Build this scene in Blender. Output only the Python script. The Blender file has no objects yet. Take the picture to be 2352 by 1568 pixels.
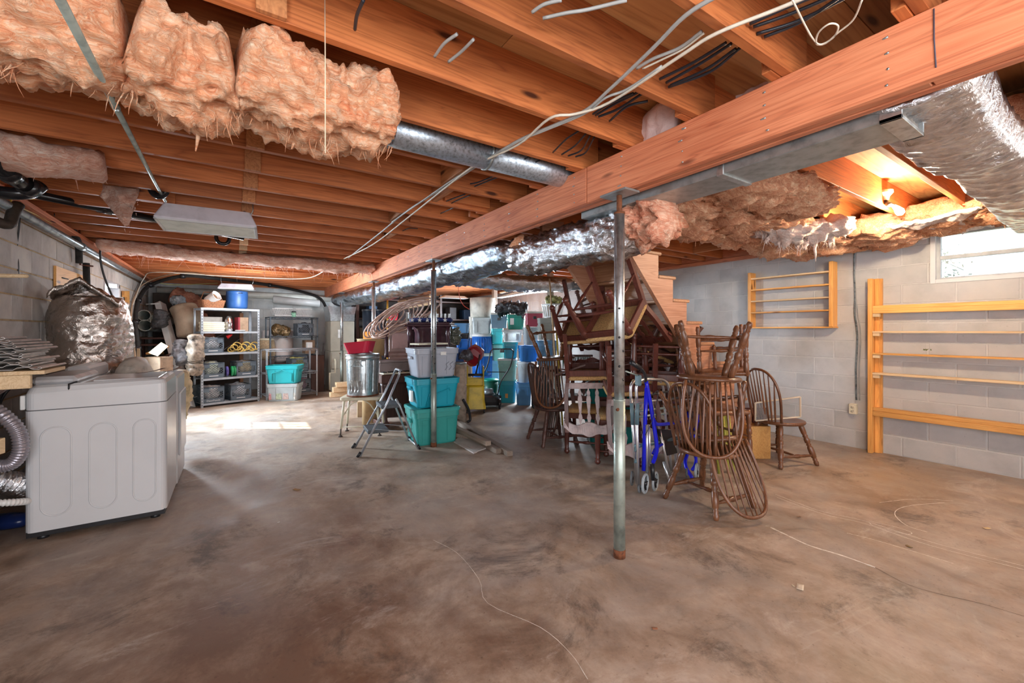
import bpy, bmesh, math, random
from mathutils import Vector as V, Matrix, noise, Euler
SC = bpy.context.scene; COL = SC.collection; R = math.radians; PI = math.pi
random.seed(7)
# ---------------- camera: level lens, horizon a little above the frame centre ----------------
F = 970.0; HX = 1176.0; HY = 759.0; EYE = 1.34
RT = V((.8348, -.5505, 0)); FW = V((.5505, .8348, 0)); UP = V((0, 0, 1)); EP = V((0, 0, EYE))
cam = bpy.data.cameras.new('camera'); co = bpy.data.objects.new('camera', cam); COL.objects.link(co)
co.location = EP; co.rotation_euler = (R(90), 0, math.atan2(-FW.x, FW.y))
cam.sensor_width = 36; cam.lens = F / 2352 * 36; cam.shift_y = (HY - 784) / 2352; cam.clip_start = .02
SC.camera = co
SC.view_settings.view_transform = 'Standard'; SC.view_settings.look = 'None'
SC.view_settings.gamma = 1; SC.view_settings.use_curve_mapping = False
SC.view_settings.exposure = 0.55
# ---------------- world, sun, lamps ----------------
w = bpy.data.worlds.new('sky'); SC.world = w; w.use_nodes = True
bg = w.node_tree.nodes['Background']; bg.inputs[0].default_value = (.86, .93, 1, 1); bg.inputs[1].default_value = 1.7
def lamp(name, typ, loc, e, col, rot=None, **k):
    l = bpy.data.lights.new(name, typ); l.energy = e; l.color = col
    for a, b in k.items(): setattr(l, a, b)
    o = bpy.data.objects.new(name, l); COL.objects.link(o); o.location = loc
    if rot: o.rotation_euler = rot
    return o
def aim(o, d): o.rotation_euler = V(d).to_track_quat('-Z', 'Y').to_euler()
aim(lamp('sun', 'SUN', (-6, 11, 4), 26, (1, .93, .82), angle=R(.6)), V((2.11, -1.41, -1.6)))
# daylight through the door glass on the left wall; the other area lamps are added fill
aim(lamp('door_daylight', 'AREA', (-1.72, 8.3, 1.6), 400, (.74, .87, 1), size=.9, size_y=.9, shape='RECTANGLE', spread=R(125)), V((1, -.75, -.45)))
aim(lamp('rear_fill', 'AREA', (1.0, -2.75, 1.45), 118, (.9, .95, 1), size=4.2, size_y=1.9, shape='RECTANGLE'), V((.1, 1, .1)))  # added fill lamp behind the camera; the wall there has no opening
aim(lamp('rear_left_fill', 'AREA', (-1.36, -.6, 1.5), 55, (.95, .97, 1), size=1.6, size_y=1.1, shape='RECTANGLE'), V((1, .55, -.05)))  # added fill from the rear left, no window in that wall
aim(lamp('rear_right_fill', 'AREA', (5.8, -1.2, 1.7), 26, (1, .95, .88), size=1.4, size_y=.7, shape='RECTANGLE'), V((-1, .4, 0)))  # added fill from the rear right, no window built here
aim(lamp('far_right_fill', 'AREA', (5.82, 8.0, 1.7), 215, (.8, .9, 1), size=1.6, size_y=.7, shape='RECTANGLE'), V((-1, -.1, -.2)))  # added fill to brighten the totes; the wall is closed here
BULB = V((4.60, 1.15, 2.34))
lamp('bulb_glow', 'POINT', BULB - V((0, 0, .05)), 58, (1, .78, .52), shadow_soft_size=.04)
lamp('near_point_fill', 'POINT', (1.2, -.6, 2.2), 26, (1, .95, .9), shadow_soft_size=.1)  # added point fill behind the camera, no fixture hangs here
lamp('far_point_fill', 'POINT', (.3, 8.6, 1.95), 48, (.9, .95, 1), shadow_soft_size=.25)  # added point fill to brighten the back of the room
# ---------------- projection helpers: a pixel of the 2352x1568 frame to a point of the room ----------------
def ray(u, v): return FW + RT * ((u - HX) / F) - UP * ((v - HY) / F)
def atd(u, v, d): return EP + ray(u, v) * d
def atz(u, v, z=0):
    r = ray(u, v); return EP + r * ((z - EYE) / r.z)
def atx(u, v, x):
    r = ray(u, v); return EP + r * (x / r.x)
def aty(u, v, y):
    r = ray(u, v); return EP + r * (y / r.y)
CAMZ = math.atan2(RT.y, RT.x)
def lerp(a, b, t): return a + (b - a) * t
# ---------------- mesh builder ----------------
def frame(d):
    d = d.normalized(); a = V((0, 0, 1)) if abs(d.z) < .9 else V((1, 0, 0))
    x = a.cross(d).normalized(); return x, d.cross(x).normalized()
class MB:
    def __init__(s): s.v = []; s.f = []; s.s = []
    def add(s, vs, fs, sm=False, m=None):
        n = len(s.v)
        s.v += [tuple(m @ V(p)) if m else tuple(p) for p in vs]
        s.f += [[i + n for i in f] for f in fs]; s.s += [sm] * len(fs); return s
    def box(s, c, sz, rz=0, b=0, m=None):
        hx, hy, hz = sz[0] / 2, sz[1] / 2, sz[2] / 2
        M = Matrix.Translation(c) @ Matrix.Rotation(rz, 4, 'Z') if m is None else Matrix.Translation(c) @ m
        if b <= 0:
            vs = [(x * hx, y * hy, z * hz) for x in (-1, 1) for y in (-1, 1) for z in (-1, 1)]
            return s.add(vs, [(0, 1, 3, 2), (4, 6, 7, 5), (0, 4, 5, 1), (2, 3, 7, 6), (0, 2, 6, 4), (1, 5, 7, 3)], False, M)
        b = min(b, hx * .9, hy * .9, hz * .9); vs = []; ix = {}
        for x in (-1, 1):
            for y in (-1, 1):
                for z in (-1, 1):
                    for k, p in enumerate(((x * hx, y * (hy - b), z * (hz - b)), (x * (hx - b), y * hy, z * (hz - b)), (x * (hx - b), y * (hy - b), z * hz))):
                        ix[(x, y, z, k)] = len(vs); vs.append(p)
        fs = []; S = ((-1, -1), (-1, 1), (1, 1), (1, -1))
        for q in (-1, 1):
            fs.append([ix[(q, a, c_, 0)] for a, c_ in S][::-q]); fs.append([ix[(a, q, c_, 1)] for a, c_ in S][::q]); fs.append([ix[(a, c_, q, 2)] for a, c_ in S][::-q])
        for a in (-1, 1):
            for c_ in (-1, 1):
                fs.append([ix[(-1, a, c_, 1)], ix[(1, a, c_, 1)], ix[(1, a, c_, 2)], ix[(-1, a, c_, 2)]][::(a * c_)])
                fs.append([ix[(a, -1, c_, 2)], ix[(a, 1, c_, 2)], ix[(a, 1, c_, 0)], ix[(a, -1, c_, 0)]][::(a * c_)])
                fs.append([ix[(a, c_, -1, 0)], ix[(a, c_, 1, 0)], ix[(a, c_, 1, 1)], ix[(a, c_, -1, 1)]][::(a * c_)])
        for x in (-1, 1):
            for y in (-1, 1):
                for z in (-1, 1): fs.append([ix[(x, y, z, k)] for k in range(3)][::(x * y * z)])
        return s.add(vs, fs, False, M)
    def b2(s, p, q, b=0):      # axis box from two corners
        p, q = V(p), V(q); return s.box((p + q) / 2, [abs(a) for a in (q - p)], 0, b)
    def bar(s, a, c, w, h, b=0, up=None):   # box from a to c
        a, c = V(a), V(c); d = c - a; L = d.length; d.normalize()
        u = V(up) if up else (UP if abs(d.z) < .95 else V((1, 0, 0)))
        y = u.cross(d).normalized(); z = d.cross(y)
        return s.box((a + c) / 2, (L, w, h), 0, b, Matrix((d, y, z)).transposed().to_4x4())
    def tube(s, P, r, seg=8, closed=False, caps=True, sm=True):
        P = [V(p) for p in P]; n = len(P); rs = r if isinstance(r, (list, tuple)) else [r] * n
        vs = []; fs = []; x = None
        for i, p in enumerate(P):
            t = (P[(i + 1) % n] - P[i - 1]) if closed else (P[min(i + 1, n - 1)] - P[max(i - 1, 0)])
            if t.length < 1e-9: t = V((0, 0, 1))
            t.normalize()
            if x is None: x, y = frame(t)
            else:
                x = x - t * x.dot(t)
                if x.length < 1e-6: x, y = frame(t)
                x.normalize()
            y = t.cross(x)
            for k in range(seg):
                a = 2 * PI * k / seg; vs.append(p + (x * math.cos(a) + y * math.sin(a)) * rs[i])
        for i in range(n if closed else n - 1):
            j = (i + 1) % n
            for k in range(seg):
                l = (k + 1) % seg; fs.append((i * seg + k, i * seg + l, j * seg + l, j * seg + k))
        if caps and not closed: fs += [list(range(seg))[::-1], [(n - 1) * seg + k for k in range(seg)]]
        return s.add(vs, fs, sm)
    def turned(s, a, c, prof, seg=9, k=1.0):
        a, c = V(a), V(c); return s.tube([a.lerp(c, t) for t, r in prof], [r * k for t, r in prof], seg)
    def loft(s, rings, cap0=True, cap1=True, sm=False):
        n = len(rings[0]); vs = [p for r in rings for p in r]; fs = []
        for i in range(len(rings) - 1):
            for k in range(n):
                l = (k + 1) % n; fs.append((i * n + k, i * n + l, (i + 1) * n + l, (i + 1) * n + k))
        if cap0: fs.append(list(range(n))[::-1])
        if cap1: fs.append([(len(rings) - 1) * n + k for k in range(n)])
        return s.add(vs, fs, sm)
    def prism(s, poly, ext):
        ext = V(ext); a = [V(p) for p in poly]; return s.loft([a, [p + ext for p in a]])
    def grid(s, fn, nu, nv, th=None, sm=True):
        vs = [V(fn(i / nu, j / nv)) for i in range(nu + 1) for j in range(nv + 1)]
        w_ = nv + 1; fs = [(i * w_ + j, (i + 1) * w_ + j, (i + 1) * w_ + j + 1, i * w_ + j + 1) for i in range(nu) for j in range(nv)]
        if th:
            th = V(th); N = len(vs); vs = vs + [p + th for p in vs]; fs = fs + [[i + N for i in f][::-1] for f in fs]
            B = [i * w_ for i in range(nu + 1)] + [nu * w_ + j for j in range(1, nv + 1)] + [i * w_ + nv for i in range(nu - 1, -1, -1)] + [j for j in range(nv - 1, 0, -1)]
            fs += [(B[k], B[k - 1], B[k - 1] + N, B[k] + N) for k in range(len(B))]
        return s.add(vs, fs, sm)
    def mesh(s, name, mat):
        me = bpy.data.meshes.new(name); me.from_pydata(s.v, [], s.f)
        me.polygons.foreach_set('use_smooth', s.s); me.materials.append(mat); me.update(); return me
    def build(s, name, mat, parent=None, world=False, label=None, kind=None):
        if world and parent is not None:
            W_ = parent.matrix_basis.copy(); q_ = parent.parent
            while q_ is not None: W_ = q_.matrix_basis @ W_; q_ = q_.parent
            m = W_.inverted(); s.v = [tuple(m @ V(p)) for p in s.v]
        o = bpy.data.objects.new(name, s.mesh(name, mat)); COL.objects.link(o)
        if parent is not None: o.parent = parent
        if label: o['label'] = label
        if kind: o['kind'] = kind
        return o
def rr(hx, hy, z, r=.02, n=3, cx=0, cy=0):
    r = min(r, hx * .98, hy * .98); P = []
    for q, (sx, sy) in enumerate(((1, 1), (-1, 1), (-1, -1), (1, -1))):
        for k in range(n + 1):
            a = PI / 2 * (q + k / n); P.append(V((cx + sx * (hx - r) + r * math.cos(a), cy + sy * (hy - r) + r * math.sin(a), z)))
    return P
def fbm(p, o=3):
    v = 0; a = 1
    for i in range(o): v += a * noise.noise(p); p = p * 2.03 + V((3.1, 1.7, 5.3)); a *= .5
    return v
def text(txt, loc, size, mat, parent, m3, name='lettering', world=False):
    cu_ = bpy.data.curves.new(name, 'FONT'); cu_.body = txt; cu_.size = size; cu_.extrude = .0008; cu_.align_x = 'CENTER'
    o = bpy.data.objects.new(name, cu_); COL.objects.link(o); bpy.context.view_layer.update()
    me = bpy.data.meshes.new_from_object(o); bpy.data.objects.remove(o); me.materials.clear(); me.materials.append(mat); me.name = name
    q = bpy.data.objects.new(name, me); COL.objects.link(q); q.parent = parent; q.matrix_basis = Matrix.Translation(V(loc)) @ m3.to_4x4(); return q
FRONT = Matrix.Rotation(R(90), 3, 'X')
def tagp(o, label=None, cat=None, group=None, kind=None):
    if label: o['label'] = label
    if cat: o['category'] = cat
    if group: o['group'] = group
    if kind: o['kind'] = kind
    return o
def thing(name, label, cat, loc=(0, 0, 0), rz=0, group=None, rot=None):
    o = bpy.data.objects.new(name, None); COL.objects.link(o); o.empty_display_size = .1
    o.location = loc; o.rotation_euler = rot if rot else (0, 0, rz)
    o.matrix_basis = Matrix.LocRotScale(V(loc), Euler(o.rotation_euler), None)
    return tagp(o, label, cat, group)
def kids(o): return [c for c in COL.objects if c.parent == o]
def copytree(o, parent=None):
    c = o.copy(); COL.objects.link(c); c.parent = parent
    for ch in list(o.children): copytree(ch, c)
    return c
# lumpy tube: rings along a path with elliptical section, noise pushes the skin in and out
def lump(mb, P, ry, rz, m=24, amp=.03, fr=6, seed=0, up=UP, flat=0, ridge=0, ends=.35, fr2=None, oc=3):
    P = [V(p) for p in P]; n = len(P); vs = []; fs = []; off = V((seed * 7.3, seed * 3.1, seed * 1.7))
    for i, p in enumerate(P):
        t = (P[min(i + 1, n - 1)] - P[max(i - 1, 0)]).normalized(); y = up.cross(t).normalized(); z = t.cross(y)
        e = min(i, n - 1 - i) / max(1, n * .09); sc = 1 if e >= 1 else ends + (1 - ends) * math.sqrt(max(0, 1 - (1 - e) ** 2))
        a_ = (ry[i] if isinstance(ry, list) else ry) * sc; b_ = (rz[i] if isinstance(rz, list) else rz) * sc
        for k in range(m):
            a = 2 * PI * k / m; cy_, cz_ = math.cos(a), math.sin(a)
            if flat: cy_ = math.copysign(abs(cy_) ** flat, cy_); cz_ = math.copysign(abs(cz_) ** flat, cz_)
            d = y * cy_ * a_ + z * cz_ * b_; q = p + d; nn = d.normalized() if d.length > 1e-6 else z
            h = fbm(q * fr + off, oc) * amp
            if ridge and oc > 3: h += (1 - abs(noise.noise(V((q.x * 9, q.y * 30, q.z * 30)) + off)) * 4) * ridge * .8 + abs(noise.noise(V((q.x * 45, q.y * 18, q.z * 50)))) * ridge * .9
            if ridge: h += (1 - abs(noise.noise(q * (fr2 or fr * 1.7) + off * 2)) * 3) * ridge
            vs.append(q + nn * h)
    for i in range(n - 1):
        for k in range(m):
            l = (k + 1) % m; fs.append((i * m + k, i * m + l, (i + 1) * m + l, (i + 1) * m + k))
    fs += [list(range(m))[::-1], [(n - 1) * m + k for k in range(m)]]
    return mb.add(vs, fs, True)
def path(P, n=24):      # smooth path through control points
    P = [V(p) for p in P]; 
    if len(P) == 2: return [P[0].lerp(P[1], i / n) for i in range(n + 1)]
    Q = [P[0] * 2 - P[1]] + P + [P[-1] * 2 - P[-2]]; out = []; k = max(2, n // (len(P) - 1))
    for i in range(1, len(Q) - 2):
        a, b, c, d = Q[i - 1:i + 3]
        for j in range(k):
            t = j / k; out.append(.5 * (2 * b + (c - a) * t + (2 * a - 5 * b + 4 * c - d) * t * t + (3 * b - a - 3 * c + d) * t ** 3))
    return out + [P[-1]]
def circ(c, r, n=24, ax=UP, a0=0, a1=2 * PI, end=False):
    x, y = frame(V(ax)); return [V(c) + x * r * math.cos(a0 + (a1 - a0) * i / n) + y * r * math.sin(a0 + (a1 - a0) * i / n) for i in range(n + (1 if end else 0))]
# ---------------- materials ----------------
def newmat(name):
    m = bpy.data.materials.new(name); m.use_nodes = True; nt = m.node_tree; return m, nt, nt.nodes['Principled BSDF'], nt.nodes, nt.links
def ramp(N, L, src, stops):
    r = N.new('ShaderNodeValToRGB'); e = r.color_ramp.elements
    while len(e) < len(stops): e.new(.5)
    for i, (p, c) in enumerate(stops): e[i].position = p; e[i].color = (*c, 1)
    L.new(src, r.inputs[0]); return r.outputs[0]
def coords(N, L, sc=(1, 1, 1), rnd=False, kind='Object'):
    tc = N.new('ShaderNodeTexCoord'); mp = N.new('ShaderNodeMapping'); mp.inputs['Scale'].default_value = sc
    if rnd:
        oi = N.new('ShaderNodeObjectInfo'); mu = N.new('ShaderNodeVectorMath'); mu.operation = 'SCALE'; mu.inputs[0].default_value = (17, 31, 23)
        L.new(oi.outputs['Random'], mu.inputs['Scale']); ad = N.new('ShaderNodeVectorMath'); L.new(tc.outputs[kind], ad.inputs[0]); L.new(mu.outputs[0], ad.inputs[1])
        L.new(ad.outputs[0], mp.inputs[0])
    else: L.new(tc.outputs[kind], mp.inputs[0])
    return mp.outputs[0]
def tex(N, L, vec, scale, detail=4, rough=.55, dist=0, typ='ShaderNodeTexNoise'):
    t = N.new(typ); L.new(vec, t.inputs['Vector']); t.inputs['Scale'].default_value = scale
    if typ == 'ShaderNodeTexNoise': t.inputs['Detail'].default_value = detail; t.inputs['Roughness'].default_value = rough; t.inputs['Distortion'].default_value = dist
    return t.outputs[0]
def bump(N, L, bs, h, s=.3, d=.01):
    b = N.new('ShaderNodeBump'); b.inputs['Strength'].default_value = s; b.inputs['Distance'].default_value = d; L.new(h, b.inputs['Height']); L.new(b.outputs[0], bs.inputs['Normal']); return b
def mix(N, L, f, a, b, typ='MIX'):
    m = N.new('ShaderNodeMix'); m.data_type = 'RGBA'; m.blend_type = typ
    for s_, x in ((0, f), (6, a), (7, b)):
        if hasattr(x, 'is_linked') or hasattr(x, 'links'): L.new(x, m.inputs[s_])
        else: m.inputs[s_].default_value = x if s_ == 0 else (*x, 1)
    return m.outputs[2]
_c = {}
def M(name, col, rough=.5, metal=0, var=.12, sc=8, bmp=.0, bsc=60, spec=.5, trans=0, alpha=1, emit=None, rnd=.0):
    if name in _c: return _c[name]
    m, nt, bs, N, L = newmat(name); v = coords(N, L)
    c2 = tuple(max(0, x * (1 - var * 2)) for x in col); c3 = tuple(min(1, x * (1 + var)) for x in col)
    out = ramp(N, L, tex(N, L, v, sc, 5, .6), [(.28, c2), (.5, col), (.75, c3)])
    if rnd:
        oi = N.new('ShaderNodeObjectInfo'); h = N.new('ShaderNodeHueSaturation'); mr = N.new('ShaderNodeMapRange'); mr.inputs[3].default_value = 1 - rnd; mr.inputs[4].default_value = 1 + rnd
        L.new(oi.outputs['Random'], mr.inputs[0]); L.new(mr.outputs[0], h.inputs['Value']); L.new(out, h.inputs['Color']); out = h.outputs[0]
    L.new(out, bs.inputs['Base Color'])
    bs.inputs['Roughness'].default_value = rough; bs.inputs['Metallic'].default_value = metal
    bs.inputs['Specular IOR Level'].default_value = spec; bs.inputs['Transmission Weight'].default_value = trans; bs.inputs['Alpha'].default_value = alpha
    if bmp: bump(N, L, bs, tex(N, L, v, bsc, 4), bmp, .01)
    if emit: bs.inputs['Emission Color'].default_value = (*emit[0], 1); bs.inputs['Emission Strength'].default_value = emit[1]
    _c[name] = m; return m
def wood(name, axis, dark, mid, light, rough=.6, sc=1.0, knots=True, bmp=.15):
    if name in _c: return _c[name]
    m, nt, bs, N, L = newmat(name)
    s = [13 * sc] * 3; s[axis] = .7 * sc; v = coords(N, L, s, True)
    n1 = tex(N, L, v, 1.0, 3, .5, .8); w_ = N.new('ShaderNodeMath'); w_.operation = 'MULTIPLY'; w_.inputs[1].default_value = 9; L.new(n1, w_.inputs[0])
    fr = N.new('ShaderNodeMath'); fr.operation = 'PINGPONG'; fr.inputs[1].default_value = .5; L.new(w_.outputs[0], fr.inputs[0])
    g = ramp(N, L, fr.outputs[0], [(0, dark), (.16, mid), (.5, light)])
    s2 = [60 * sc] * 3; s2[axis] = 2 * sc; fine = tex(N, L, coords(N, L, s2, True), 1.5, 3, .6)
    out = mix(N, L, .35, g, ramp(N, L, fine, [(.3, dark), (.65, light)]))
    big = tex(N, L, coords(N, L, (1, 1, 1), True), 1.3, 3); out = mix(N, L, .35, out, ramp(N, L, big, [(.3, tuple(x * .75 for x in mid)), (.7, tuple(min(1, x * 1.2) for x in light))]))
    if knots:
        s3 = [5.5] * 3; s3[axis] = 1.5; vo = N.new('ShaderNodeTexVoronoi'); vo.inputs['Scale'].default_value = 1.0; vo.inputs['Randomness'].default_value = 1; L.new(coords(N, L, s3, True), vo.inputs['Vector'])
        k = ramp(N, L, vo.outputs['Distance'], [(.05, (1, 1, 1)), (.11, (0, 0, 0))]); out = mix(N, L, k, out, tuple(x * .35 for x in dark))
    oi = N.new('ShaderNodeObjectInfo'); h = N.new('ShaderNodeHueSaturation'); mr = N.new('ShaderNodeMapRange'); mr.inputs[3].default_value = .8; mr.inputs[4].default_value = 1.2
    L.new(oi.outputs['Random'], mr.inputs[0]); L.new(mr.outputs[0], h.inputs['Value']); L.new(out, h.inputs['Color'])
    L.new(h.outputs[0], bs.inputs['Base Color']); bs.inputs['Roughness'].default_value = rough
    bump(N, L, bs, fr.outputs[0], bmp, .002); _c[name] = m; return m
W_X = wood('joist_pine', 0, (.2, .045, .012), (.42, .115, .03), (.6, .2, .06), .6)
W_Y = wood('beam_pine', 1, (.32, .07, .03), (.58, .165, .07), (.72, .28, .14), .6)
W_YD = wood('blocking_pine', 1, (.2, .06, .02), (.42, .15, .05), (.6, .26, .1), .65)
W_SH = wood('shelf_pine', 1, (.5, .2, .05), (.72, .33, .08), (.85, .47, .15), .5)
W_SZ = wood('shelf_pine_upright', 2, (.5, .2, .05), (.68, .3, .07), (.82, .42, .12), .5)
W_PALE = wood('pale_lumber', 1, (.5, .3, .14), (.72, .5, .28), (.85, .66, .42), .6)
W_ST = wood('stair_wood', 0, (.24, .08, .035), (.38, .15, .07), (.52, .27, .17), .5, knots=False)
W_STY = wood('stair_riser_wood', 1, (.22, .08, .035), (.36, .16, .075), (.5, .27, .15), .5, knots=False)
W_LUM = wood('weathered_lumber', 1, (.14, .1, .08), (.24, .18, .14), (.36, .28, .22), .7, knots=False)
MAHO = wood('mahogany', 2, (.035, .009, .007), (.075, .019, .014), (.13, .038, .026), .28, 1.6, False, .04)
WIND = wood('windsor_brown', 2, (.05, .016, .007), (.115, .042, .018), (.2, .08, .035), .3, 1.6, False, .04)
DARKW = wood('old_dark_wood', 2, (.03, .012, .01), (.07, .03, .025), (.13, .06, .045), .4, 1.4, False, .04)
GREYED = M('pale_grey_finish', (.42, .34, .34), .45, 0, .2, 20)  # paler, greyer tone for the slats and rails of two chairs
RUSH = M('woven_rush', (.55, .33, .13), .8, 0, .3, 90, .9, 160)
GALV = M('galvanised', (.55, .6, .62), .32, .9, .18, 30, .05, 40)
DUCT = M('duct_steel', (.42, .47, .48), .42, .85, .2, 14, .05, 30)
SPANG = M('spangled_steel', (.5, .58, .66), .38, .8, .3, 55, .15, 50)
RUST = M('rusty_steel', (.2, .07, .03), .8, .3, .4, 30, .3, 80)
ALU = M('aluminium', (.75, .76, .78), .3, .9, .05)
CHROME = M('chrome', (.8, .8, .82), .12, 1, .03)
PGAL = M('post_paint', (.36, .42, .38), .4, .55, .25, 9, .1, 60)
BLACK = M('black_plastic', (.015, .015, .018), .35, 0, .3, 10)
RUBBER = M('grey_rubber', (.35, .38, .4), .6)
WHITEP = M('white_enamel', (.61, .62, .64), .22, 0, .02, 3)
WHITEM = M('white_plastic', (.72, .73, .72), .4, 0, .05)
CREAM = M('cream_plastic', (.72, .66, .5), .4, 0, .06)
BLUE = M('blue_enamel', (.01, .015, .62), .2, 0, .1)
def foilmat(name, col, sc=24, s=.6):
    m, nt, bs, N, L = newmat(name); v = coords(N, L); n = tex(N, L, v, sc, 5, .6, 1.5)
    L.new(ramp(N, L, n, [(.3, tuple(x * .8 for x in col)), (.7, col)]), bs.inputs['Base Color']); bs.inputs['Metallic'].default_value = 1; bs.inputs['Roughness'].default_value = .26
    bump(N, L, bs, n, s, .02); return m
FOIL = foilmat('foil_wrap', (.82, .84, .88)); FOILB = foilmat('foil_bronze', (.62, .55, .5), 14)
def fluff(name, a, b, c):
    m, nt, bs, N, L = newmat(name); v = coords(N, L); n = tex(N, L, v, 9, 8, .68, 1.2); n2 = tex(N, L, coords(N, L, (3, 14, 14)), 3, 6, .7, 2)
    o = mix(N, L, .5, ramp(N, L, n, [(.3, a), (.5, b), (.66, c)]), ramp(N, L, n2, [(.35, a), (.5, b), (.62, c)]))
    L.new(o, bs.inputs['Base Color']); bs.inputs['Roughness'].default_value = .95; bs.inputs['Specular IOR Level'].default_value = .1
    bump(N, L, bs, n2, .7, .03); return m
PINK = fluff('pink_fibreglass', (.7, .2, .09), (.93, .47, .26), (.98, .78, .58))
PINKB = fluff('brown_pink_fibreglass', (.4, .15, .09), (.7, .34, .2), (.93, .7, .47))
SALM = fluff('salmon_fibreglass', (.5, .2, .14), (.8, .45, .33), (.96, .84, .74))
def blockmat(name, a, b, c, specks, rnd=.05, bs_=.5):
    m, nt, bs, N, L = newmat(name); v = coords(N, L, (1, 1, 1), True)
    o = ramp(N, L, tex(N, L, v, 3, 5, .6), [(.3, a), (.5, b), (.7, c)])
    k = ramp(N, L, tex(N, L, v, 38, 3, .6), [(.24, specks), (.31, (1, 1, 1))]); o = mix(N, L, .7, o, k, 'MULTIPLY')
    oi = N.new('ShaderNodeObjectInfo'); h = N.new('ShaderNodeHueSaturation'); mr = N.new('ShaderNodeMapRange'); mr.inputs[3].default_value = 1 - rnd; mr.inputs[4].default_value = 1 + rnd
    L.new(oi.outputs['Random'], mr.inputs[0]); L.new(mr.outputs[0], h.inputs['Value']); L.new(o, h.inputs['Color']); L.new(h.outputs[0], bs.inputs['Base Color'])
    bs.inputs['Roughness'].default_value = .85; bump(N, L, bs, tex(N, L, v, 55, 6, .7), bs_, .006); return m
BLK_R = blockmat('painted_block', (.4, .39, .39), (.47, .46, .46), (.52, .5, .49), (.6, .58, .55), .035, .25)
BLK_L = blockmat('bare_block', (.38, .35, .32), (.52, .49, .46), (.62, .58, .52), (.3, .22, .16), .12, .5)
BLK_B = blockmat('whitewashed_block', (.42, .45, .46), (.56, .58, .58), (.66, .67, .65), (.5, .5, .5), .06, .4)
MORT_R = M('painted_mortar', (.52, .51, .5), .85, 0, .06, 12, .3, 70)
MORT_L = M('sandy_mortar', (.5, .36, .2), .9, 0, .2, 12, .4, 70)
MORT_B = M('pale_mortar', (.6, .6, .58), .9, 0, .1, 12, .3, 70)
def floormat():
    m, nt, bs, N, L = newmat('worn_concrete'); v = coords(N, L)
    mid = tex(N, L, v, 2.3, 10, .72, .3); cloud = tex(N, L, v, .8, 6, .6, .6)
    st = tex(N, L, coords(N, L, (1.7, 1.1, 1)), 2.2, 10, .74, .5)
    base = ramp(N, L, mid, [(.34, (.17, .13, .105)), (.45, (.31, .235, .18)), (.55, (.44, .35, .28)), (.66, (.56, .48, .41))])
    tan = ramp(N, L, st, [(.36, (.2, .125, .08)), (.48, (.38, .26, .18)), (.58, (.52, .41, .32)), (.68, (.6, .52, .44))])
    o = mix(N, L, .36, base, tan); grey = ramp(N, L, tex(N, L, v, 1.1, 8, .7, .5), [(.45, (0, 0, 0)), (.65, (.55, .55, .55))]); o = mix(N, L, grey, o, (.36, .34, .33))
    # iron-brown staining of the slab towards the washing machine and the front left corner
    def blob(cx, cy, rx, ry, lo, hi):
        mp = N.new('ShaderNodeMapping'); mp.inputs['Location'].default_value = (-cx / rx, -cy / ry, 0); mp.inputs['Scale'].default_value = (1 / rx, 1 / ry, 0); L.new(v, mp.inputs[0])
        le = N.new('ShaderNodeVectorMath'); le.operation = 'LENGTH'; L.new(mp.outputs[0], le.inputs[0])
        ad = N.new('ShaderNodeMath'); ad.operation = 'MULTIPLY_ADD'; ad.inputs[1].default_value = 1.1; L.new(mid, ad.inputs[0]); L.new(le.outputs['Value'], ad.inputs[2])
        return ramp(N, L, ad.outputs[0], [(lo, (1, 1, 1)), (hi, (0, 0, 0))])
    def stain(o, cx, cy, rx, ry, k, col, lo=.55, hi=1.0):
        b1 = blob(cx, cy, rx, ry, lo, hi); s1 = N.new('ShaderNodeMath'); s1.operation = 'MULTIPLY'; s1.inputs[1].default_value = k; L.new(b1, s1.inputs[0]); return mix(N, L, s1.outputs[0], o, col)
    o = stain(o, 0, 1.9, 2.7, 2.9, .88, (.16, .082, .046), .6, 1.1)
    o = stain(o, .25, 3.1, 1.7, 1.2, .4, (.22, .11, .06))
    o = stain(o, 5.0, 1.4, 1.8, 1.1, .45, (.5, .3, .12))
    o = stain(o, .6, 1.5, .22, .5, .5, (.07, .065, .07), .6, .95); o = stain(o, 1.7, 2.3, .5, .4, .3, (.14, .12, .11), .5, 1.0)
    dk = ramp(N, L, tex(N, L, v, 1.7, 12, .78, .4), [(.36, (.3, .3, .32)), (.46, (1, 1, 1))]); o = mix(N, L, .75, o, dk, 'MULTIPLY')
    sp = ramp(N, L, tex(N, L, v, 42, 4, .6), [(.28, (.5, .45, .42)), (.38, (1, 1, 1))]); o = mix(N, L, .6, o, sp, 'MULTIPLY')
    wt = ramp(N, L, tex(N, L, coords(N, L, (1, 2.2, 1)), 1.3, 12, .78, .8), [(.56, (0, 0, 0)), (.7, (.6, .6, .6))]); o = mix(N, L, wt, o, (.66, .61, .56))
    o = mix(N, L, 1.0, o, (.9, .87, .85), 'MULTIPLY'); L.new(o, bs.inputs['Base Color']); L.new(ramp(N, L, mid, [(.35, (.38, .38, .38)), (.65, (.68, .68, .68))]), bs.inputs['Roughness'])
    bump(N, L, bs, mid, .2, .01); return m
FLOORM = floormat()
# =============== the room shell ===============
XL, XR, YB, YF = -1.46, 5.95, 11.3, -3.0; ZT = 2.33; ZJ0, ZJ1 = 2.383, 2.618
def struct(o): o['kind'] = 'structure'; return o
fl = struct(MB().b2((XL - .2, YF - .2, -.12), (XR + .2, YB + .2, 0)).build('floor', FLOORM))
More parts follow.
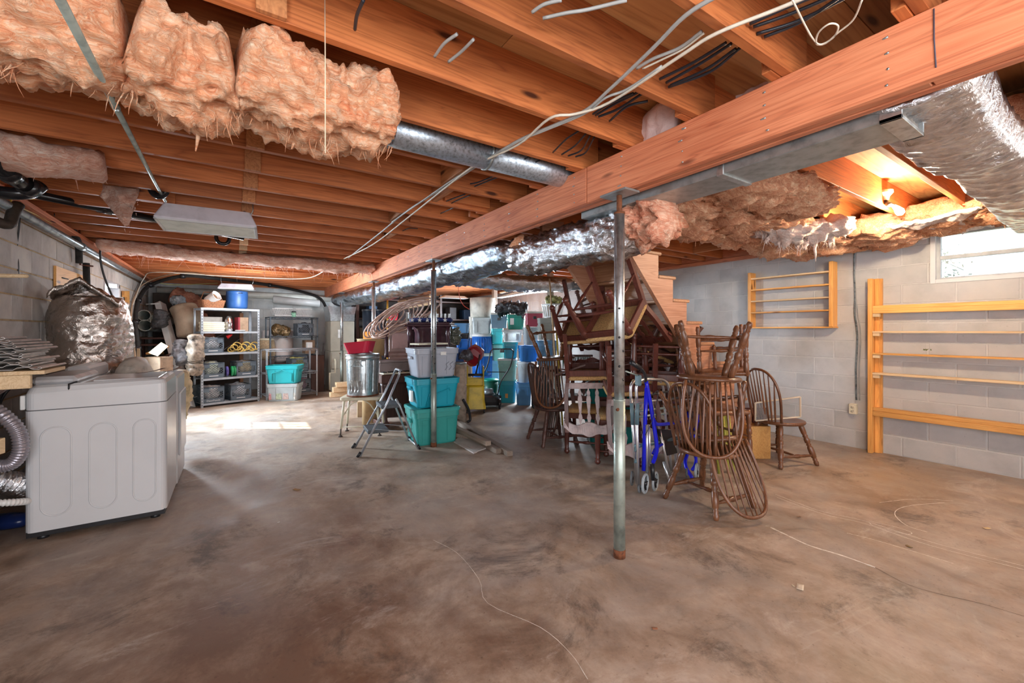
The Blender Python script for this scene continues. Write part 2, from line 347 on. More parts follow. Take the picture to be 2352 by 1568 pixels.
# chalk marks and the crack of the slab
CHALK = M('chalk', (.72, .68, .63), .9, 0, .2, 60); CRK = M('crack_dark', (.16, .11, .08), .95)
def mark(P, wd, mat, name):
    P = path([atz(*p) for p in P], 26); L_ = []; m = MB(); random.seed(len(P))
    for i, p in enumerate(P):
        t = (P[min(i + 1, len(P) - 1)] - P[max(i - 1, 0)]).normalized(); n = V((-t.y, t.x, 0)); w_ = wd * (.55 + random.random() * .9)
        L_.append((p + n * w_ + V((0, 0, .0012)), p - n * w_ + V((0, 0, .0012))))
    for a, b in zip(L_, L_[1:]): m.add([a[0], b[0], b[1], a[1]], [(0, 3, 2, 1)])
    m.build(name, mat, fl)
mark([(1781, 1135), (1880, 1172), (1985, 1196), (2140, 1245), (2352, 1300)], .0022, CHALK, 'chalk_mark')
mark([(1784, 1142), (1890, 1180), (1985, 1202), (2135, 1252), (2352, 1308)], .0022, CHALK, 'chalk_mark')
mark([(1997, 1197), (2050, 1208), (2092, 1222), (2080, 1226), (2010, 1208), (1996, 1200)], .002, CHALK, 'chalk_mark')
mark([(1945, 1224), (2020, 1243), (2190, 1294)], .0022, CHALK, 'chalk_mark')
mark([(2170, 1154), (2085, 1162), (2055, 1178), (2080, 1205), (2130, 1222)], .0025, CHALK, 'chalk_mark')
mark([(2190, 1150), (2100, 1146), (2020, 1154)], .0022, CHALK, 'chalk_mark')
mark([(1770, 1211), (1810, 1230), (1860, 1253), (1935, 1276), (2010, 1303)], .006, CHALK, 'chalk_mark')
mark([(2010, 1303), (2080, 1340), (2150, 1362), (2250, 1385), (2352, 1415)], .0016, CRK, 'crack')
mark([(995, 1240), (1050, 1270), (1100, 1330), (1120, 1385), (1240, 1440), (1310, 1500), (1350, 1560)], .0012, CHALK, 'crack')
# ---- concrete block walls: mortar backing, every block its own piece ----
bm_cache = {}
def blockmesh(L, H, mat):
    k = (round(L, 3), round(H, 3), mat.name)
    if k not in bm_cache: bm_cache[k] = MB().box((0, 0, 0), (L, .03, H), 0, .004).mesh('block', mat)
    return bm_cache[k]
def wall(name, origin, dirv, length, mat, mort, nrm, holes=(), joint=.01, proud=.006, zt=ZT):
    o, d, n = V(origin), V(dirv), V(nrm); rz = math.atan2(d.y, d.x); m = MB()
    # backing, split round the holes (s0, s1, z0, z1)
    cuts = sorted(holes); s = 0
    def seg(a, b, z0, z1):
        if b - a > .001 and z1 - z0 > .001: m.box(o + d * (a + b) / 2 - n * .075 + UP * (z0 + z1) / 2, (b - a, .15, z1 - z0), rz)
    for a, b, z0, z1 in cuts: seg(s, a, 0, zt); seg(a, b, 0, z0); seg(a, b, z1, zt); s = b
    seg(s, length, 0, zt)
    wl = struct(m.build(name, mort)); H = .2032; r = 0; z = 0; cnt = []
    while z < zt - .02:
        h = min(H, zt - z); x = -(.2032 if r % 2 else 0)
        while x < length - .01:
            a, b = max(x, 0), min(x + .4064, length); pieces = [(a, b)]
            for ha, hb, z0, z1 in holes:
                if z + h / 2 > z0 and z + h / 2 < z1: pieces = [q for p0, p1 in pieces for q in ((p0, min(p1, ha)), (max(p0, hb), p1)) if q[1] - q[0] > .03]
            for p0, p1 in pieces:
                if p1 - p0 > .03: cnt.append(((p0 + p1) / 2, z + h / 2, p1 - p0, h))
            x += .4064
        z += H; r += 1
    for c, zc, L_, h in cnt:
        b = bpy.data.objects.new('block', blockmesh(L_ - joint, h - joint, mat)); COL.objects.link(b); b.parent = wl
        b.location = o + d * c + n * (proud - .015 + random.uniform(-.0012, .0012)) + UP * zc; b.rotation_euler = (0, 0, rz)
    return wl
WY0, WY1, WZ0, WZ1 = .33, 1.215, 1.83, 2.33       # window hole in the right wall, y span (refined from the photo)
wr = wall('wall_right', (XR, YF, 0), (0, 1, 0), YB - YF, BLK_R, MORT_R, (-1, 0, 0), [(WY0 - YF, WY1 - YF, WZ0, WZ1)], .011, .0035)
DY0, DY1, DZ = 7.75, 8.65, 2.03
wl_ = wall('wall_left', (XL, YF, 0), (0, 1, 0), YB - YF, BLK_L, MORT_L, (1, 0, 0), [(DY0 - YF, DY1 - YF, 0, DZ)], .012, .006)
wb = wall('wall_back', (XL, YB, 0), (1, 0, 0), XR - XL, BLK_B, MORT_B, (0, -1, 0))
fr_ = MB().b2((XL - .15, YF - .15, 0), (XR + .15, YF, 2.618)); struct(fr_.build('wall_front', BLK_B))
struct(MB().b2((XL - .15, YF, ZT), (XL + .0, YB, 2.618)).build('trim_1', W_Y)); struct(MB().b2((XR, YF, ZT), (XR + .15, YB, 2.618)).build('trim_2', W_Y)); struct(MB().b2((XL, YB, ZT), (XR, YB + .15, 2.618)).build('trim_3', W_X))
for nm, x0, x1, in (('trim_4', XL - .02, XL + .1), ('trim_5', XR - .1, XR + .02)): struct(MB().b2((x0, YF, ZT + .002), (x1, YB, ZT + .04), .003).build(nm, W_Y))
struct(MB().b2((XR - .04, YF, ZT + .04), (XR, YB, ZJ1)).build('trim_6', W_Y))
# ---- floor framing overhead: subfloor panels, joists, blocking ----
PLY = wood('subfloor_plywood', 0, (.3, .12, .035), (.5, .24, .09), (.62, .34, .14), .7, .5)
ce = struct(MB().b2((XL - .15, YF - .15, ZJ1 + .02), (XR + .15, YB + .15, ZJ1 + .1)).build('ceiling', PLY))
for j in range(12):
    y0 = -3 + j * 1.22
    for i in range(3):
        x0 = -1.46 + i * 2.47
        MB().b2((x0 + .001, y0 + .001, ZJ1), (x0 + 2.468, min(y0 + 1.218, YB), ZJ1 + .019), .001).build('panel', PLY, ce)
YJ0 = 2.447; SP = .4064
def jm(x0, x1): 
    return MB().box(((x0 + x1) / 2, 0, (ZJ0 + ZJ1) / 2), (x1 - x0, .038, ZJ1 - ZJ0), 0, .003).mesh('joist', W_X)
jl, jr_ = jm(XL - .1, 2.02), jm(1.80, XR)
jr2, jr3 = jm(1.8, 2.55), jm(5.25, XR)
k = -13
while YJ0 + SP * k < YB - .03:
    y = YJ0 + SP * k
    if y > YF + .05:
        o = bpy.data.objects.new('joist', jl); COL.objects.link(o); o.parent = ce; o.location = (0, y, 0)
        yr = y + .04
        if 2.40 < yr < 3.4: L_ = (jr2,)
        else: L_ = (jr_,)
        for q in L_: o = bpy.data.objects.new('joist', q); COL.objects.link(o); o.parent = ce; o.location = (0, yr, 0)
    k += 1
# doubled header joists at the stair opening
for y in (2.36, 3.44): MB().b2((1.8, y - .02, ZJ0 - .0), (XR, y + .02, ZJ1), .003).build('joist', W_X, ce)
for x in (2.55, 5.2): MB().b2((x - .02, 2.38, ZJ0), (x + .02, 3.42, ZJ1), .003).build('header', W_YD, ce)
# bridging blocks in a row at mid span and stubs at the beam
def blocking(x0, x1, k, name='blocking', z0=ZJ0 + .01, z1=ZJ1 - .02, mat=None, w_=None):
    y = YJ0 + SP * k
    MB().b2((x0, y + .02, z0), (x1, y + SP - .02, z1), .002).build(name, mat or W_YD, ce)
# short cleats hung down from the joist faces, as seen in a line
for k in range(-4, 14):
    y = YJ0 + SP * k; x = .06 + .0 * k
    MB().b2((x, y - .02 - .022, ZJ0 - .0), (x + .09, y - .02, ZJ1 - .004), .002).build('cleat', W_PALE if k > 6 else W_YD, ce)
for k in (0, 1, 3, 5): blocking(1.25 + .1 * (k % 3), 1.29 + .1 * (k % 3), k)
for k in (2, 4, 6, 8): MB().b2((1.45, YJ0 + SP * k - .06, ZJ0 + .03), (1.88, YJ0 + SP * k - .02, ZJ1 - .02), .002).build('scab', W_X, ce)
MB().b2((-.75, YJ0 + SP * 5 - .05, ZJ0 - .0), (-.4, YJ0 + SP * 5 - .02, ZJ1 - .02), .002).build('scab', W_X, ce)
# ---- the long built-up beam ----
XB0, XB1, ZB0, ZB1 = 1.88, 2.0, 2.155, 2.382
bm = thing('support_beam', 'long built-up wooden beam running the length of the basement ceiling on steel posts', 'beam', (1.94, 1.0, ZB0))
for i, (x0, x1) in enumerate(((1.88, 1.918), (1.921, 1.959), (1.962, 2.0))):
    ys = [(-2.95, 1.985), (1.991, 6.6), (6.604, 11.28)] if i == 0 else ([(-2.95, .4), (.405, 4.6), (4.604, 11.28)] if i == 1 else [(-2.95, 2.6), (2.604, 7.4), (7.404, 11.28)])
    for a, b in ys: MB().b2((x0, a, ZB0 + (.004 if i == 1 else 0)), (x1, b, ZB1), .003).build('plank', W_Y, bm, True)
nl = MB()
random.seed(3)
for y in [-.3 + .4 * i for i in range(28)]:
    for z in (.03, .085, .14, .195): nl.tube([(1.8835, y + random.uniform(-.03, .03), ZB0 + z), (1.8785, y + random.uniform(-.002, .002), ZB0 + z)], .0042, 8)
ps = atx(2145, 20, 1.879); pe = atx(2150, 155, 1.879); MB().tube([ps, ps.lerp(pe, .5) + V((0, .002, 0)), pe], .0022, 5).build('ink_line', M('blue_black_ink', (.08, .07, .1), .7), bm, True)
nl.build('nail_heads', DUCT, bm, True, kind='stuff')
# ---- adjustable steel posts ----
def post(x, y, label, zc=.93):
    t = thing('steel_post', label, 'post', (x, y, 0), 0, 'steel posts under the beam')
    lo = MB().tube([(0, 0, 0.012), (0, 0, zc)], .034, 20); lo.tube([(0, 0, zc - .004), (0, 0, zc + .004)], .035, 20); lo.build('lower_tube', PGAL, t)
    ut = MB().tube([(0, 0, zc), (0, 0, 2.03)], .0305, 20).build('upper_tube', GALV, t)
    h = MB()
    for i in range(3):
        for q in (0, 1):
            a = -CAMZ * 0 + (-2.4 if q else -1.6); z = zc + .12 + i * .17 + q * .08; c = V((math.cos(a) * .0295, math.sin(a) * .0295, z)); h.tube([c, c * 1 + V((math.cos(a), math.sin(a), 0)) * .0022], .007, 10)
    h.build('pin_holes', BLACK, ut, kind='stuff')
    MB().tube([V((-.033, -.02, zc - .05)), V((-.05, -.03, zc - .05))], .009, 8).build('pin', RUST, t)
    MB().tube([(0, 0, 2.0), (0, 0, 2.14)], .0165, 12).tube([(0, 0, 2.028), (0, 0, 2.04)], .033, 18).build('screw_jack', RUST, t)
    MB().box((0, 0, 2.148), (.2, .12, .012), PI / 2, .001).build('top_plate', DUCT, t)
    MB().tube([(0, 0, 0), (0, 0, .05)], .0355, 20).build('base_collar', RUST, t)
post(1.91, 1.74, 'steel post in the foreground with white efflorescence round its foot, nearest the camera')
post(1.933, 4.578, 'steel post standing in front of the grey and teal plastic totes', .84)
post(1.94, 7.11, 'steel post rising behind the galvanised bin, second from the back', .9)
post(1.94, 9.58, 'farthest steel post, in front of the furnace cabinet', .9)
# ---- left wall door with glazed upper half ----
dr = struct(thing('door_1', None, None, (XL, (DY0 + DY1) / 2, 0)))
c = MB(); 
for y in (DY0 + .03, DY1 - .03): c.b2((XL - .14, y - .035, 0), (XL + .02, y + .035, DZ), .004)
c.b2((XL - .14, DY0, DZ - .06), (XL + .02, DY1, DZ + .01), .004); c.build('door_frame', WHITEP, dr, True)
lf = MB(); y0, y1 = DY0 + .06, DY1 - .06; gx = XL - .09; gy0, gy1, gz0, gz1 = y0 + .13, y1 - .13, 1.08, 1.86
for a, b, z0, z1 in ((y0, y1, .01, gz0), (y0, gy0, gz0, gz1), (gy1, y1, gz0, gz1), (y0, y1, gz1, DZ - .06)): lf.b2((gx - .02, a, z0), (gx + .02, b, z1))
for z0, z1 in ((.15, .52), (.6, .98)):
    for a, b in ((y0 + .1, (y0 + y1) / 2 - .04), ((y0 + y1) / 2 + .04, y1 - .1)): lf.b2((gx + .018, a, z0), (gx + .028, b, z1), .006)
dl = lf.build('door_leaf', WHITEP, dr, True); mu = MB()
for i in (1, 2):
    z = lerp(gz0, gz1, i / 3); mu.b2((gx - .012, gy0, z - .011), (gx + .012, gy1, z + .011))
    y = lerp(gy0, gy1, i / 3); mu.b2((gx - .01, y - .009, gz0), (gx + .01, y + .009, gz1))
mu.build('muntin', WHITEP, dl, True)
GLASS = M('window_glass', (1, 1, 1), .0, 0, 0, 1, trans=1); 
def thinglass(name):
    m, nt, bs, N, L = newmat(name); t = N.new('ShaderNodeBsdfTransparent'); g = N.new('ShaderNodeBsdfGlossy'); g.inputs['Roughness'].default_value = .03; mx = N.new('ShaderNodeMixShader'); mx.inputs[0].default_value = .06
    t.inputs[0].default_value = (.95, .97, .97, 1); L.new(t.outputs[0], mx.inputs[1]); L.new(g.outputs[0], mx.inputs[2]); L.new(mx.outputs[0], N['Material Output'].inputs[0]); return m
PANE = thinglass('pane_glass'); MB().b2((gx - .002, gy0, gz0), (gx + .002, gy1, gz1)).build('pane', PANE, dl, True)
MB().tube([(gx + .03, DY0 + .12, 1.0), (gx + .075, DY0 + .12, 1.0)], [.012, .028], 14).build('knob', CHROME, dl, True)
# ---- right wall window ----
wn = struct(thing('window_1', None, None, (XR, (WY0 + WY1) / 2, WZ0)))
def rect_frame(m, x0, x1, y0, y1, z0, z1, t): 
    for a, b, c_, d in ((y0, y0 + t, z0, z1), (y1 - t, y1, z0, z1), (y0 + t, y1 - t, z0, z0 + t), (y0 + t, y1 - t, z1 - t, z1)): m.b2((x0, a, c_), (x1, b, d), .002)
    return m
rect_frame(MB(), XR - .015, XR + .12, WY0 - .03, WY1 + .035, WZ0 - .012, WZ1 + .03, .04).build('casing', WHITEP, wn, True)
wf = rect_frame(MB(), XR + .02, XR + .07, WY0, WY1 - .0, WZ0 + .01, WZ1 - .0, .035).build('window_frame', M('window_paint', (.42, .44, .46), .5), wn, True)
zm = (WZ0 + WZ1) / 2 + .0
MB().b2((XR + .015, WY0 + .03, zm - .025), (XR + .055, WY1 - .03, zm + .012), .003).build('sash_rail', M('window_paint', (.42, .44, .46), .5), wf, True)
for z0, z1, x in ((WZ0 + .03, zm - .02, XR + .03), (zm, WZ1 - .03, XR + .05)): MB().b2((x, WY0 + .03, z0), (x + .003, WY1 - .03, z1)).build('pane', PANE, wf, True)
# outdoors beyond the window: a low shrub branch
sh = MB(); random.seed(5)
for i in range(34):
    a = V((XR + 1.0 + random.random() * .5, 1.25 + random.random() * .35, 1.75 + random.random() * .6)); b = a + V((random.uniform(-.2, .2), random.uniform(-.25, .25), random.uniform(.05, .2))); sh.tube([a, b], [.004, .002], 5)
    for q in range(7):
        p = a.lerp(b, random.random()) + V([random.uniform(-.05, .05) for _ in range(3)]); d = V([random.uniform(-1, 1) for _ in range(3)]).normalized() * .035; e = d.orthogonal().normalized() * .015
        sh.add([p - d, p + e, p + d, p - e], [(0, 1, 2, 3)])
sh.tube([(XR + 1.2, 1.45, 1.5), (XR + 1.25, 1.5, 2.0)], [.03, .015], 6); struct(MB().b2((XR + .3, -4, 1.3), (XR + 9, 9, 1.52)).build('ground', M('lawn', (.3, .32, .2), .9)))
tagp(sh.build('shrub', M('shrub_leaf', (.35, .4, .36), .7)), 'pale shrub foliage outside, seen through the left end of the window', 'shrub')
# =============== overhead: insulation, ducts, pipes, cables, fixtures, stairs ===============
def wisps(m, P, n, L, seed, r=.0016):
    n = int(n * 2.2)
    random.seed(seed)
    for i in range(n):
        p = V(random.choice(P)) + V([random.uniform(-.03, .03) for _ in range(3)]); l = L * (.3 + random.random() ** 2 * 1.2); d = V((random.uniform(-.4, .4), random.uniform(-.4, .4), -1)); q = [p]
        for k in range(4): d += V([random.uniform(-.5, .5) for _ in range(3)]) * .5; q.append(q[-1] + d * l / 4)
        m.tube(q, [r * 3, r * 1.4, r, r * .7, r * .2], 4)
def batt(label, P, ry, rz, seed, mat=PINK, amp=.035, ridge=.012, fr=7, n=46, m=26, wisp=14, wl=.07, group=None, flat=.75, extra=()):
    Q = path(P, n); mb = MB(); lump(mb, Q, ry, rz, m, amp, fr, seed, UP, flat, ridge, .72, oc=4)
    low = [p - UP * ((rz if not isinstance(rz, list) else rz[0]) * .9) for p in Q]; wisps(mb, low, wisp, wl, seed)
    for p, l in extra: mb.tube([p, V(p) - UP * l * .4 + V((.01, 0, 0)), V(p) - UP * l], [.022, .01, .002], 5)
    return tagp(mb.build('insulation_batt', mat), label, 'insulation', group)
# near left row in the bay between two joists, pressed into three pillows
yb = lambda k: YJ0 + SP * (k + .5)
seams = [(-.95, -.285), (-.295, .01), (.0, .58)]
for i, (a, b) in enumerate(seams[:]):
    lab = ['pink fibreglass pillow at the left edge, crossed by the thin steel conduit', 'pink fibreglass pillow with a long thread hanging off it, left of the hanging string', 'torn end of the pink fibreglass row behind the hanging string, beside the round duct'][i]
    z = [2.29, 2.27, 2.29][i]
    batt(lab, [(a, yb(-2) + .02, z), ((a + b) / 2, yb(-2) + .06, z - .03), (b, yb(-2) + .05, z)], [.2] * 41 if 0 else .2, .13, 11 + i, amp=.05, ridge=.02, n=84, m=64, wisp=34, wl=.06, group=None, extra=[((-.12, yb(-2) + .16, 2.15), .13)] if i == 1 else ([((.2, yb(-2) + .12, 2.14), .05)] if i == 2 else ()))
# far left row, thin ragged strip across
batt('long ragged pink fibreglass strip hanging across the joists, behind the hanging white fixture', [(-1.3, 6.7, 2.33), (-.4, 6.75, 2.30), (.6, 6.8, 2.31), (1.4, 6.85, 2.30), (1.86, 6.9, 2.33)], .22, .06, 31, SALM, .05, .014, 5, 110, 24, 60, .13)
batt('drooping pink batt beside the black waste pipe near the left wall', [(-1.35, yb(2) + .05, 2.36), (-1.0, yb(2) + .06, 2.33), (-.66, yb(2) + .1, 2.35)],   .17, .075, 37, SALM, .04, .01, 8, 30, 20, 6, .04)
# hanging corner of paper-backed insulation, folded to a point
cn = MB(); A = atd(195, 408, 3.3); B_ = atd(322, 432, 3.35); T_ = atd(288, 522, 3.2); D_ = atd(212, 448, 3.0)
def fold(u, v):
    p = A.lerp(B_, u).lerp(T_.lerp(T_ + V((.02, 0, .02)), u), v) + (D_ - A) * .25 * (1 - abs(2 * u - 1)) * (1 - v)
    return p + (A - D_).normalized() * fbm(p * 9, 4) * .05 * (1 - v * .4)
cn.grid(fold, 22, 26, (A - EP).normalized() * .05); wisps(cn, [B_.lerp(T_, t / 9) for t in range(10)], 16, .03, 4)
tagp(cn.build('insulation_batt', SALM), 'corner of pinkish brown insulation hanging down to a point beside the white fixture', 'insulation')
# white wads poking above the beam
for i, (u, v, d, r, lab) in enumerate(((1513, 285, 2.35, .09, 'pale wad of insulation stuffed on top of the beam, larger one left of centre'), (1722, 205, 2.25, .06, 'small pale wad of insulation just above the beam, under the black cables'), (2165, -2, 1.75, .05, 'scrap of pale insulation on the beam at the top edge of the picture'))):
    p = atd(u, v, d); m = MB(); lump(m, path([p + V((-.0, -r * 1.3, -.04)), p + V((0, 0, .01)), p + V((.02, r * 1.3, -.05))], 26), r * .5, r * 1.1, 26, .035, 8, 40 + i, ridge=.01)
    tagp(m.build('insulation_wad', M('pale_wad', (.92, .76, .74), .95, 0, .06, 12, .6, 40)), lab, 'insulation')
# right hand bays, brownish batts lit by the bulb
random.seed(9); RB = []
for k in range(-6, 0):
    y = yb(k) + .04
    segs = {-6: [(3.2, 4.6), (4.55, 5.9)], -5: [(5.0, 5.9)], -4: [(5.15, 5.9)], -3: [(2.45, 3.3), (3.25, 3.75), (5.0, 5.88)], -2: [(2.35, 3.2), (3.15, 4.1), (4.05, 5.0), (4.95, 5.88)], -1: [(2.35, 3.1), (3.05, 3.9), (3.85, 4.7), (4.65, 5.4), (5.35, 5.85)]}[k]
    for s, (a, b) in enumerate(segs):
        RB.append((a, b, y, k, s))
where = {-6: 'nearest bay right of the beam', -5: 'bay above the foil sheet', -4: 'bay right of the foil sheet', -3: 'bay in front of the lit bulb', -2: 'bay behind the lit bulb', -1: 'bay next to the stair opening'}
nth = ['first', 'second', 'third', 'fourth', 'fifth']
for i, (a, b, y, k, s) in enumerate(RB):
    z = 2.33 if k > -4 else 2.40; sag = .04 + .03 * ((i * 37) % 5) / 5
    batt('brownish pink batt in the %s, %s from the beam' % (where[k], nth[s]), [(a, y, z + .02), ((a + b) / 2, y + .02, z - sag), (b, y - .01, z + .01)], .215, .075, 50 + i, PINKB, .045, .03, 4, 56, 46, 16, .05, flat=.6)
rg = MB()       # ragged tatters over the painted wall
pts = [atd(u, v, 3.85) for u, v in ((1760, 540), (1800, 555), (1835, 560), (1850, 545), (1870, 540), (1905, 545), (1925, 530), (1890, 520), (1820, 540))]
Q = path([atd(1740, 520, 3.85), atd(1810, 535, 3.85), atd(1870, 528, 3.85), atd(1950, 515, 3.8)], 30); lump(rg, Q, .14, .06, 30, .07, 7, 77, UP, 0, .03, oc=4); wisps(rg, pts, 110, .08, 78, .0022)
for u, v, l in ((1873, 525, .3), (1790, 545, .1), (1906, 545, .1), (1850, 555, .08), (1760, 545, .06)):
    p = atd(u, v, 3.85); rg.tube([p, p - UP * l * .3 + RT * .015, p - UP * l * .6 - RT * .008, p - UP * l * .8, p - UP * l], [.03, .02, .013, .009, .002], 7)
tagp(rg.build('insulation_batt', fluff('pale_tatters', (.62, .42, .38), (.8, .66, .6), (.92, .84, .78))), 'pale shredded insulation hanging in tatters above the small wall shelf', 'insulation')
# foil faced blanket between beam and right wall
fs = MB()
def fsh(u, v):
    x = lerp(2.02, 5.5, u); y = lerp(.30, .66, v) + .02 * math.sin(u * 9); z = 2.17 - .05 * math.sin(v * PI) + .05 * u * 0
    q = V((x * 1.3, y * 7, 0)); r = abs(noise.noise(V((x * 11 + y * 3, y * 2.2, 1)))) * .035 + abs(noise.noise(V((x * 34 + y * 6, y * 5, 4)))) * .014 + noise.noise(V((x * 2, y * 2, 9))) * .03
    e = min(v, 1 - v) * 8; z += max(0, 1 - e) ** 2 * .06
    return (x, y, z - r + .03)
fs.grid(fsh, 240, 46, (0, 0, .03)); tagp(fs.build('foil_blanket', FOIL), 'wrinkled silver foil-faced insulation sheet sloping from the beam to the window', 'insulation')
fs = MB()
def fs2(u, v):
    x = lerp(5.0, 5.85, u); y = lerp(.75, 1.6, v); z = 2.33 - .04 * math.sin(v * PI) - abs(fbm(V((x * 4, y * 9, 0)), 3)) * .05
    return (x, y, z)
fs.grid(fs2, 90, 40, (0, 0, .03)); tagp(fs.build('foil_blanket', fluff('paper_pink', (.55, .38, .34), (.8, .68, .64), (.9, .88, .9))), 'crumpled pale foil-backed batt around the lit bulb beside the window', 'insulation')
# round steel duct between the joists
dk = thing('round_duct', 'round galvanised duct running between the ceiling joists to the beam', 'duct', (1.0, yb(-1), 2.42))
MB().tube([(.42, yb(-1), 2.42), (1.3, yb(-1), 2.42)], .092, 28).build('duct_section', SPANG, dk, True)
MB().tube([(1.29, yb(-1), 2.42), (2.3, yb(-1), 2.42)], .088, 28).build('duct_section', SPANG, dk, True)
MB().tube([(1.285, yb(-1), 2.42), (1.3, yb(-1), 2.42)], .096, 28).build('collar', DUCT, dk, True)
m = MB(); lump(m, path([(.46, yb(-1), 2.42), (.6, yb(-1), 2.42), (.72, yb(-1), 2.42)], 16), .1, .1, 24, .01, 14, 5, ridge=.01); m.build('foil_sleeve', FOIL, dk, True)
# rectangular trunk duct under the beam
td = thing('rectangular_duct', 'long dark galvanised rectangular duct hung beside the beam, with an open flange end', 'duct', (2.16, 1.2, 2.12))
for i, (a, b) in enumerate(((.56, 1.18), (1.2, 2.2))):
    m = MB().box((2.16, (a + b) / 2, 2.22), (.262, b - a, .2), 0, .003); m.build('duct_section', DUCT, td, True)
m = MB(); m.b2((2.024, 1.17, 2.113), (2.298, 1.205, 2.325), .002); m.build('drive_cleat', GALV, td, True)
m = MB()
for a, b, c, d in ((2.024, 2.296, 2.114, 2.128), (2.024, 2.034, 2.114, 2.325), (2.286, 2.296, 2.114, 2.325)): m.b2((a, .5, c), (b, .565, d), .001)
m.build('end_flange', GALV, td, True); MB().b2((2.036, .515, 2.13), (2.284, .525, 2.31)).build('end_cap', M('oxidised_panel', (.25, .22, .19), .6, .4, .3, 20), td, True)
# foil wrapped flexible duct
fd = thing('foil_flex_duct', 'fat crumpled silver foil-wrapped duct sagging under the length of the beam', 'duct', (2.2, 5, 2.0))
random.seed(21); m = MB(); Q = path([(2.2, 1.82, 2.03), (2.22, 2.2, 2.0), (2.22, 2.9, 2.02), (2.2, 3.3, 2.04)], 44)
lump(m, Q, .165, .15, 60, .03, 5, 3, UP, 0, .02, .6, 11, 4); m.build('wrap_section', FOIL, fd, True)
m = MB(); Q = path([(2.16, 3.15, 2.05), (2.2, 4.5, 2.06), (2.22, 6, 2.03), (2.2, 8, 2.02), (2.08, 9.6, 2.03), (2.03, 10.3, 2.04)], 120)
lump(m, Q, .2, .14, 44, .025, 4, 8, UP, 0, .02, .6, 9, 3); m.build('wrap_section', foilmat('foil_bluish', (.6, .7, .8), 16, .8), fd, True)
m = MB(); lump(m, path([(2.2, 1.6, 2.05), (2.21, 1.74, 2.03), (2.2, 1.86, 2.02)], 14), [.09, .11, .125, .135, .14, .145, .15, .155, .16, .165, .165, .165, .165, .165, .165], .13, 44, .06, 11, 6, UP, 0, .03, .75, oc=4)
m.tube([(2.18, 1.75, 1.93), (2.18, 1.78, 1.84)], [.05, .012], 7); m.build('torn_insulation_end', fluff('raw_pink', (.5, .12, .07), (.8, .35, .22), (.96, .7, .52)), fd, True)
m = MB(); lump(m, path([(2.17, 3.02, 2.12), (2.17, 3.3, 2.07)], 10), .12, .07, 20, .03, 12, 16); m.build('torn_seam', PINK, fd, True)
br = MB(); lump(br, path([(2.3, 5.5, 2.14), (3.0, 5.4, 2.08), (3.8, 5.3, 2.06), (4.6, 5.25, 2.1)], 60), .2, .11, 34, .03, 5, 28, UP, 0, .02, .6, 9, 3)
tagp(br.build('foil_flex_duct', FOIL), 'second foil-wrapped duct branching off to the right above the hanging vinyl siding', 'duct')
# conduits and drain pipes at the left
def pipe(label, P, r, mat, cat='pipe', name='pipe', fit=(), n=None, group=None, seg=14):
    t = thing(name, label, cat, V(P[0]), 0, group); MB().tube(P if n is None else path(P, n), r, seg).build('tube', mat, t, True)
    for p, d, q in fit:
        d = V(d).normalized(); MB().tube([V(p) - d * r * q, V(p) + d * r * q], r * 1.28, 16).build('fitting', mat, t, True)
    return t
ABS = M('black_abs', (.012, .012, .014), .22, 0, .2)
a0, a1 = atz(128, -20, 2.07), atz(352, 412, 2.37)
pipe('thin grey steel conduit running slantwise under the near joists across the pink batts', [a0, a1, atz(380, 462, 2.37)], .0105, PGAL, 'conduit', 'conduit', [(a0.lerp(a1, .33), a1 - a0, 2)])
y1 = atz(40, 378, 2.3).y
pl = lambda u, v, d: atd(u, v, d)
p0, p1, p2 = pl(-40, 374, 2.9), pl(330, 410, 3.2), pl(336, 440, 3.2)
U_ = [p0, p1, p1 + RT * .05 - UP * .03, p1 + RT * .06 - UP * .09, p1 + RT * .1 - UP * .13, p1 + RT * .15 - UP * .12, p1 + RT * .175 - UP * .06, p1 + RT * .175 + UP * .12]
pipe('black plastic drain with a U-shaped trap, near the left end of the ceiling', U_[:1] + path(U_[1:], 36), .024, ABS, fit=[(p1 - (p1 - p0) * .03, p1 - p0, 1.5), (p1 - (p1 - p0) * .62, p1 - p0, 1.5), (U_[-1] - UP * .03, UP, 1.5)])
pipe('large black waste pipe entering at the left edge of the picture', [pl(-30, 352, 2.3), pl(40, 415, 2.6), pl(75, 432, 2.7)], .045, ABS, fit=[(pl(20, 397, 2.5), pl(40, 415, 2.6) - pl(-30, 352, 2.3), .8), (pl(68, 430, 2.68), pl(75, 432, 2.7) - pl(40, 415, 2.6), .6)])
pipe('second black waste pipe bending back under the large one at the left edge', [pl(-30, 438, 2.7), pl(30, 444, 2.75), pl(70, 441, 2.8), pl(95, 425, 2.85)], .04, ABS, n=20)
pipe('long black drain line hung under the joists towards the white fixture', [pl(80, 446, 3.2), pl(240, 480, 3.75), pl(560, 545, 4.5)], .032, ABS, fit=[(pl(240, 480, 3.75), pl(560, 545, 4.5) - pl(80, 446, 3.2), 1.5)])
pipe('thinner black drain line parallel behind the long one', [pl(125, 495, 4.0), pl(250, 513, 4.5), pl(500, 542, 5.4)], .034, ABS, fit=[(pl(130, 496, 4.02), pl(250, 513, 4.5) - pl(125, 495, 4.0), 1.5)])
tp = pl(512, 548, 4.7)
pipe('small black U-shaped trap below the hanging white fixture', path([tp + V((-.06, 0, .12)), tp + V((-.06, 0, 0)), tp + V((-.03, 0, -.05)), tp + V((.03, 0, -.05)), tp + V((.06, 0, 0)), tp + V((.06, 0, .12))], 30), .02, ABS)
PW = M('weathered_pipe', (.36, .42, .45), .35, .6, .3, 12)
w = lambda y, z=2.24, x=XL + .1: V((x, y, z))
pipe('grey metal pipe strapped along the top of the left block wall', [w(2.9), w(7.0), w(11.1)], .032, PW, fit=[(w(3.9), (0, 1, 0), 1), (w(6.3), (0, 1, 0), 1.2)])
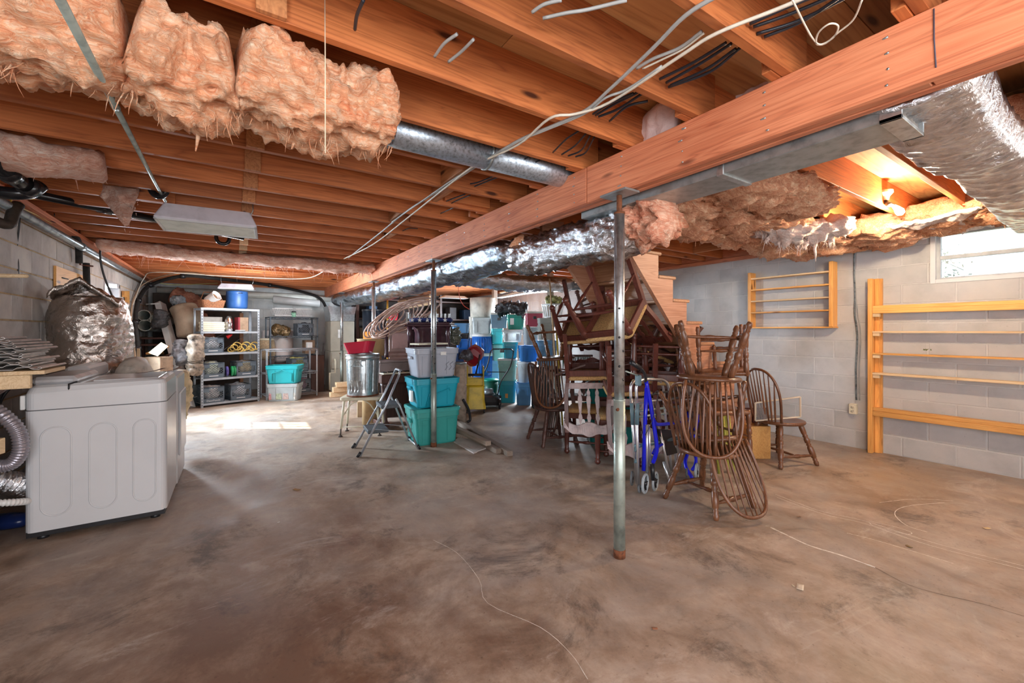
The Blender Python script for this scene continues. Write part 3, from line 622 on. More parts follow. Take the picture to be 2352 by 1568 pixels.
pipe('short rusty black elbow pipe at the head of the left wall, left edge', [pl(-30, 500, 2.9), pl(18, 515, 3.0), pl(30, 490, 3.05), pl(42, 470, 3.1)], .035, M('sooty_iron', (.05, .035, .025), .6, .3, .3, 20, .4), n=16)
hp = [pl(158, 500, 4.35), pl(172, 540, 4.45), pl(180, 560, 4.55), pl(182, 604, 4.6)]
INSUL = M('black_foam', (.02, .018, .017), .85, 0, .3, 20, .4)
pipe('thick black foam-covered water pipe coming down beside the plywood patch', hp, .03, INSUL, n=20)
cu = M('old_copper', (.16, .06, .04), .5, .6, .3, 20)
pipe('thin copper pipe stepping sideways above the water heater', [hp[-1] + V((.0, 0, .45)), hp[-1] + V((.01, -.01, -.02)), hp[-1] + V((.06, .03, -.02)), hp[-1] + V((.1, .05, -.02))], .009, cu)
pipe('black foam-covered riser standing on the water heater', [pl(198, 604, 4.75), pl(200, 672, 4.75)], .03, INSUL)
pipe('black electric cable looping down the block wall near the left edge', path([pl(46, 470, 3.4), pl(44, 520, 3.4), pl(38, 575, 3.42), pl(42, 612, 3.42), pl(40, 690, 3.45)], 24), .006, BLACK, 'cable', 'cable', seg=6)
pipe('black cable dropping to the top of the water heater from the ceiling', path([pl(249, 520, 4.9), pl(241, 545, 4.9), pl(230, 580, 4.95), pl(238, 630, 5.0), pl(262, 690, 5.1)], 26), .011, BLACK, 'cable', 'cable', seg=7)
YEL = M('yellow_cable', (.75, .5, .06), .4)
pipe('yellow electric cable looped under the joists at the head of the left wall', path([pl(150, 462, 3.6), pl(90, 458, 3.4), pl(30, 455, 3.2), pl(34, 470, 3.25), pl(70, 487, 3.5), pl(92, 498, 3.7), pl(118, 512, 3.9)], 40), .006, YEL, 'cable', 'cable', seg=6)
CUP = M('copper_pipe', (.35, .16, .08), .35, .8)
for i, (u, v0, v1) in enumerate(((76, 308, 362), (348, 358, 410), (388, 365, 418))): pipe(['thin copper pipe at the far left dropping through a joist bay', 'copper pipe left of the black trap', 'copper pipe right of the black trap'][i], [pl(u, v0, 2.9 if i == 0 else 3.2), pl(u + 1, v1 - 8, 2.9 if i == 0 else 3.2), pl(u + 12, v1, 2.9 if i == 0 else 3.2)], .008, CUP, seg=8)
# ceiling cables: long grey and white ones stapled under the joists
GREYC = M('grey_cable', (.42, .43, .42), .45); WHC = M('white_cable', (.72, .66, .55), .45); BLC = M('black_cable', (.02, .025, .035), .3, 0, .2)
zc = 2.374; Cz = lambda u, v, z=zc: atz(u, v, z)
def cable(label, pts, r, mat, group=None, n=60, z=zc):
    P = path([Cz(u, v, z) for u, v in pts], n); return tagp(MB().tube(P, r, 6).build('cable', mat), label, 'cable', group)
cable('thick grey cable, straightest of those stapled under the joists toward the far beam', [(1665, -20), (1575, 35), (1500, 110), (1400, 205), (1330, 262), (1200, 318), (1120, 365), (1050, 410), (980, 455), (930, 488), (870, 537), (800, 592)], .0075, GREYC, z=2.37)
cable('thick cream cable stapled under the joists, kinked at each staple', [(1900, -30), (1800, 15), (1643, 78), (1560, 130), (1400, 235), (1320, 262), (1262, 272), (1190, 332), (1090, 380), (1030, 425), (940, 497), (855, 562), (790, 594)], .0065, WHC, z=2.362)
cable('thinner grey cable crossing over the white one near the round duct', [(1520, 152), (1440, 205), (1390, 225), (1340, 262), (1250, 300), (1190, 325), (1120, 370), (1060, 400), (1000, 440), (900, 510)], .0055, GREYC, z=2.366)
cable('grey cable ending in a hole of the joist left of the black bundle', [(1612, 72), (1560, 110), (1500, 135), (1462, 157)], .0065, GREYC, n=24, z=2.41)
cable('pair-like pale cable with a yellow edge beside the grey cable at top right', [(1617, 76), (1570, 112), (1520, 137), (1476, 158)], .004, WHC, n=24, z=2.405)
for i, (a, b) in enumerate(((((835, 0), (820, 35), (815, 68)), 'short black cable hanging from a joist hole, left of the top centre'), (((1050, 78), (1020, 100), (998, 130)), 'left one of two short grey cables bent between the big joists'), (((1088, 90), (1060, 118), (1030, 142)), 'right one of two short grey cables bent between the big joists'), (((1290, 0), (1250, 10), (1222, 28)), 'upper short grey cable end at the top edge of the picture'), (((1440, 0), (1350, 22), (1300, 30), (1247, 42)), 'longer grey cable end sagging at the top edge of the picture'))):
    cable(b, a, .006, BLC if i == 0 else GREYC, n=16, z=2.40)
# black bundles threading joist holes
bn = [((1990, -30), (1840, 45), (1738, 78)), ((1950, -25), (1820, 30), (1730, 62)), ((1900, -20), (1800, 20), (1722, 55)), ((1935, -10), (1840, 50), (1755, 85)), ((1668, 98), (1590, 145), (1515, 182)), ((1680, 100), (1610, 145), (1530, 190)), ((1690, 112), (1620, 160), (1540, 196)), ((1700, 110), (1630, 165), (1535, 200)),
      ((1465, 212), (1410, 240), (1368, 265)), ((1475, 215), (1420, 250), (1375, 268)), ((1488, 232), (1440, 245), (1400, 278)), ((1455, 214), (1400, 238), (1362, 262)),
      ((1330, 300), (1300, 320), (1270, 350)), ((1345, 308), (1320, 335), (1290, 355)), ((1355, 312), (1335, 345), (1305, 358)), ((1365, 315), (1345, 350), (1322, 360)),
      ((1215, 360), (1180, 378), (1150, 380)), ((1240, 368), (1200, 385), (1165, 392)), ((1150, 404), (1110, 420), (1090, 428)), ((1140, 402), (1100, 418), (1080, 422)), ((1080, 448), (1050, 460), (1035, 468)), ((1068, 446), (1040, 456), (1025, 462)), ((1048, 474), (1030, 482), (1012, 490)), ((960, 525), (940, 524), (925, 530))]
seg_n = ['over the tied wire at top right', 'in the bundle above the pale wads', 'in the bundle beside the big round knot', 'drooping over the end of the round duct', 'in the farther joists toward the beam']
for i, q in enumerate(bn):
    g = seg_n[min(i // 4, 4)]
    cable('%s black cable from the left %s' % (['first', 'second', 'third', 'fourth', 'fifth', 'sixth', 'seventh', 'eighth'][sorted(range(len(bn)), key=lambda a: (min(a // 4, 4), bn[a][-1][0])).index(i) - min(i // 4, 4) * 4], g), q, .0062 if i < 12 else .005, BLC, 'black cables ' + g, 16, 2.43 if i < 12 else 2.41)
wt = [((1980, 0), (1960, 45), (1925, 75), (1895, 100), (1875, 100), (1880, 75), (1905, 55), (1925, 60), (1915, 85), (1885, 102), (1868, 90), (1850, 60), (1830, 20), (1820, 0)), ((1808, 42), (1840, 50), (1862, 75), (1890, 98))]
cable('thin white wire tied in a loose looping knot below the black bundle at top right', wt[0], .003, WHC, n=90, z=2.34)
pipe('hanging cotton string with a frayed end, dangling beside the pink insulation', [atz(746, -15, 2.36), atz(746, -15, 2.36).lerp(atd(746, 350, 2.0), .5), atd(746, 300, 1.72), atd(746, 352, 1.72)][:1] + [atd(747, 150, 1.1), atd(747, 352, 1.12)], .0016, M('string', (.75, .62, .45), .9), 'string', 'string', seg=5)
# ---- hanging fixtures ----
def fixture(label, c, rz, L, W, H, tilt=0):
    t = thing('ceiling_fixture', label, 'light fixture', c, 0, None, (tilt, 0, rz)); hx, hy = L / 2, W / 2
    MB().loft([rr(hx, hy, 0, .01), rr(hx, hy, .012, .01), rr(hx * .86, hy * .72, H, .02), rr(hx * .8, hy * .6, H + .004, .02)]).build('housing', M('lavender_white', (.62, .6, .66), .35), t)
    m = MB(); 
    for a, b, q, r in ((-hx, -hx + .02, -hy, hy), (hx - .02, hx, -hy, hy), (-hx, hx, -hy, -hy + .02), (-hx, hx, hy - .02, hy)): m.b2((a, q, -.012), (b, r, .002), .002)
    m.build('rim', WHITEP, t); MB().b2((-hx + .02, -hy + .02, -.008), (hx - .02, hy - .02, -.002)).build('diffuser', M('frosted_diffuser', (.86, .92, .84), .5), t)
    for s in (-1, 1): MB().tube([(s * hx * .78, 0, H * .6), (s * hx * .9, 0, H + .06), (s * hx * .9, 0, H + .13)], .004, 6).build('hanger', DUCT, t)
fixture('white pan-shaped light fixture hanging below the joists near the left, closest one', atd(483, 524, 3.45) , R(-4), .66, .34, .13, R(-4))
fixture('small white pan-shaped light fixture hanging at the back above the blue barrel', atd(545, 664, 8.0), R(-10), .58, .26, .09)
cf = thing('ceiling_fixture', 'white fixture tilted in the dark beyond the hose, right of the far post', 'light fixture', atd(1042, 685, 9.0)); MB().loft([rr(.3, .12, 0, .01), rr(.22, .08, .05, .01)]).build('housing', WHITEM, cf)
# bare bulb with twin adapter
bl = thing('bare_bulb_light', 'lit bare bulb in a porcelain holder among the pink batts at upper right', 'light fixture', BULB + V((0, .1, .13)))
MB().loft([[V((math.cos(a) * r, math.sin(a) * r, z)) for a in [2 * PI * k / 20 for k in range(20)]] for r, z in ((.06, .05), (.06, .03), (.035, .0), (.03, -.03))]).build('lamp_holder', CREAM, bl)
MB().tube([(0, 0, -.03), (0, -.02, -.06), (-.03, -.04, -.08)], [.014, .018, .02], 12).tube([(0, -.03, -.06), (.03, -.06, -.09)], .016, 12).build('twin_adapter', M('black_adapter', (.05, .045, .04), .4), bl)
MB().tube([(.02, -.055, -.085), (.028, -.075, -.11), (.033, -.09, -.135), (.036, -.1, -.158), (.037, -.104, -.168)], [.014, .022, .031, .026, .006], 18).build('bulb', M('lit_bulb', (1, .9, .7), .4, emit=((1, .82, .55), 30)), bl)
# ---- stairs ----
SY0, SY1 = 2.45, 3.25; XN = lambda k: 3.82 - .208 * (k - 7); ZN = lambda k: .2043 * k
st = thing('staircase', 'wooden open-framed staircase rising to the left above the heap of chairs', 'staircase', (4.0, 2.85, 0))
poly = [(XN(1) - .03, 0)]
for k in range(1, 12): poly += [(XN(k) - .03, ZN(k) - .032), (XN(k + 1) - .03, ZN(k) - .032)]
poly += [(XN(12) - .03, ZN(12) - .03), (XN(12) - .3, ZN(12) - .03), (XN(12) - .3, ZN(12) - .15), (2.62, 2.19), (XN(1) - .42, 0)]
for y in (SY0, SY1): MB().prism([(x, y - .02, z) for x, z in poly], (0, .04, 0)).build('stringer', W_ST, st, True)
for k in range(1, 12):
    MB().b2((XN(k + 1) - .03, SY0 - .03, ZN(k) - .031), (XN(k) + .012, SY1 + .03, ZN(k)), .008).build('tread', W_STY, st, True)
    MB().b2((XN(k) - .03, SY0 - .01, ZN(k - 1) + .002), (XN(k) - .012, SY1 + .01, ZN(k) - .033)).build('riser', W_STY, st, True)
# =============== left side: washer, dryer, water heater, bench ===============
wm = thing('washing_machine', 'white washing machine seen from its side, with three raised oval ribs, near the left edge', 'washer', (-.75, 4.22, 0))
hx, hy = .35, .33
MB().loft([rr(hx, hy, .062, .045, 5), rr(hx, hy, .83, .045, 5)], sm=False).build('cabinet', WHITEP, wm)
def lean(z0, z1, sc, dz): return [V((p.x * sc, p.y * sc, z0 + (z1 - z0) * (.5 + p.x / hx / 2))) for p in rr(hx, hy, 0, .045, 5)]
MB().loft([lean(.836, .836, .992, 0), lean(.94, .965, .992, 0), lean(.975, .99, .955, 0), lean(.99, 1.0, .9, 0)], sm=False).build('top_cover', WHITEP, wm)
MB().loft([lean(.828, .828, .98, 0), lean(.838, .838, .98, 0)]).build('seam', M('shadow_gap', (.12, .12, .13), .6), wm)
MB().b2((-.05, -.25, .985), (.3, .22, 1.003), .006).build('lid', WHITEP, wm)
MB().b2((-.33, -.28, .985), (-.12, .28, 1.04), .02).build('control_panel', M('grey_enamel', (.5, .5, .52), .25), wm)
MB().tube([(-.15, -.32, .93), (-.148, -.318, .99), (-.12, -.28, 1.0)], .006, 6).build('lid_hinge', BLACK, wm)
for x0, x1 in ((-.275, -.135), (-.05, .085), (.17, .29)):
    r = (x1 - x0) / 2; cx = (x0 + x1) / 2; P = [V((cx + r * math.cos(a), -hy - .0, .72 - r + r * math.sin(a))) for a in [PI * i / 16 for i in range(17)]] + [V((cx - r * math.cos(a), -hy, .15 + r - r * math.sin(a))) for a in [PI * i / 16 for i in range(17)]]
    MB().tube(P, .0045, 8, True).build('rib', WHITEP, wm)
MB().b2((-.34, -.32, .03), (.34, .32, .065)).build('plinth', BLACK, wm)
for x in (-.28, .28):
    for y in (-.26, .26): MB().tube([(x, y, 0), (x, y, .014), (x, y, .035)], [.028, .026, .012], 12).build('foot', BLACK, wm)
MB().b2((-.37, -.2, .84), (-.348, -.31, .93), .004).build('hose_bracket', WHITEM, wm)
dy = thing('clothes_dryer', 'white dryer behind the washing machine, only its front edge showing', 'dryer', (-.745, 4.91, 0))
MB().loft([rr(.345, .32, .03, .03, 4), rr(.345, .32, .93, .03, 4), rr(.335, .31, .95, .03, 4)]).build('cabinet', WHITEP, dy)
MB().b2((-.34, -.31, .951), (-.2, .31, 1.06), .02).build('control_panel', WHITEP, dy); MB().b2((.344, -.24, .25), (.362, .24, .8), .01).build('door', WHITEP, dy)
for x in (-.28, .28):
    for y in (-.26, .26): MB().tube([(x, y, 0), (x, y, .032)], .02, 10).build('foot', BLACK, dy)
m = MB(); P = atd(418, 905, 4.72); lump(m, path([P + V((0, 0, .27)), P + V((.0, 0, 0)), P + V((-.04, 0, -.28))], 24), .13, .07, 26, .04, 7, 91, V((1, 0, 0)), .7, .015, oc=4)
tagp(m.build('paper_sack', M('kraft_paper', (.62, .48, .28), .75, 0, .2, 10, .3, 30)), 'crumpled tan paper sack slumped against the front of the dryer', 'sack')
for i, (u, v, l) in enumerate(((335, 853, .16), (355, 848, .1))):
    p = V((-.55 + .13 * i, 4.3 + .06 * i, 1.008)); m = MB(); m.grid(lambda a, b: (p.x + (a - .5) * l + b * .02, p.y + (b - .5) * .05 * math.sin(PI * a), p.z + .03 * a * a + .004), 8, 4, (0, 0, .003)); tagp(m.build('bark_strip', DARKW), ['longer curled brown strip lying on the washing machine lid', 'shorter curled brown strip lying on the washing machine lid'][i], 'scrap')
# water heater wrapped in foil
wh = thing('water_heater', 'squat water heater wrapped in crinkled bronze-silver foil blanket by the left wall', 'water heater', (-1.14, 5.58, 0))
def cylwrap(r, z0, z1, n, m_, amp, seed, top=True, fr=5, rid=.02):
    mb = MB(); rings = []
    for i in range(n + 1):
        z = lerp(z0, z1, i / n); k = r * (1 - .25 * max(0, (i / n - .88) / .12) ** 2); ring = []
        for j in range(m_):
            a = 2 * PI * j / m_; q = V((math.cos(a) * k, math.sin(a) * k, z)); h = fbm(q * fr + V((seed, 0, 0)), 4) * amp + (.5 - abs(noise.noise(V((q.x * 8, q.y * 8, q.z * 22)) + V((seed, 3, 1))))) * rid + (.5 - abs(noise.noise(q * 30))) * rid * .35
            ring.append(q * 1 + V((math.cos(a), math.sin(a), 0)) * h)
        rings.append(ring)
    return mb.loft(rings, sm=True)
cylwrap(.285, .0, 1.66, 90, 96, .03, 5).build('foil_blanket', FOILB, wh)
m = MB(); m.grid(lambda u, v: (lerp(-.23, .24, u), lerp(-.24, .24, v), 1.62 + .2 * (1 - abs(u - .42) * 1.9) * (1 - .5 * v) + abs(fbm(V((u * 5, v * 4, 3)), 3)) * .05), 40, 34, (0, 0, -.04)); m.build('blanket_flap', FOILB, wh)
m = MB(); lump(m, path([(.3, -.3, .9), (.34, -.12, .98), (.36, .05, .9)], 16), .1, .12, 20, .02, 8, 6); 
tagp(m.build('tarp', M('dusty_tarp', (.5, .46, .4), .6, 0, .2, 14)), 'dusty greyish sack slumped behind the washing machine under the foil-wrapped heater', 'tarp').location = (-1.12, 5.45, .0)
# workbench and siding scraps at the left edge
wb_ = thing('workbench', 'rough workbench with plywood top at the left edge beside the washer', 'bench', (-1.22, 3.68, 0))
MB().b2((-1.44, 3.5, 1.09), (-.905, 3.86, 1.112), .002).build('bench_top', W_PALE, wb_, True)
MB().b2((-1.44, 3.53, 1.01), (-.97, 3.565, 1.088), .003).build('front_rail', W_PALE, wb_, True)
for x in (-1.38,):
    for y in (3.6, 3.8): MB().b2((x - .04, y - .045, 0), (x + .04, y + .04, 1.088), .003).build('leg', W_SZ, wb_, True)
MB().bar((-1.40, 3.66, .75), (-1.06, 3.66, 1.06), .06, .04, .003).build('brace', DARKW, wb_, True)
SIDM = M('siding_metal', (.62, .58, .55), .4, .3, .15, 20)
random.seed(12)
for i in range(12):
    z = 1.117 + .0155 * i; y1 = 3.5 + .02 * (i % 4); rz = random.uniform(-.1, .1); off = random.uniform(-.05, .03) - .006 * i; m = MB()
    pr = [(0, 0), (.09, .0), (.105, .012), (.19, .012), (.205, 0), (.3, 0), (.315, .012), (.36, .012), (.375, .002), (.4, .0), (.412, .006), (.405, .013), (.395, .009)]
    for (xa, za), (xb, zb2) in zip(pr, pr[1:]): m.add([(xa, 0, za), (xb, 0, zb2), (xb, .42, zb2), (xa, .42, za), (xa, 0, za - .002), (xb, 0, zb2 - .002), (xb, .42, zb2 - .002), (xa, .42, za - .002)], [(0, 1, 2, 3), (4, 7, 6, 5), (0, 4, 5, 1), (3, 2, 6, 7)])
    o = m.build('siding_strip', SIDM); o.location = (-1.38 + off + (.05 if i < 2 else 0), y1, z + .003); o.rotation_euler = (0, 0, rz)
    tagp(o, ('%s grey metal siding scrap in the pile on the workbench, counted from the %s' % (['lowest', 'second', 'third', 'fourth', 'fifth', 'sixth'][i % 6], 'bottom') if i < 6 else '%s grey metal siding scrap in the pile on the workbench, counted from the top' % (['sixth', 'fifth', 'fourth', 'third', 'second', 'topmost'][i - 6])), 'siding', 'siding scraps piled on the workbench')
def corr(label, P, r, mat, n=90, amp=.12, cat='hose', name='corrugated_hose', seg=20, mm=4):
    Q = path(P, n); N_ = len(Q); return tagp(MB().tube(Q, [r * (1 + (amp if (i // 2) % 2 else -amp)) for i in range(N_)], seg).build(name, mat), label, cat)
HOSEW = M('dirty_white_vinyl', (.55, .5, .42), .5, 0, .15, 10); HOSEG = M('silver_grey_hose', (.32, .3, .34), .25, .5, .1)
corr('wide off-white corrugated vent hose standing at the left edge against the block wall', [(-1.36, 4.18, .70), (-1.36, 4.18, 1.3), (-1.36, 4.16, 1.62), (-1.36, 4.02, 1.8), (-1.37, 3.8, 1.86)], .068, HOSEW, 110, .06)
corr('glossy grey corrugated drain hose curving out behind the washer at the left edge', [atd(-60, 915, 2.5), atd(-5, 945, 2.52), atd(38, 985, 2.55), atd(48, 1030, 2.56), atd(30, 1062, 2.55), atd(-5, 1070, 2.52), atd(-60, 1060, 2.5)], .036, HOSEG, 150, .07)
corr('crinkled silver foil dryer vent on the floor behind the washer', [atd(-60, 1095, 2.55), atd(0, 1105, 2.6), atd(40, 1112, 2.68), atd(75, 1118, 2.8)], .062, FOIL, 60, .16)
corr('thin white corrugated hose low behind the washer', [atd(-60, 1158, 2.45), atd(0, 1155, 2.5), atd(50, 1152, 2.6), atd(70, 1150, 2.7)], .019, WHITEM, 70, .12)
for i in (0, 1): pipe(['upper black rubber supply hose behind the washer', 'lower black rubber supply hose behind the washer'][i], path([atd(70, 870 - 3 * i, 2.85), atd(30, 878 + 8 * i, 2.75), atd(6, 900 + 12 * i, 2.7), atd(-10, 940 + 10 * i, 2.65)], 20), .009, BLACK, 'hose', 'supply_hose', seg=8)
bt = thing('detergent_bottle', 'dark blue detergent bottle lying on the floor at the left edge', 'bottle', atz(22, 1215, 0), CAMZ + .25)
MB().loft([[V((x, y * s_, z * s_ + .055)) for y, z in [(math.cos(a) * .075, math.sin(a) * .052) for a in [2 * PI * k / 16 for k in range(16)]]] for x, s_ in ((-.14, .6), (-.12, .95), (0, 1), (.08, .85), (.12, .4))], sm=True).build('bottle_body', M('navy_plastic', (.01, .025, .12), .25), bt)
MB().tube([(.115, 0, .055), (.15, 0, .055)], .02, 12).build('cap', BLACK, bt); MB().b2((-.06, -.081, .03), (.0, -.074, .08), .002).build('label', M('label_tan', (.6, .5, .35), .5), bt)
tagp(MB().bar(atd(-30, 632, 2.6), atd(66, 634, 2.75), .03, .024, .008).build('broken_stick', W_PALE), 'broken pale stick poking in from the left edge across the vent hose', 'stick')
b_ = thing('lumber_offcut', 'short sawn lumber offcut behind the corrugated grey hose', 'lumber', (-1.3, 3.7, .62)); MB().box((0, 0, .05), (.36, .1, .09), -.3, .003).build('offcut', W_PALE, b_); MB().b2((-.1, -.1, -.62), (.1, .1, .004)).build('support', DARKW, b_)
pw = thing('plywood_patch', 'orange plywood square fixed to the left block wall above the water heater', 'board', atx(160, 645, XL + .03))
ya, yb_ = atx(130, 610, XL + .03).y, atx(192, 640, XL + .03).y; za = atx(130, 610, XL + .03).z; zb_ = atx(130, 690, XL + .03).z
m = MB(); m.b2((XL + .008, ya, zb_), (XL + .028, yb_, za), .002); m.build('panel', W_SH, pw, True); MB().tube([(XL + .03, ya + .15, za - .1), (XL + .04, ya + .3, za - .1)], .006, 6).build('latch', BLACK, pw, True)
tagp(MB().prism([atx(280, 668, XL + .02), atx(292, 668, XL + .02), atx(292, 700, XL + .02), atx(288, 700, XL + .02), atx(286, 682, XL + .02), atx(280, 682, XL + .02)], (.03, 0, 0)).build('wall_bracket', W_SH), 'small wooden bracket on the left wall beside the glazed door', 'bracket')
# =============== back left: metal shelf unit and what is on it ===============
def shelfunit(name, label, loc, rz, W, D, H, zs, mat, legw=.035, wire=False, brace=True, th=.035):
    t = thing(name, label, 'shelves', loc, rz)
    for x in (0, W):
        for y in (0, D):
            m = MB(); sx = 1 if x == 0 else -1; sy = 1 if y == 0 else -1
            m.b2((x, y, 0), (x + sx * .004, y + sy * legw, H)); m.b2((x, y, 0), (x + sx * legw, y + sy * .004, H)); ur = m.build('upright', mat, t)
            if y == 0 and not wire:
                h = MB()
                for i in range(int(H / .05)): h.box((x + sx * legw / 2, -.0015, .04 + i * .05), (.012, .003, .02))
                h.build('slots', M('slot_dark', (.08, .09, .11), .6), ur, kind='stuff')
    for z in zs:
        m = MB()
        if wire:
            for x in (0, W): m.tube([(x, 0, z), (x, D, z)], .006, 6)
            for y in (0, D): m.tube([(0, y, z), (W, y, z)], .006, 6); m.tube([(0, y, z - .035), (W, y, z - .035)], .005, 6); m.tube([(W * i / 12, y, z - .035 * (i % 2)) for i in range(13)], .0035, 5)
            for i in range(1, 8): m.tube([(0, D * i / 8, z), (W, D * i / 8, z)], .003, 4)
        else:
            m.b2((.003, .003, z - .004), (W - .003, D - .003, z)); m.b2((.003, -.001, z - th), (W - .003, .004, z)); m.b2((.003, D - .004, z - th), (W - .003, D + .001, z))
        m.build('shelf', mat, t)
    if brace:
        MB().bar((0, D - .01, zs[2] + .1), (W * .5, D - .01, zs[1] - .05), .02, .003).build('brace', mat, t); MB().bar((W, D - .01, zs[2] + .38), (W * .45, D - .01, zs[2] + .0), .02, .003).build('brace', mat, t)
    return t
STEEL = M('grey_shelf_paint', (.42, .46, .5), .4, .3, .1, 12); DSTEEL = M('dark_shelf_paint', (.12, .15, .18), .45, .3, .15, 12)
SO = V((-.47, 9.05, 0)); SR = R(18); su = shelfunit('metal_shelf_unit', 'grey slotted steel shelf unit holding milk crates, in front of the far clutter', SO, SR, .93, .42, 1.74, [1.74, 1.325, .945, .50, .07], STEEL)
SM = Matrix.Translation(SO) @ Matrix.Rotation(SR, 4, 'Z')
def onS(x, y, z): return SM @ V((x, y, z))
CRG = M('crate_grey', (.1, .13, .16), .45, 0, .1)
def crate(label, loc, rz, mat=CRG, fill=((.8, .8, .78),), W=.33, D=.33, H=.27, group=None, seed=0, word=None):
    t = thing('milk_crate', label, 'crate', loc, rz, group); hx, hy = W / 2, D / 2
    m = MB(); m.b2((-hx, -hy, .0), (hx, hy, .012))
    for sx in (-1, 1):
        for sy in (-1, 1): m.b2((sx * hx, sy * hy, 0), (sx * (hx - .02), sy * (hy - .02), H))
    for a, b in ((0, .07), (H - .028, H)):
        for s in (-1, 1): m.b2((-hx, s * hy, a), (hx, s * (hy - .01), b)); m.b2((s * hx, -hy, a), (s * (hx - .01), hy, b))
    m.b2((-hx, -hy, H - .09), (-hx + .1, -hy + .01, H)); m.b2((hx - .1, -hy, H - .09), (hx, -hy + .01, H)); sh_ = m.build('crate_shell', mat, t)
    if word: text(word, (0, -hy - .001, .022), .045, WHITEM, sh_, FRONT)
    elif word is None: MB().b2((-.07, -hy - .001, .03), (.07, -hy + .001, .042)).build('print_strip', WHITEM, sh_)
    g = MB(); n = 7
    for i in range(-2, n):
        for s in (1, -1):
            x0 = -hx + W * i / n * 1.0; a = V((x0, -hy + .005, .07)); b = V((x0 + s * (H - .1) * 1.2 * 1, -hy + .005, H - .03))
            lo, hi = -hx + .02, hx - .02
            def clip(a, b):
                for p, q in ((a, b), (b, a)):
                    if p.x < lo:
                        if q.x <= lo: return None
                        t_ = (lo - p.x) / (q.x - p.x); p.xyz = p.lerp(q, t_)
                    if p.x > hi:
                        if q.x >= hi: return None
                        t_ = (hi - p.x) / (q.x - p.x); p.xyz = p.lerp(q, t_)
                return a, b
            if s == -1: a.x += W * .4; b.x += W * .4
            c = clip(a, b)
            if c and (c[0] - c[1]).length > .01: g.bar(c[0], c[1], .006, .006); g.bar(V((-hx + .005, c[0].x * hy / hx, c[0].z)), V((-hx + .005, c[1].x * hy / hx, c[1].z)), .006, .006)
    g.build('lattice', mat, sh_)
    random.seed(seed + 50); 
    for i, c in enumerate(fill):
        f = MB(); lump(f, path([(-hx * .7, (i - len(fill) / 2 + .5) * D / len(fill) * .8, H * .55), (0, (i - len(fill) / 2 + .5) * D / len(fill) * .8, H * .62), (hx * .7, (i - len(fill) / 2 + .5) * D / len(fill) * .8, H * .55)], 12), D / len(fill) * .42, H * .42, 16, .02, 12, seed + i, ridge=.01)
        f.build('cloth', M('cloth_%d_%d_%d' % tuple(int(x * 99) for x in c), c, .8, 0, .3, 22, .5, 40), t)
    return t
crate('grey milk crate of white tubing with a red rag, on the middle left shelf', onS(.19, .2, .946), SR, fill=((.75, .76, .78), (.7, .7, .72)), seed=1)
crate('grey milk crate with green and white cloth, left on the fourth shelf down', onS(.2, .2, .501), SR, fill=((.7, .75, .6), (.75, .75, .78)), seed=2)
crate('grey milk crate with brown and white cloth, right on the fourth shelf down', onS(.72, .2, .501), SR, fill=((.55, .42, .2), (.8, .8, .85)), seed=3)
crate('dark milk crate of white bundles, left on the bottom shelf', onS(.19, .18, .071), SR, fill=((.75, .72, .68), (.8, .78, .8)), seed=4, H=.28, word='DeanFoods')
crate('dark milk crate heaped with white cloth, right on the bottom shelf', onS(.62, .18, .071), SR, fill=((.78, .8, .85), (.8, .8, .85)), seed=5, H=.28)
def boxy(name, label, cat, loc, sz, rz, mat, b=.006, parts=(), group=None):
    t = thing(name, label, cat, loc, rz, group); MB().box((0, 0, sz[2] / 2), sz, 0, b).build('body', mat, t)
    for pn, c, s, mt in parts: MB().box(c, s, 0, .002).build(pn, mt, t)
    return t
CARD = M('cardboard', (.55, .42, .27), .8, 0, .12, 10); CARDD = M('dark_cardboard', (.3, .2, .13), .8, 0, .2, 10)
PAP = M('cream_card', (.72, .66, .5), .7, 0, .08, 9)
for i in range(5): boxy('paper_box', '%s cream paper box in the stack on the top left of the shelf unit' % ['lowest', 'second lowest', 'middle', 'second highest', 'topmost'][i], 'box', onS(.2 + .01 * (i % 2), .15, 1.326 + .034 * i), (.33, .22, .032), SR, PAP, .003, group='cream boxes on the shelf unit')
vs = thing('silver_flask', 'tall shiny silver vase standing beside the cream boxes', 'vase', onS(.47, .15, 1.326), SR); MB().tube([(0, 0, z) for z in (0, .02, .12, .2, .25, .28)], [.05, .062, .066, .06, .045, .03], 18).build('vessel', CHROME, vs)
boxy('red_book', 'dark red upright book between the vase and the brown binder', 'book', onS(.6, .14, 1.326), (.03, .2, .26), SR, M('maroon', (.25, .02, .03), .5), .003)
boxy('brown_binder', 'brown upright binder on the top compartment of the shelf unit', 'binder', onS(.7, .17, 1.326), (.14, .2, .26), SR - .1, CARDD, .003)
tagp(MB().tube([onS(.63, .08, 1.335), onS(.63, .08, 1.35)], .08, 20).build('white_plate', WHITEM), 'white dish lying in front of the brown binder', 'dish')
tagp(MB().tube([onS(.42, .1, 1.22), onS(.5, .08, 1.27)], [.04, .01], 12).build('bottle_cap', M('red_plastic', (.7, .02, .02), .4)), 'red plastic cap on top of the middle shelf crate', 'cap')
BRD = M('brown_board', (.3, .13, .06), .6)
boxy('wooden_frame_back', 'tall brown wooden panel seen through the top of the shelf unit', 'panel', onS(.78, .47, 0), (.06, .04, 1.68), SR, BRD, .003)
boxy('grey_board', 'grey flat board leaning behind the cream boxes', 'board', onS(.26, .30, 1.33), (.3, .02, .26), SR, M('grey_card', (.4, .37, .34), .7))
rb = MB(); random.seed(8)
for i in range(9):
    c = onS(.5 + .05 * i, .14, .99 + .03 * (i % 3)); rb.tube(circ(c, .05 + .012 * (i % 3), 14, V((random.uniform(-.4, .4), 1, random.uniform(-.7, .7)))), .012, 5, True)
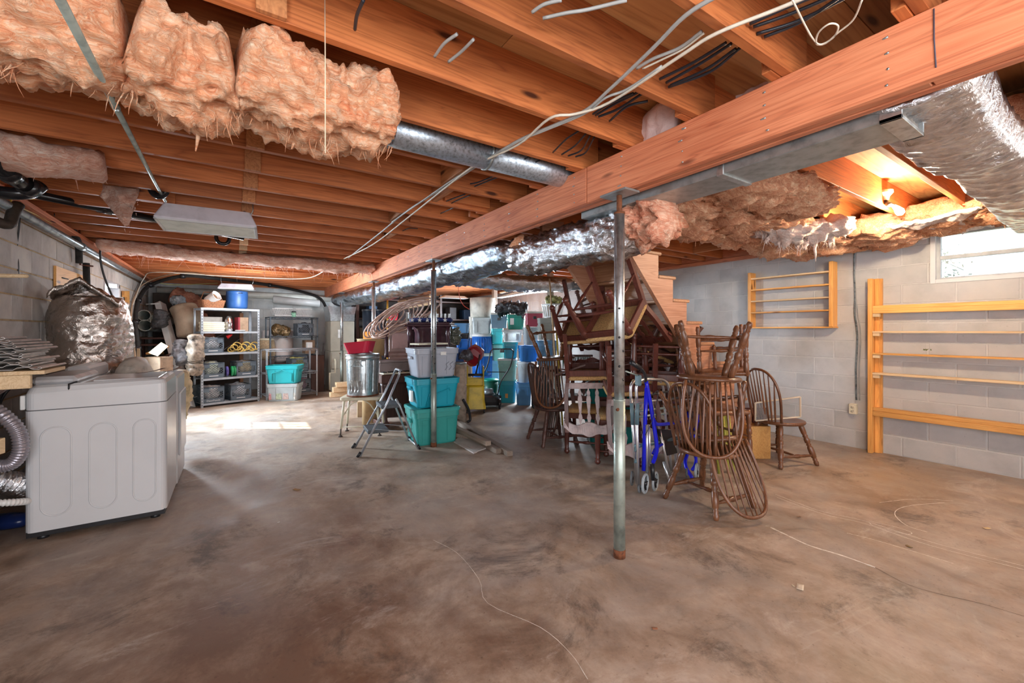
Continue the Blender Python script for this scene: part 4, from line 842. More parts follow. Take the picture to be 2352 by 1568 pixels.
tagp(rb.build('ribbon_pile', M('gold_ribbon', (.6, .4, .1), .4, .3, .3, 20)), 'tangled heap of gold ribbon on the middle shelf', 'ribbon')
for i, (x, c, lab) in enumerate(((.42, (.1, .08, .3), 'blue and purple round tin between the two crates'), (.50, (.02, .3, .1), 'green spool standing between the two crates, left one'), (.54, (.02, .25, .08), 'green spool standing between the two crates, right one'))):
    a = onS(x, .1, .60); tagp(MB().tube([a - V((.014, 0, 0)), a + V((.014, .006, 0))], .09, 20).build('ribbon_spool', M('spool%d' % i, c, .35, 0, .3, 30)), lab, 'spool')
# things on top of the shelf unit
bk = thing('wicker_basket', 'brown wicker basket on top of the shelf unit at its left', 'basket', onS(.22, .22, 1.745), SR); MB().loft([rr(.16, .12, 0, .05), rr(.19, .14, .14, .05), rr(.185, .135, .14, .05), rr(.155, .115, .01, .05)], cap1=True).build('basket_body', M('wicker', (.3, .12, .05), .7, 0, .35, 60, 1, 90), bk); MB().tube([(-.17, 0, .13), (-.12, 0, .28), (.12, 0, .28), (.17, 0, .13)], .008, 6).build('handle', M('wicker'and'wicker', (.3, .12, .05)), bk)
cn_ = thing('white_canister', 'white open canister with bronze inside, tipped in the wicker basket', 'canister', onS(.2, .12, 1.92), 0, None, (R(62), R(10), SR + .5))
MB().loft([circ((0, 0, -.1), .07, 20), circ((0, 0, .1), .09, 20), circ((0, 0, .1), .082, 20), circ((0, 0, -.06), .062, 20)], sm=False).build('canister_body', WHITEM, cn_); MB().tube([(0, 0, -.04), (0, 0, .04)], [.065, .07], 18).build('lining', M('bronze', (.4, .18, .06), .35, .7), cn_)
bb = thing('blue_barrel', 'blue plastic barrel on top of the shelf unit', 'barrel', onS(.63, .24, 1.745), SR); MB().tube([(0, 0, z) for z in (0, .02, .04, .27, .29, .3, .33)], [.14, .165, .17, .178, .17, .175, .17], 26).build('barrel_body', M('barrel_blue', (.02, .09, .28), .4), bb); MB().tube([(-.03, 0, .28), (-.03, -.19, .29), (.03, -.19, .29)], .006, 6).build('handle', BLACK, bb)
# ---------- clutter around the shelf unit ----------
def stand(u, v): return atz(u, v, 0)
gl = thing('vinyl_post', 'long white boxed vinyl post leaning left of the shelf unit', 'post', stand(436, 905), 0)
a, b = atd(436, 897, 7.3), atd(368, 697, 7.9); a.z = .01; b = EP + (b - EP)
MB().bar(a, b, .16, .1, .004, (1, -.6, 0)).build('board', WHITEM, gl, True); MB().bar(b, b + V((-.16, -.1, -.02)), .16, .02, .003).build('end_flap', WHITEM, gl, True); c_ = a.lerp(b, .42) - FW * .065
MB().box(c_, (.1, .01, .1), CAMZ, .001).build('stamp', M('ink_grey', (.35, .38, .42), .6), gl, True)
BAG = foilmat('black_bag', (.03, .03, .035), 26, 1.0); BAG.node_tree.nodes['Principled BSDF'].inputs['Metallic'].default_value = .0; BAG.node_tree.nodes['Principled BSDF'].inputs['Specular IOR Level'].default_value = 1
for n_ in BAG.node_tree.nodes:
    if n_.type == 'VALTORGB': n_.color_ramp.elements[0].color = (.01, .01, .012, 1); n_.color_ramp.elements[1].color = (.03, .03, .035, 1)
def blob(name, label, cat, P, ry, rz, mat, seed=0, amp=.03, fr=8, ridge=.015, n=26, m_=28, up=UP, flat=0, group=None):
    m = MB(); lump(m, path(P, n), ry, rz, m_, amp, fr, seed, up, flat, ridge, oc=4 if ridge else 3); return tagp(m.build(name, mat), label, cat, group)
blob('garbage_bag', 'black bag draped over the top of the leaning white vinyl post', 'bag', [atd(375, 712, 7.5), atd(366, 735, 7.45), atd(372, 752, 7.45)], .1, .1, BAG, 3)
TB = M('concrete_tube', (.55, .6, .56), .6)
for i, (u, v, r) in enumerate(((331, 724, .1), (357, 733, .085), (333, 747, .105))):
    c = atd(u, v, 7.7); e = c + V((.12, .8, -.02)); t = thing('sonotube', ['upper grey open pipe in the cluster behind the heater', 'right hand smaller grey pipe in the cluster behind the heater', 'lower grey open pipe in the cluster behind the heater'][i], 'pipe', c)
    x, y = frame(e - c); ring = lambda p, q: [p + x * q * math.cos(a) + y * q * math.sin(a) for a in [2 * PI * k / 24 for k in range(24)]]
    MB().loft([ring(e, r), ring(c, r), ring(c, r * .88), ring(e, r * .88)], False, False).build('tube_wall', TB, t, True); MB().loft([ring(c.lerp(e, .8), r * .87), ring(c.lerp(e, .81), r * .87)]).build('dark_inside', BLACK, t, True)
NEWS = M('printed_wrap', (.24, .24, .26), .5, 0, .8, 14, .4, 30)
blob('wrapped_cushion', 'floppy plastic-wrapped bundle hung left of the shelf unit, left of two', 'bundle', [atd(420, 780, 7.2), atd(414, 805, 7.15), atd(425, 835, 7.1)], .1, .1, NEWS, 8)
blob('wrapped_cushion', 'longer plastic-wrapped bundle hung right beside the shelf unit', 'bundle', [atd(452, 768, 7.15), atd(448, 800, 7.1), atd(450, 835, 7.1), atd(444, 862, 7.1)], .11, .1, M('printed_wrap_tan', (.26, .2, .15), .5, 0, .7, 12, .4, 30), 9)
blob('carpet_roll', 'large tan roll of carpet padding leaning behind the white vinyl post', 'roll', [atd(418, 700, 7.9), atd(432, 735, 7.9), atd(438, 775, 7.9)], .24, .2, M('kraft_roll', (.45, .36, .26), .8, 0, .15, 5), 10, .02, 4, 0)
BRP = fluff('brown_insulation', (.16, .05, .03), (.34, .13, .08), (.5, .26, .18))
blob('insulation_roll', 'reddish brown bundle of insulation sloping behind the shelf unit', 'insulation', [atd(395, 676, 8.3), atd(430, 690, 8.4), atd(470, 712, 8.5)], .2, .16, BRP, 11, .05)
blob('insulation_roll', 'reddish insulation heap left of the shelf uprights, lower one', 'insulation', [atd(440, 725, 8.4), atd(458, 745, 8.5), atd(462, 800, 8.5)], .24, .2, BRP, 12, .06)
blob('clothes_bag', 'grey plastic bag of rags on top of the tan carpet roll', 'bag', [atd(400, 690, 7.9), atd(418, 692, 7.9)], .1, .09, M('greyblue_bag', (.25, .28, .3), .3, 0, .3, 20), 13)
def card(label, P, mat=CARD): 
    m = MB(); P = [V(p) for p in P]; n = (P[1] - P[0]).cross(P[2] - P[0]).normalized() * .006; return tagp(m.prism(P, n).build('cardboard_sheet', mat), label, 'cardboard')
card('tall pointed cardboard sheet in the corner behind the pipes', [atd(352, 700, 8.9), atd(345, 690, 8.9), atd(364, 665, 9), atd(376, 672, 9), atd(372, 705, 8.9)], CARD)
card('second cardboard sheet standing right of the pointed one', [atd(372, 690, 8.8), atd(392, 675, 8.8), atd(398, 681, 8.8), atd(385, 705, 8.8)], CARD)
card('bent cardboard flap sticking out over the dark rack', [atd(340, 810, 6.6), atd(370, 786, 6.6), atd(386, 795, 6.6), atd(362, 818, 6.6)], CARD)
card('narrow folded cardboard upright at the end of the water heater', [atd(314, 800, 5.2), atd(321, 800, 5.2), atd(321, 1008, 5.2), atd(314, 1008, 5.2)], CARD)
boxy('shade_panel', 'dark panel added as shade behind the insulation rolls in the far left corner', 'panel', V((-.6, 11.05, 0)), (1.5, .1, 2.1), 0, M('shade_dark', (.06, .045, .035), .8, 0, .3, 4))  # dark panel added so the corner reads as shaded
boxy('carton', 'brown carton under the bent cardboard flap', 'box', V((*atd(362, 800, 6.75).to_2d(), 0)), (.3, .25, .92), CAMZ, CARDD)
rk = thing('wooden_rack', 'dark wooden rack of scrap lumber under the grey pipes', 'rack', stand(365, 925))
for z in (.35, .72, 1.08, 1.2): MB().box(atd(365, 800, 7.9).to_2d().to_3d() + V((0, 0, z)), (.75, .5, .035), CAMZ + .3, .004).build('shelf', DARKW, rk, True)
for du, dv in ((-.35, -.22), (.35, -.22), (-.35, .22), (.35, .22)): MB().box(atd(365, 800, 7.9).to_2d().to_3d() + Matrix.Rotation(CAMZ + .3, 3, 'Z') @ V((du, dv, .6)), (.06, .06, 1.2), CAMZ + .3, .004).build('leg', DARKW, rk, True)
random.seed(4)
for i in range(8):
    p = atd(365 + random.uniform(-18, 14), 0, 7.5).to_2d().to_3d() + V((0, 0, .42 + .08 * (i % 4) + (.38 if i > 3 else 0))); d = V((random.uniform(-.3, .3), random.uniform(-.3, .3), random.uniform(-.05, .12)))
    MB().bar(p - d, p + d, .07, .03, .003).build('scrap_board', random.choice((W_SH, DARKW, W_LUM)), rk, True)
pl_ = thing('plastic_pail', 'black plastic bucket with a wire handle at the foot of the shelf unit', 'bucket', stand(446, 930), 0)
MB().tube([(0, 0, 0), (0, 0, .34), (0, 0, .36), (0, 0, .37)], [.125, .15, .158, .158], 26).build('bucket_body', M('dark_bucket', (.06, .08, .09), .35, 0, .3, 10), pl_); MB().tube([V((.155 * math.cos(a), -.1 - .05 * math.sin(a), .33 - .17 * math.sin(a))) for a in [PI * i / 14 for i in range(15)]], .004, 6).build('handle', GALV, pl_)
# the black wire shelf behind, right
S2 = atz(690, 902, 0) + V((-.7, .45, 0)); S2 = V((.62, 10.0, 0))
shelfunit('dark_shelf_unit', 'tall dark wire shelf unit behind, with white baskets on its top', S2, R(8), .95, .42, 1.62, [1.62, 1.22, .8, .4, .1], DSTEEL, .03, True, False)
def on2(x, y, z): return Matrix.Translation(S2) @ Matrix.Rotation(R(8), 4, 'Z') @ V((x, y, z))
for i, x in enumerate((.28, .68)):
    t = thing('wire_basket', ['left white plastic lattice basket on the dark wire shelf', 'right white plastic lattice basket on the dark wire shelf'][i], 'basket', on2(x, .2, 1.65), R(8)); MB().b2((-.17, -.12, 0), (.17, .12, .015)).build('base', WHITEM, t); m = MB()
    for s in (-1, 1):
        for k in range(9):
            for q in (1, -1): x0 = -.15 + .3 * k / 9; m.bar((x0, s * .12, .015), (x0 + q * .05, s * .12, .16), .006, .004)
        m.b2((-.17, s * .12 - .004, .155), (.17, s * .12 + .004, .168))
    m.build('lattice', WHITEM, t)
gj = thing('green_jar', 'small jar with a green label and black lid between the white baskets', 'jar', on2(.48, .1, 1.63)); MB().tube([(0, 0, 0), (0, 0, .1)], .045, 16).build('jar_body', M('jar_green', (.25, .5, .35), .4), gj); MB().tube([(0, 0, .1), (0, 0, .125)], .046, 16).build('lid', BLACK, gj)
crate('black milk crate hung with a black bag on the dark wire shelf', on2(.7, .2, 1.225), R(8), DSTEEL, ((.05, .05, .06), (.06, .05, .05)), seed=20)
blob('christmas_pots', 'dark tubs with gold foil at the left of the dark wire shelf', 'pots', [on2(.08, .2, 1.3), on2(.22, .2, 1.36), on2(.42, .2, 1.28)], .1, .1, M('gold_dark', (.2, .13, .06), .4, .4, .5, 22), 21)
boxy('brown_carton', 'brown carton on the lower dark wire shelf', 'box', on2(.82, .25, .83), (.2, .25, .3), R(8), CARDD)
wb2 = thing('white_cooler', 'big white padded bag with faded red print behind the shelf unit', 'bag', atz(640, 893, 0)); P = atd(637, 790, 9.3)
m = MB(); lump(m, path([P - UP * .42, P, P + UP * .2, P + UP * .32], 20), .3, .2, 26, .02, 5, 22, V((-.5, -.83, 0)), .6); m.build('bag_body', M('pinkish_white', (.72, .66, .64), .6, 0, .1, 4), wb2, True); MB().tube([P + V((-.16, -.24, .36)), P + V((-.18, -.26, -.2))], .014, 6).build('strap', BLACK, wb2, True)
MB().b2((P.x - .2, P.y - .2, .0), (P.x + .2, P.y + .2, P.z - .4)).build('stand', DARKW, wb2, True)
bs2 = thing('woven_hamper', 'tan woven hamper between the shelf unit and the white padded bag', 'basket', V((atd(612, 800, 8.9).x, atd(612, 800, 8.9).y, .72))); MB().tube([(0, 0, z) for z in (0, .1, .3, .42)], [.13, .16, .16, .14], 20).build('hamper_body', M('woven_tan', (.45, .33, .2), .8, 0, .3, 50, 1, 60), bs2); MB().tube([(0, 0, .42), (0, 0, .46)], [.15, .12], 18).build('lid', PAP, bs2); MB().b2((-.14, -.14, -.72), (.14, .14, 0)).build('stand', DARKW, bs2)
# low wire shelf and the two totes in front of it
S3 = V((.52, 9.35, 0)); shelfunit('low_wire_shelf', 'low grey wire shelf behind the turquoise tote', S3, R(10), .95, .45, .97, [.97, .5, .08], STEEL, .03, True, False)
def on3(x, y, z): return Matrix.Translation(S3) @ Matrix.Rotation(R(10), 4, 'Z') @ V((x, y, z))
crate('black milk crate of greenery on the low wire shelf', on3(.62, .22, .51), R(10), DSTEEL, ((.4, .42, .12), (.3, .3, .1)), seed=30)
crate('black milk crate of coloured strings under the low wire shelf', on3(.66, .2, .09), R(10), DSTEEL, ((.4, .25, .3), (.3, .3, .35)), seed=31)
boxy('white_jug', 'small white box on the right end of the low wire shelf', 'box', on3(.88, .3, .975), (.1, .1, .12), R(10), WHITEM)
# ---- totes ----
def tote(name, label, loc, rz, W, D, H, mat, lid=None, cat='tote', group=None, taper=.86, ribs=True, handles=True, lidh=.035, extra=None, tilt=(0, 0)):
    t = thing(name, label, cat, loc, rz, group, (tilt[0], tilt[1], rz)); hx, hy = W / 2, D / 2; k = taper; r = min(.05, hx * .35)
    L_ = lambda s, z: rr(hx * s, hy * s, z, r * s, 4); b = MB(); b.loft([L_(k * .96, 0), L_(k, .015), L_(lerp(k, .965, .8), H * .8), L_(.985, H * .8 + .004), L_(.985, H - .02), L_(1.0, H - .018), L_(1.0, H)] + ([] if lid else [L_(.95, H), L_(k * .94, .03)])); b.build('tub', mat, t)
    if ribs:
        for s in (-1, 1):
            for x in (-.27, .27):
                sc = lerp(k, .965, .4)
                m = MB(); m.loft([[V((x * W + dx * .055 * W * q, s * (hy * lerp(k, .965, z / H) - .004 + q_), z)) for dx, q_ in ((-1, 0), (-1, .012), (1, .012), (1, 0))] for z, q in ((.03, 1), (H * .74, 1.2))]); m.build('rib', mat, t)
        for s in (-1, 1): m = MB(); m.b2((s * (hx * .93), -hy * .3, H * .62), (s * (hx * 1.02), hy * .3, H * .72), .006); m.build('handle', mat, t)
    if lid:
        m = MB(); m.loft([L_(1.02, H - .012), L_(1.03, H + lidh * .6), L_(1.0, H + lidh), L_(.93, H + lidh), L_(.92, H + lidh * .6), L_(.6, H + lidh * .7)]); m.build('lid', lid, t)
    return t
TQ = M('turquoise_plastic', (.02, .42, .46), .35, 0, .06, 5); TL = M('teal_plastic', (.01, .3, .37), .35, 0, .07, 5); SG = M('sea_green_plastic', (.03, .3, .27), .38, 0, .08, 5)
GRY = M('grey_tote', (.38, .4, .46), .4, 0, .06, 5); CLR = M('frosted_clear', (.55, .6, .6), .3, 0, .15, 7, trans=.25); SKY = M('sky_blue_plastic', (.12, .33, .62), .35, 0, .08, 5)
RB_ = M('royal_blue', (.01, .13, .5), .3, 0, .06, 5); GRN = M('green_plastic', (.0, .22, .16), .35, 0, .08, 5); REDP = M('faded_red_plastic', (.42, .05, .09), .4, 0, .08, 5); OFFW = M('offwhite_tub', (.62, .6, .54), .5, 0, .12, 6)
LBL = M('white_label', (.75, .75, .72), .6)
p = atz(642, 922, 0) + FW * .2
tc = tote('storage_tote', 'clear tote with patterned cloth inside, under the turquoise one by the shelf unit', p, CAMZ + .22, .58, .38, .33, CLR, None)
for i, c in enumerate(((.6, .3, .3), (.4, .45, .3), (.55, .4, .35), (.7, .68, .62))): q = MB(); q.b2((-.24 + .12 * i, -.172, .03), (-.13 + .12 * i, .15, .19 + .06 * (i == 3)), .01); q.build('folded_cloth', M('fold%d' % i, c, .8, 0, .35, 30), tc)
q = MB(); lump(q, path([(-.22, 0, .25), (0, 0, .28), (.22, 0, .25)], 14), .15, .06, 18, .02, 9, 4); q.build('white_cloth', M('white_cloth', (.75, .74, .7), .8), tc)
tq = tote('storage_tote', 'turquoise open tote stacked on the clear one, by the shelf unit', p + V((0, 0, .335)), CAMZ + .2, .6, .4, .34, TQ, None, taper=.82)
m = MB(); m.tube([(-.17, -.19, .05), (-.17, -.2, .2), (-.09, -.205, .22), (0, -.207, .27), (.09, -.205, .22), (.17, -.2, .2), (.17, -.19, .05)], .008, 6); m.build('moulded_rib', TQ, tq)
# furnace
FUR = M('furnace_tan', (.4, .37, .3), .5, .1, .08, 4); LG = M('light_grey_box', (.45, .47, .48), .6, 0, .1)
fu = thing('furnace', 'tall beige furnace cabinet with a foil-wrapped plenum near the far corner', 'furnace', (2.03, 10.25, 0))
MB().b2((1.78, 9.93, 0), (2.28, 10.6, .88), .01).build('lower_cabinet', FUR, fu, True); MB().b2((1.78, 9.93, .883), (2.28, 10.6, 1.55), .01).build('upper_cabinet', FUR, fu, True)
MB().loft([[V((2.03 + sx * a, 10.26 + sy * b, z)) for sx, sy in ((1, 1), (-1, 1), (-1, -1), (1, -1))] for a, b, z in ((.25, .33, 1.552), (.26, .33, 1.7), (.3, .3, 1.88))]).build('plenum', GALV, fu, True)
MB().b2((1.93, 9.925, 1.18), (2.02, 9.93, 1.36)).build('rating_label', LBL, fu, True); MB().tube([(1.86, 9.92, .72), (1.86, 9.86, .66), (1.86, 9.86, .42), (1.75, 9.86, .42), (1.75, 9.86, .05)], .018, 10).build('condensate_pipe', CREAM, fu, True)
MB().b2((1.8, 9.9, .5), (1.95, 9.93, .85), .003).build('access_plate', FUR, fu, True)
boxy('tall_grey_duct', 'tall blue-grey sheet metal duct standing right of the furnace', 'duct', (2.9, 10.5, 0), (.4, .3, 1.82), 0, M('blue_grey_sheet', (.2, .27, .3), .5, .3, .15, 8), .004, (('seam', (0, -.152, 1.0), (.4, .004, .01), BLACK),))
def capd(q):
    q = V(q); d = q - EP; k = 1.0
    if q.y > 11.1: k = min(k, 11.1 / d.y)
    if q.z > 2.33: k = min(k, (2.33 - EYE) / d.z)
    return EP + d * k
# arching black line set across the back
P = [atd(327, 880, 6.9), atd(318, 800, 6.9), atd(311, 740, 7.0), atd(318, 690, 7.3), atd(345, 655, 7.8), atd(420, 634, 8.6), atd(500, 640, 9.2), atd(620, 655, 9.9), atd(700, 672, 10.4), atd(740, 690, 10.5), atd(754, 735, 10.4), atd(754, 790, 10.3), atd(770, 835, 10.1)]
P = [capd(q) for q in P]
ln = thing('line_set', 'thick black insulated cable bundle arching up and across the back of the room', 'cable', V((P[0].x, P[0].y, 0))); MB().tube(path(P, 100), .032, 9).build('sleeve', INSUL, ln, True)
MB().tube(path([q + V((-.05, -.03, .05)) for q in P[:7]], 60), .012, 6).build('copper_line', M('tan_line', (.5, .34, .22), .5), ln, True)
for i in (1, 2, 3, 4, 5, 7): q = P[i]; d = (P[i + 1] - P[i - 1]).normalized(); MB().tube([q - d * .03, q + d * .03], .045, 10).build('tape_band', BLACK, ln, True)
pipe('white cable drooping in loops in front of the far joists', path([capd(q) for q in (atd(305, 700, 7.0), atd(330, 640, 7.4), atd(360, 625, 8), atd(500, 633, 9), atd(690, 640, 9.5), atd(755, 618, 9))], 60), .008, WHC, 'cable', 'cable', seg=6)
pipe('yellow-green cord sagging under the black cable bundle', path([atd(360, 648, 8.2), atd(400, 654, 8.4), atd(500, 650, 8.9)], 20), .007, M('olive_cord', (.55, .5, .15), .5), 'cord', 'cord', seg=6)
pipe('upper white plastic duct lying along the head of the back wall', [(-1.3, 11.2, 2.17), (2.0, 11.2, 2.12)], .075, M('white_pvc', (.66, .66, .6), .4, 0, .1), 'duct', 'white_duct', seg=18)
pipe('second white plastic duct running right behind the furnace line', [(.75, 11.0, 2.05), (1.72, 11.0, 1.98)], .085, WHITEM, 'duct', 'white_duct', seg=18)
# leaning aluminium frames near the furnace
for i, (u0, v0, u1, v1, lab) in enumerate(((725, 876, 737, 735, 'leaning aluminium rail left of the furnace, tallest'), (724, 872, 750, 770, 'leaning aluminium rail slanting right beside the furnace'), (735, 875, 747, 742, 'thin leaning aluminium rail nearest the furnace'))):
    a = atd(u0, v0, 10.2); a.z = .01; b = atd(u1, v1, 10.6); t = thing('aluminium_rail', lab, 'rail', a); MB().bar(a, b, .07 if i == 0 else .035, .03, .003).build('rail', ALU, t, True); MB().bar(a + V((.06, .04, 0)), b + V((.03, .02, -.05)), .02, .02).build('inner_rail', GALV, t, True); MB().box(a + V((.02, .02, .015)), (.12, .1, .03), .3, .004).build('foot', BLACK, t, True)
boxy('turned_leg_table', 'old wooden table legs standing beside the low wire shelf', 'table', V((1.52, 10.2, 0)), (.28, .3, .8), .1, DARKW, .01)
# ---------- middle group ----------
def legs4(t, pts, top, r, mat, prof=None, name='leg'):
    for p_, q_ in zip(pts, top): MB().tube([p_, q_], r, 10).build(name, mat, t)
# white shower bench under the bin
WB = atz(826, 1000, 0) + FW * .12; bn_ = thing('bench_stool', 'cream plastic bench with splayed adjustable legs under the galvanised bin', 'stool', WB, CAMZ + .12)
MB().loft([rr(.24, .17, .455, .05, 5), rr(.25, .18, .465, .05, 5), rr(.25, .18, .49, .05, 5), rr(.24, .17, .497, .05, 5)]).build('seat', CREAM, bn_)
for sx in (-1, 1):
    for sy in (-1, 1):
        MB().tube([(sx * .2, sy * .13, .46), (sx * .235, sy * .15, .1)], .014, 10).build('leg', CREAM, bn_); MB().tube([(sx * .235, sy * .15, .12), (sx * .24, sy * .155, .012)], .009, 8).tube([(sx * .24, sy * .155, 0), (sx * .24, sy * .155, .018)], [.028, .016], 10).build('foot', M('dark_rubber', (.08, .06, .05), .8), bn_)
    MB().tube([(sx * .22, -.14, .25), (sx * .12, -.14, .4), (sx * .04, -.12, .45)], .008, 6).build('brace', CREAM, bn_)
MB().tube([(-.235, -.15, .12), (.235, -.15, .12)], .007, 6).build('crossbar', CREAM, bn_)
gc = thing('galvanised_bin', 'fluted galvanised steel bin with a dented foot, standing on the cream bench', 'bin', WB + V((0, 0, .499)), CAMZ)
m = MB(); rings = []
for z in [0, .01, .02, .05, .09] + [.09 + .04 * i for i in range(1, 10)] + [.47, .485, .5, .515, .53, .54]:
    f = 1 if .06 < z < .46 else 0; rr_ = lerp(.19, .208, z / .54) + (.006 if z in (.485, .53) else 0) + (.006 if z < .005 else 0)
    rings.append([V((math.cos(a) * q, math.sin(a) * q, z)) for a, q in [(2 * PI * k / 96, rr_ - f * .006 * (1 if (k // 4) % 2 else 0) - (.03 * max(0, 1 - ((2 * PI * k / 96 - 4.5) / .5) ** 2) * max(0, 1 - ((z - .1) / .1) ** 2))) for k in range(96)]])
rings += [[V((p_.x * .97, p_.y * .97, .54)) for p_ in rings[-1]], [V((p_.x * .95, p_.y * .95, .3)) for p_ in rings[-1]]]
m.loft(rings).build('bin_body', GALV, gc); MB().tube([V((.06 * math.cos(a) + -.0, -.215 - .006, .405 + .045 * math.sin(a))) for a in [0, 1.05, 2.1, 3.14]] + [V((-.075, -.22, .39)), V((.075, -.22, .39)), V((.06, -.221, .405))], .004, 6).build('handle', DUCT, gc); MB().tube([(0, 0, -.001), (0, 0, .018)], .199, 30).build('rusty_base', RUST, gc)
rt = thing('red_tub', 'tilted red plastic tub sitting in the top of the galvanised bin', 'tub', WB + V((-.03, 0, 1.045)), CAMZ, None, (R(-3), R(-5), CAMZ)); RT_ = M('red_tub_plastic', (.6, .02, .06), .4, 0, .1, 4)
MB().loft([rr(.13, .13, -.0, .06), rr(.17, .15, .14, .05), rr(.18, .16, .145, .05), rr(.16, .14, .14, .05), rr(.12, .12, .02, .05)]).build('tub_body', RT_, rt)
ob = thing('tan_drum', 'tan plywood drum standing behind the red tub', 'drum', V((*atd(852, 820, 6.1).to_2d(), 0))); MB().tube([(0, 0, .98), (0, 0, 1.21), (0, 0, 1.22)], [.185, .19, .2], 28).build('drum_body', M('tan_ply', (.5, .33, .16), .6, 0, .15, 6), ob); MB().tube([(0, 0, 0), (0, 0, .78), (0, 0, .9), (0, 0, .98)], [.12, .12, .16, .14], 20).build('pedestal', M('tan_ply', (.5, .33, .16)), ob)
for i in range(3):
    p = atz(757 + 7 * i, 912 - 0 * i, 0); o_ = thing('lumber_block', ['lowest, longest of three pale squared timbers beside the bin', 'middle of three pale squared timbers beside the bin', 'top one of three pale squared timbers beside the bin'][i], 'lumber', V((p.x, p.y, .1 * i + .0)), 0, 'pale timbers beside the bin'); MB().box((.45, 0, .05), (.9, .14, .094), 0, .004).build('timber', W_PALE, o_)
# aluminium step stool
s_ = thing('step_stool', 'folding grey metal step stool with two black treads', 'stool', atz(884, 1030, 0), CAMZ + R(-62)); SA = M('grey_tube', (.42, .44, .47), .35, .6, .1)
w = .17
for sx in (-1, 1):
    MB().tube([(sx * w * 1.15, -.3, .0), (sx * w * .9, .0, .55), (sx * w * .75, .13, .84)], .0125, 10).build('front_rail', SA, s_); MB().tube([(sx * w * 1.2, .33, 0), (sx * w * .95, .13, .5), (sx * w * .9, .09, .58)], .0115, 10).build('rear_leg', SA, s_)
    MB().tube([(sx * w * 1.17, -.325, 0), (sx * w * 1.15, -.29, .05)], .016, 10).build('foot', BLACK, s_); MB().tube([(sx * w * 1.22, .345, 0), (sx * w * 1.19, .32, .05)], .015, 10).build('foot', BLACK, s_)
    MB().bar((sx * w * 1.0, -.14, .27), (sx * w * 1.0, .26, .2), .015, .003).build('brace', SA, s_)
MB().tube([(-w * .75, .13, .84), (-w * .6, .15, .89), (w * .6, .15, .89), (w * .75, .13, .84)], .0125, 10).build('grab_rail', SA, s_); MB().tube([(-w * 1.19, .325, .03), (w * 1.19, .325, .03)], .011, 8).build('cross_bar', SA, s_)
for z, y in ((.5, .04), (.24, -.1)): MB().b2((-w * .95, y - .11, z - .02), (w * .95, y + .11, z + .02), .006).build('tread', M('black_tread', (.08, .09, .1), .7, 0, .2, 60, .6, 90), s_)
# small piano
pi = thing('small_piano', 'old dark wooden keyboard instrument with a closed lid behind the step stool', 'piano', V((*atd(915, 960, 6.0).to_2d(), 0)), CAMZ + R(38))
MB().b2((-.3, -.16, .62), (.42, .26, .74), .01).build('case', DARKW, pi); MB().b2((-.28, -.02, .74), (.42, .24, .9), .012).build('lid', M('faded_wood', (.32, .25, .24), .45, 0, .15, 8), pi); MB().b2((-.3, -.1, .9), (.44, .27, .925), .005).build('top_board', M('faded_wood', (.32, .25, .24)), pi)
k_ = MB(); kb = MB()
for i in range(20):
    k_.b2((-.28 + .032 * i, -.17, .745), (-.28 + .032 * i + .03, -.02, .76), .001)
    if i % 7 not in (2, 6): kb.b2((-.28 + .032 * i + .022, -.1, .76), (-.28 + .032 * i + .038, -.02, .772))
k_.build('white_keys', PAP, pi, kind='stuff'); kb.build('black_keys', BLACK, pi, kind='stuff')
for x in (-.24, .36): MB().tube([(x, -.1, z) for z in (.05, .08, .15, .3, .45, .58, .62)], [.06, .045, .035, .04, .035, .05, .06], 12).build('leg', DARKW, pi)
for x in (-.24, .36): MB().b2((x - .05, -.16, .03), (x + .05, .24, .09), .01).tube([(x, -.12, 0), (x, -.12, .03)], .03, 10).build('foot', DARKW, pi)
MB().b2((-.2, .1, .1), (.34, .14, .62), .003).build('lower_panel', DARKW, pi)
boxy('beige_carton', 'beige cardboard carton on the floor under the cream bench', 'box', atz(835, 962, 0) + FW * .3, (.35, .3, .24), CAMZ + .2, CARD)
# three stacked totes behind the second post
TP = V((0, 0, 0)) + EP + RT * -.985 + FW * 5.18; TP.z = 0; tr = R(-5)
tote('storage_tote', 'sea-green tote with lid at the bottom of the stack behind the second post', TP, tr, .56, .5, .40, SG, M('sea_green_lid', (.04, .34, .32), .38, 0, .08), lidh=.03)
t1 = tote('storage_tote', 'bright teal tote in the middle of the stack behind the second post', TP + V((0, 0, .435)), tr, .57, .5, .34, M('bright_teal', (.01, .34, .45), .35, 0, .06, 4), None, taper=.8)
MB().tube([(-.14, -.235, .02), (-.1, -.243, .17), (.0, -.246, .17), (.14, -.25, .22), (.15, -.25, .19)], .006, 6).build('moulded_rib', M('bright_teal', (.01, .34, .45)), t1)
MB().b2((-.286, -.12, .07), (-.262, -.02, .2), .002).build('torn_label', LBL, t1)
t2 = tote('storage_tote', 'grey tote at the top of the stack behind the second post', TP + V((0, 0, .79)), tr, .55, .48, .34, GRY, None, taper=.82)
MB().b2((.03, -.246, .26), (.1, -.24, .3), .001).build('tape_label', LBL, t2)
sq = MB(); 
for k in range(3): sq.tube([(.09 + .05 * k, -.229, .08), (.12 + .05 * k, -.231, .12), (.1 + .05 * k, -.233, .15), (.14 + .05 * k, -.235, .18)], .0018, 4)
sq.build('scribble', BLACK, t2)
gr = thing('white_grille', 'white slatted plastic panel lying slanted on the grey tote', 'panel', TP + V((-.02, 0, 1.15)), tr + .1); MB().box((-.02, -.02, .03), (.42, .2, .02), .2, .004).build('panel', PAP, gr)
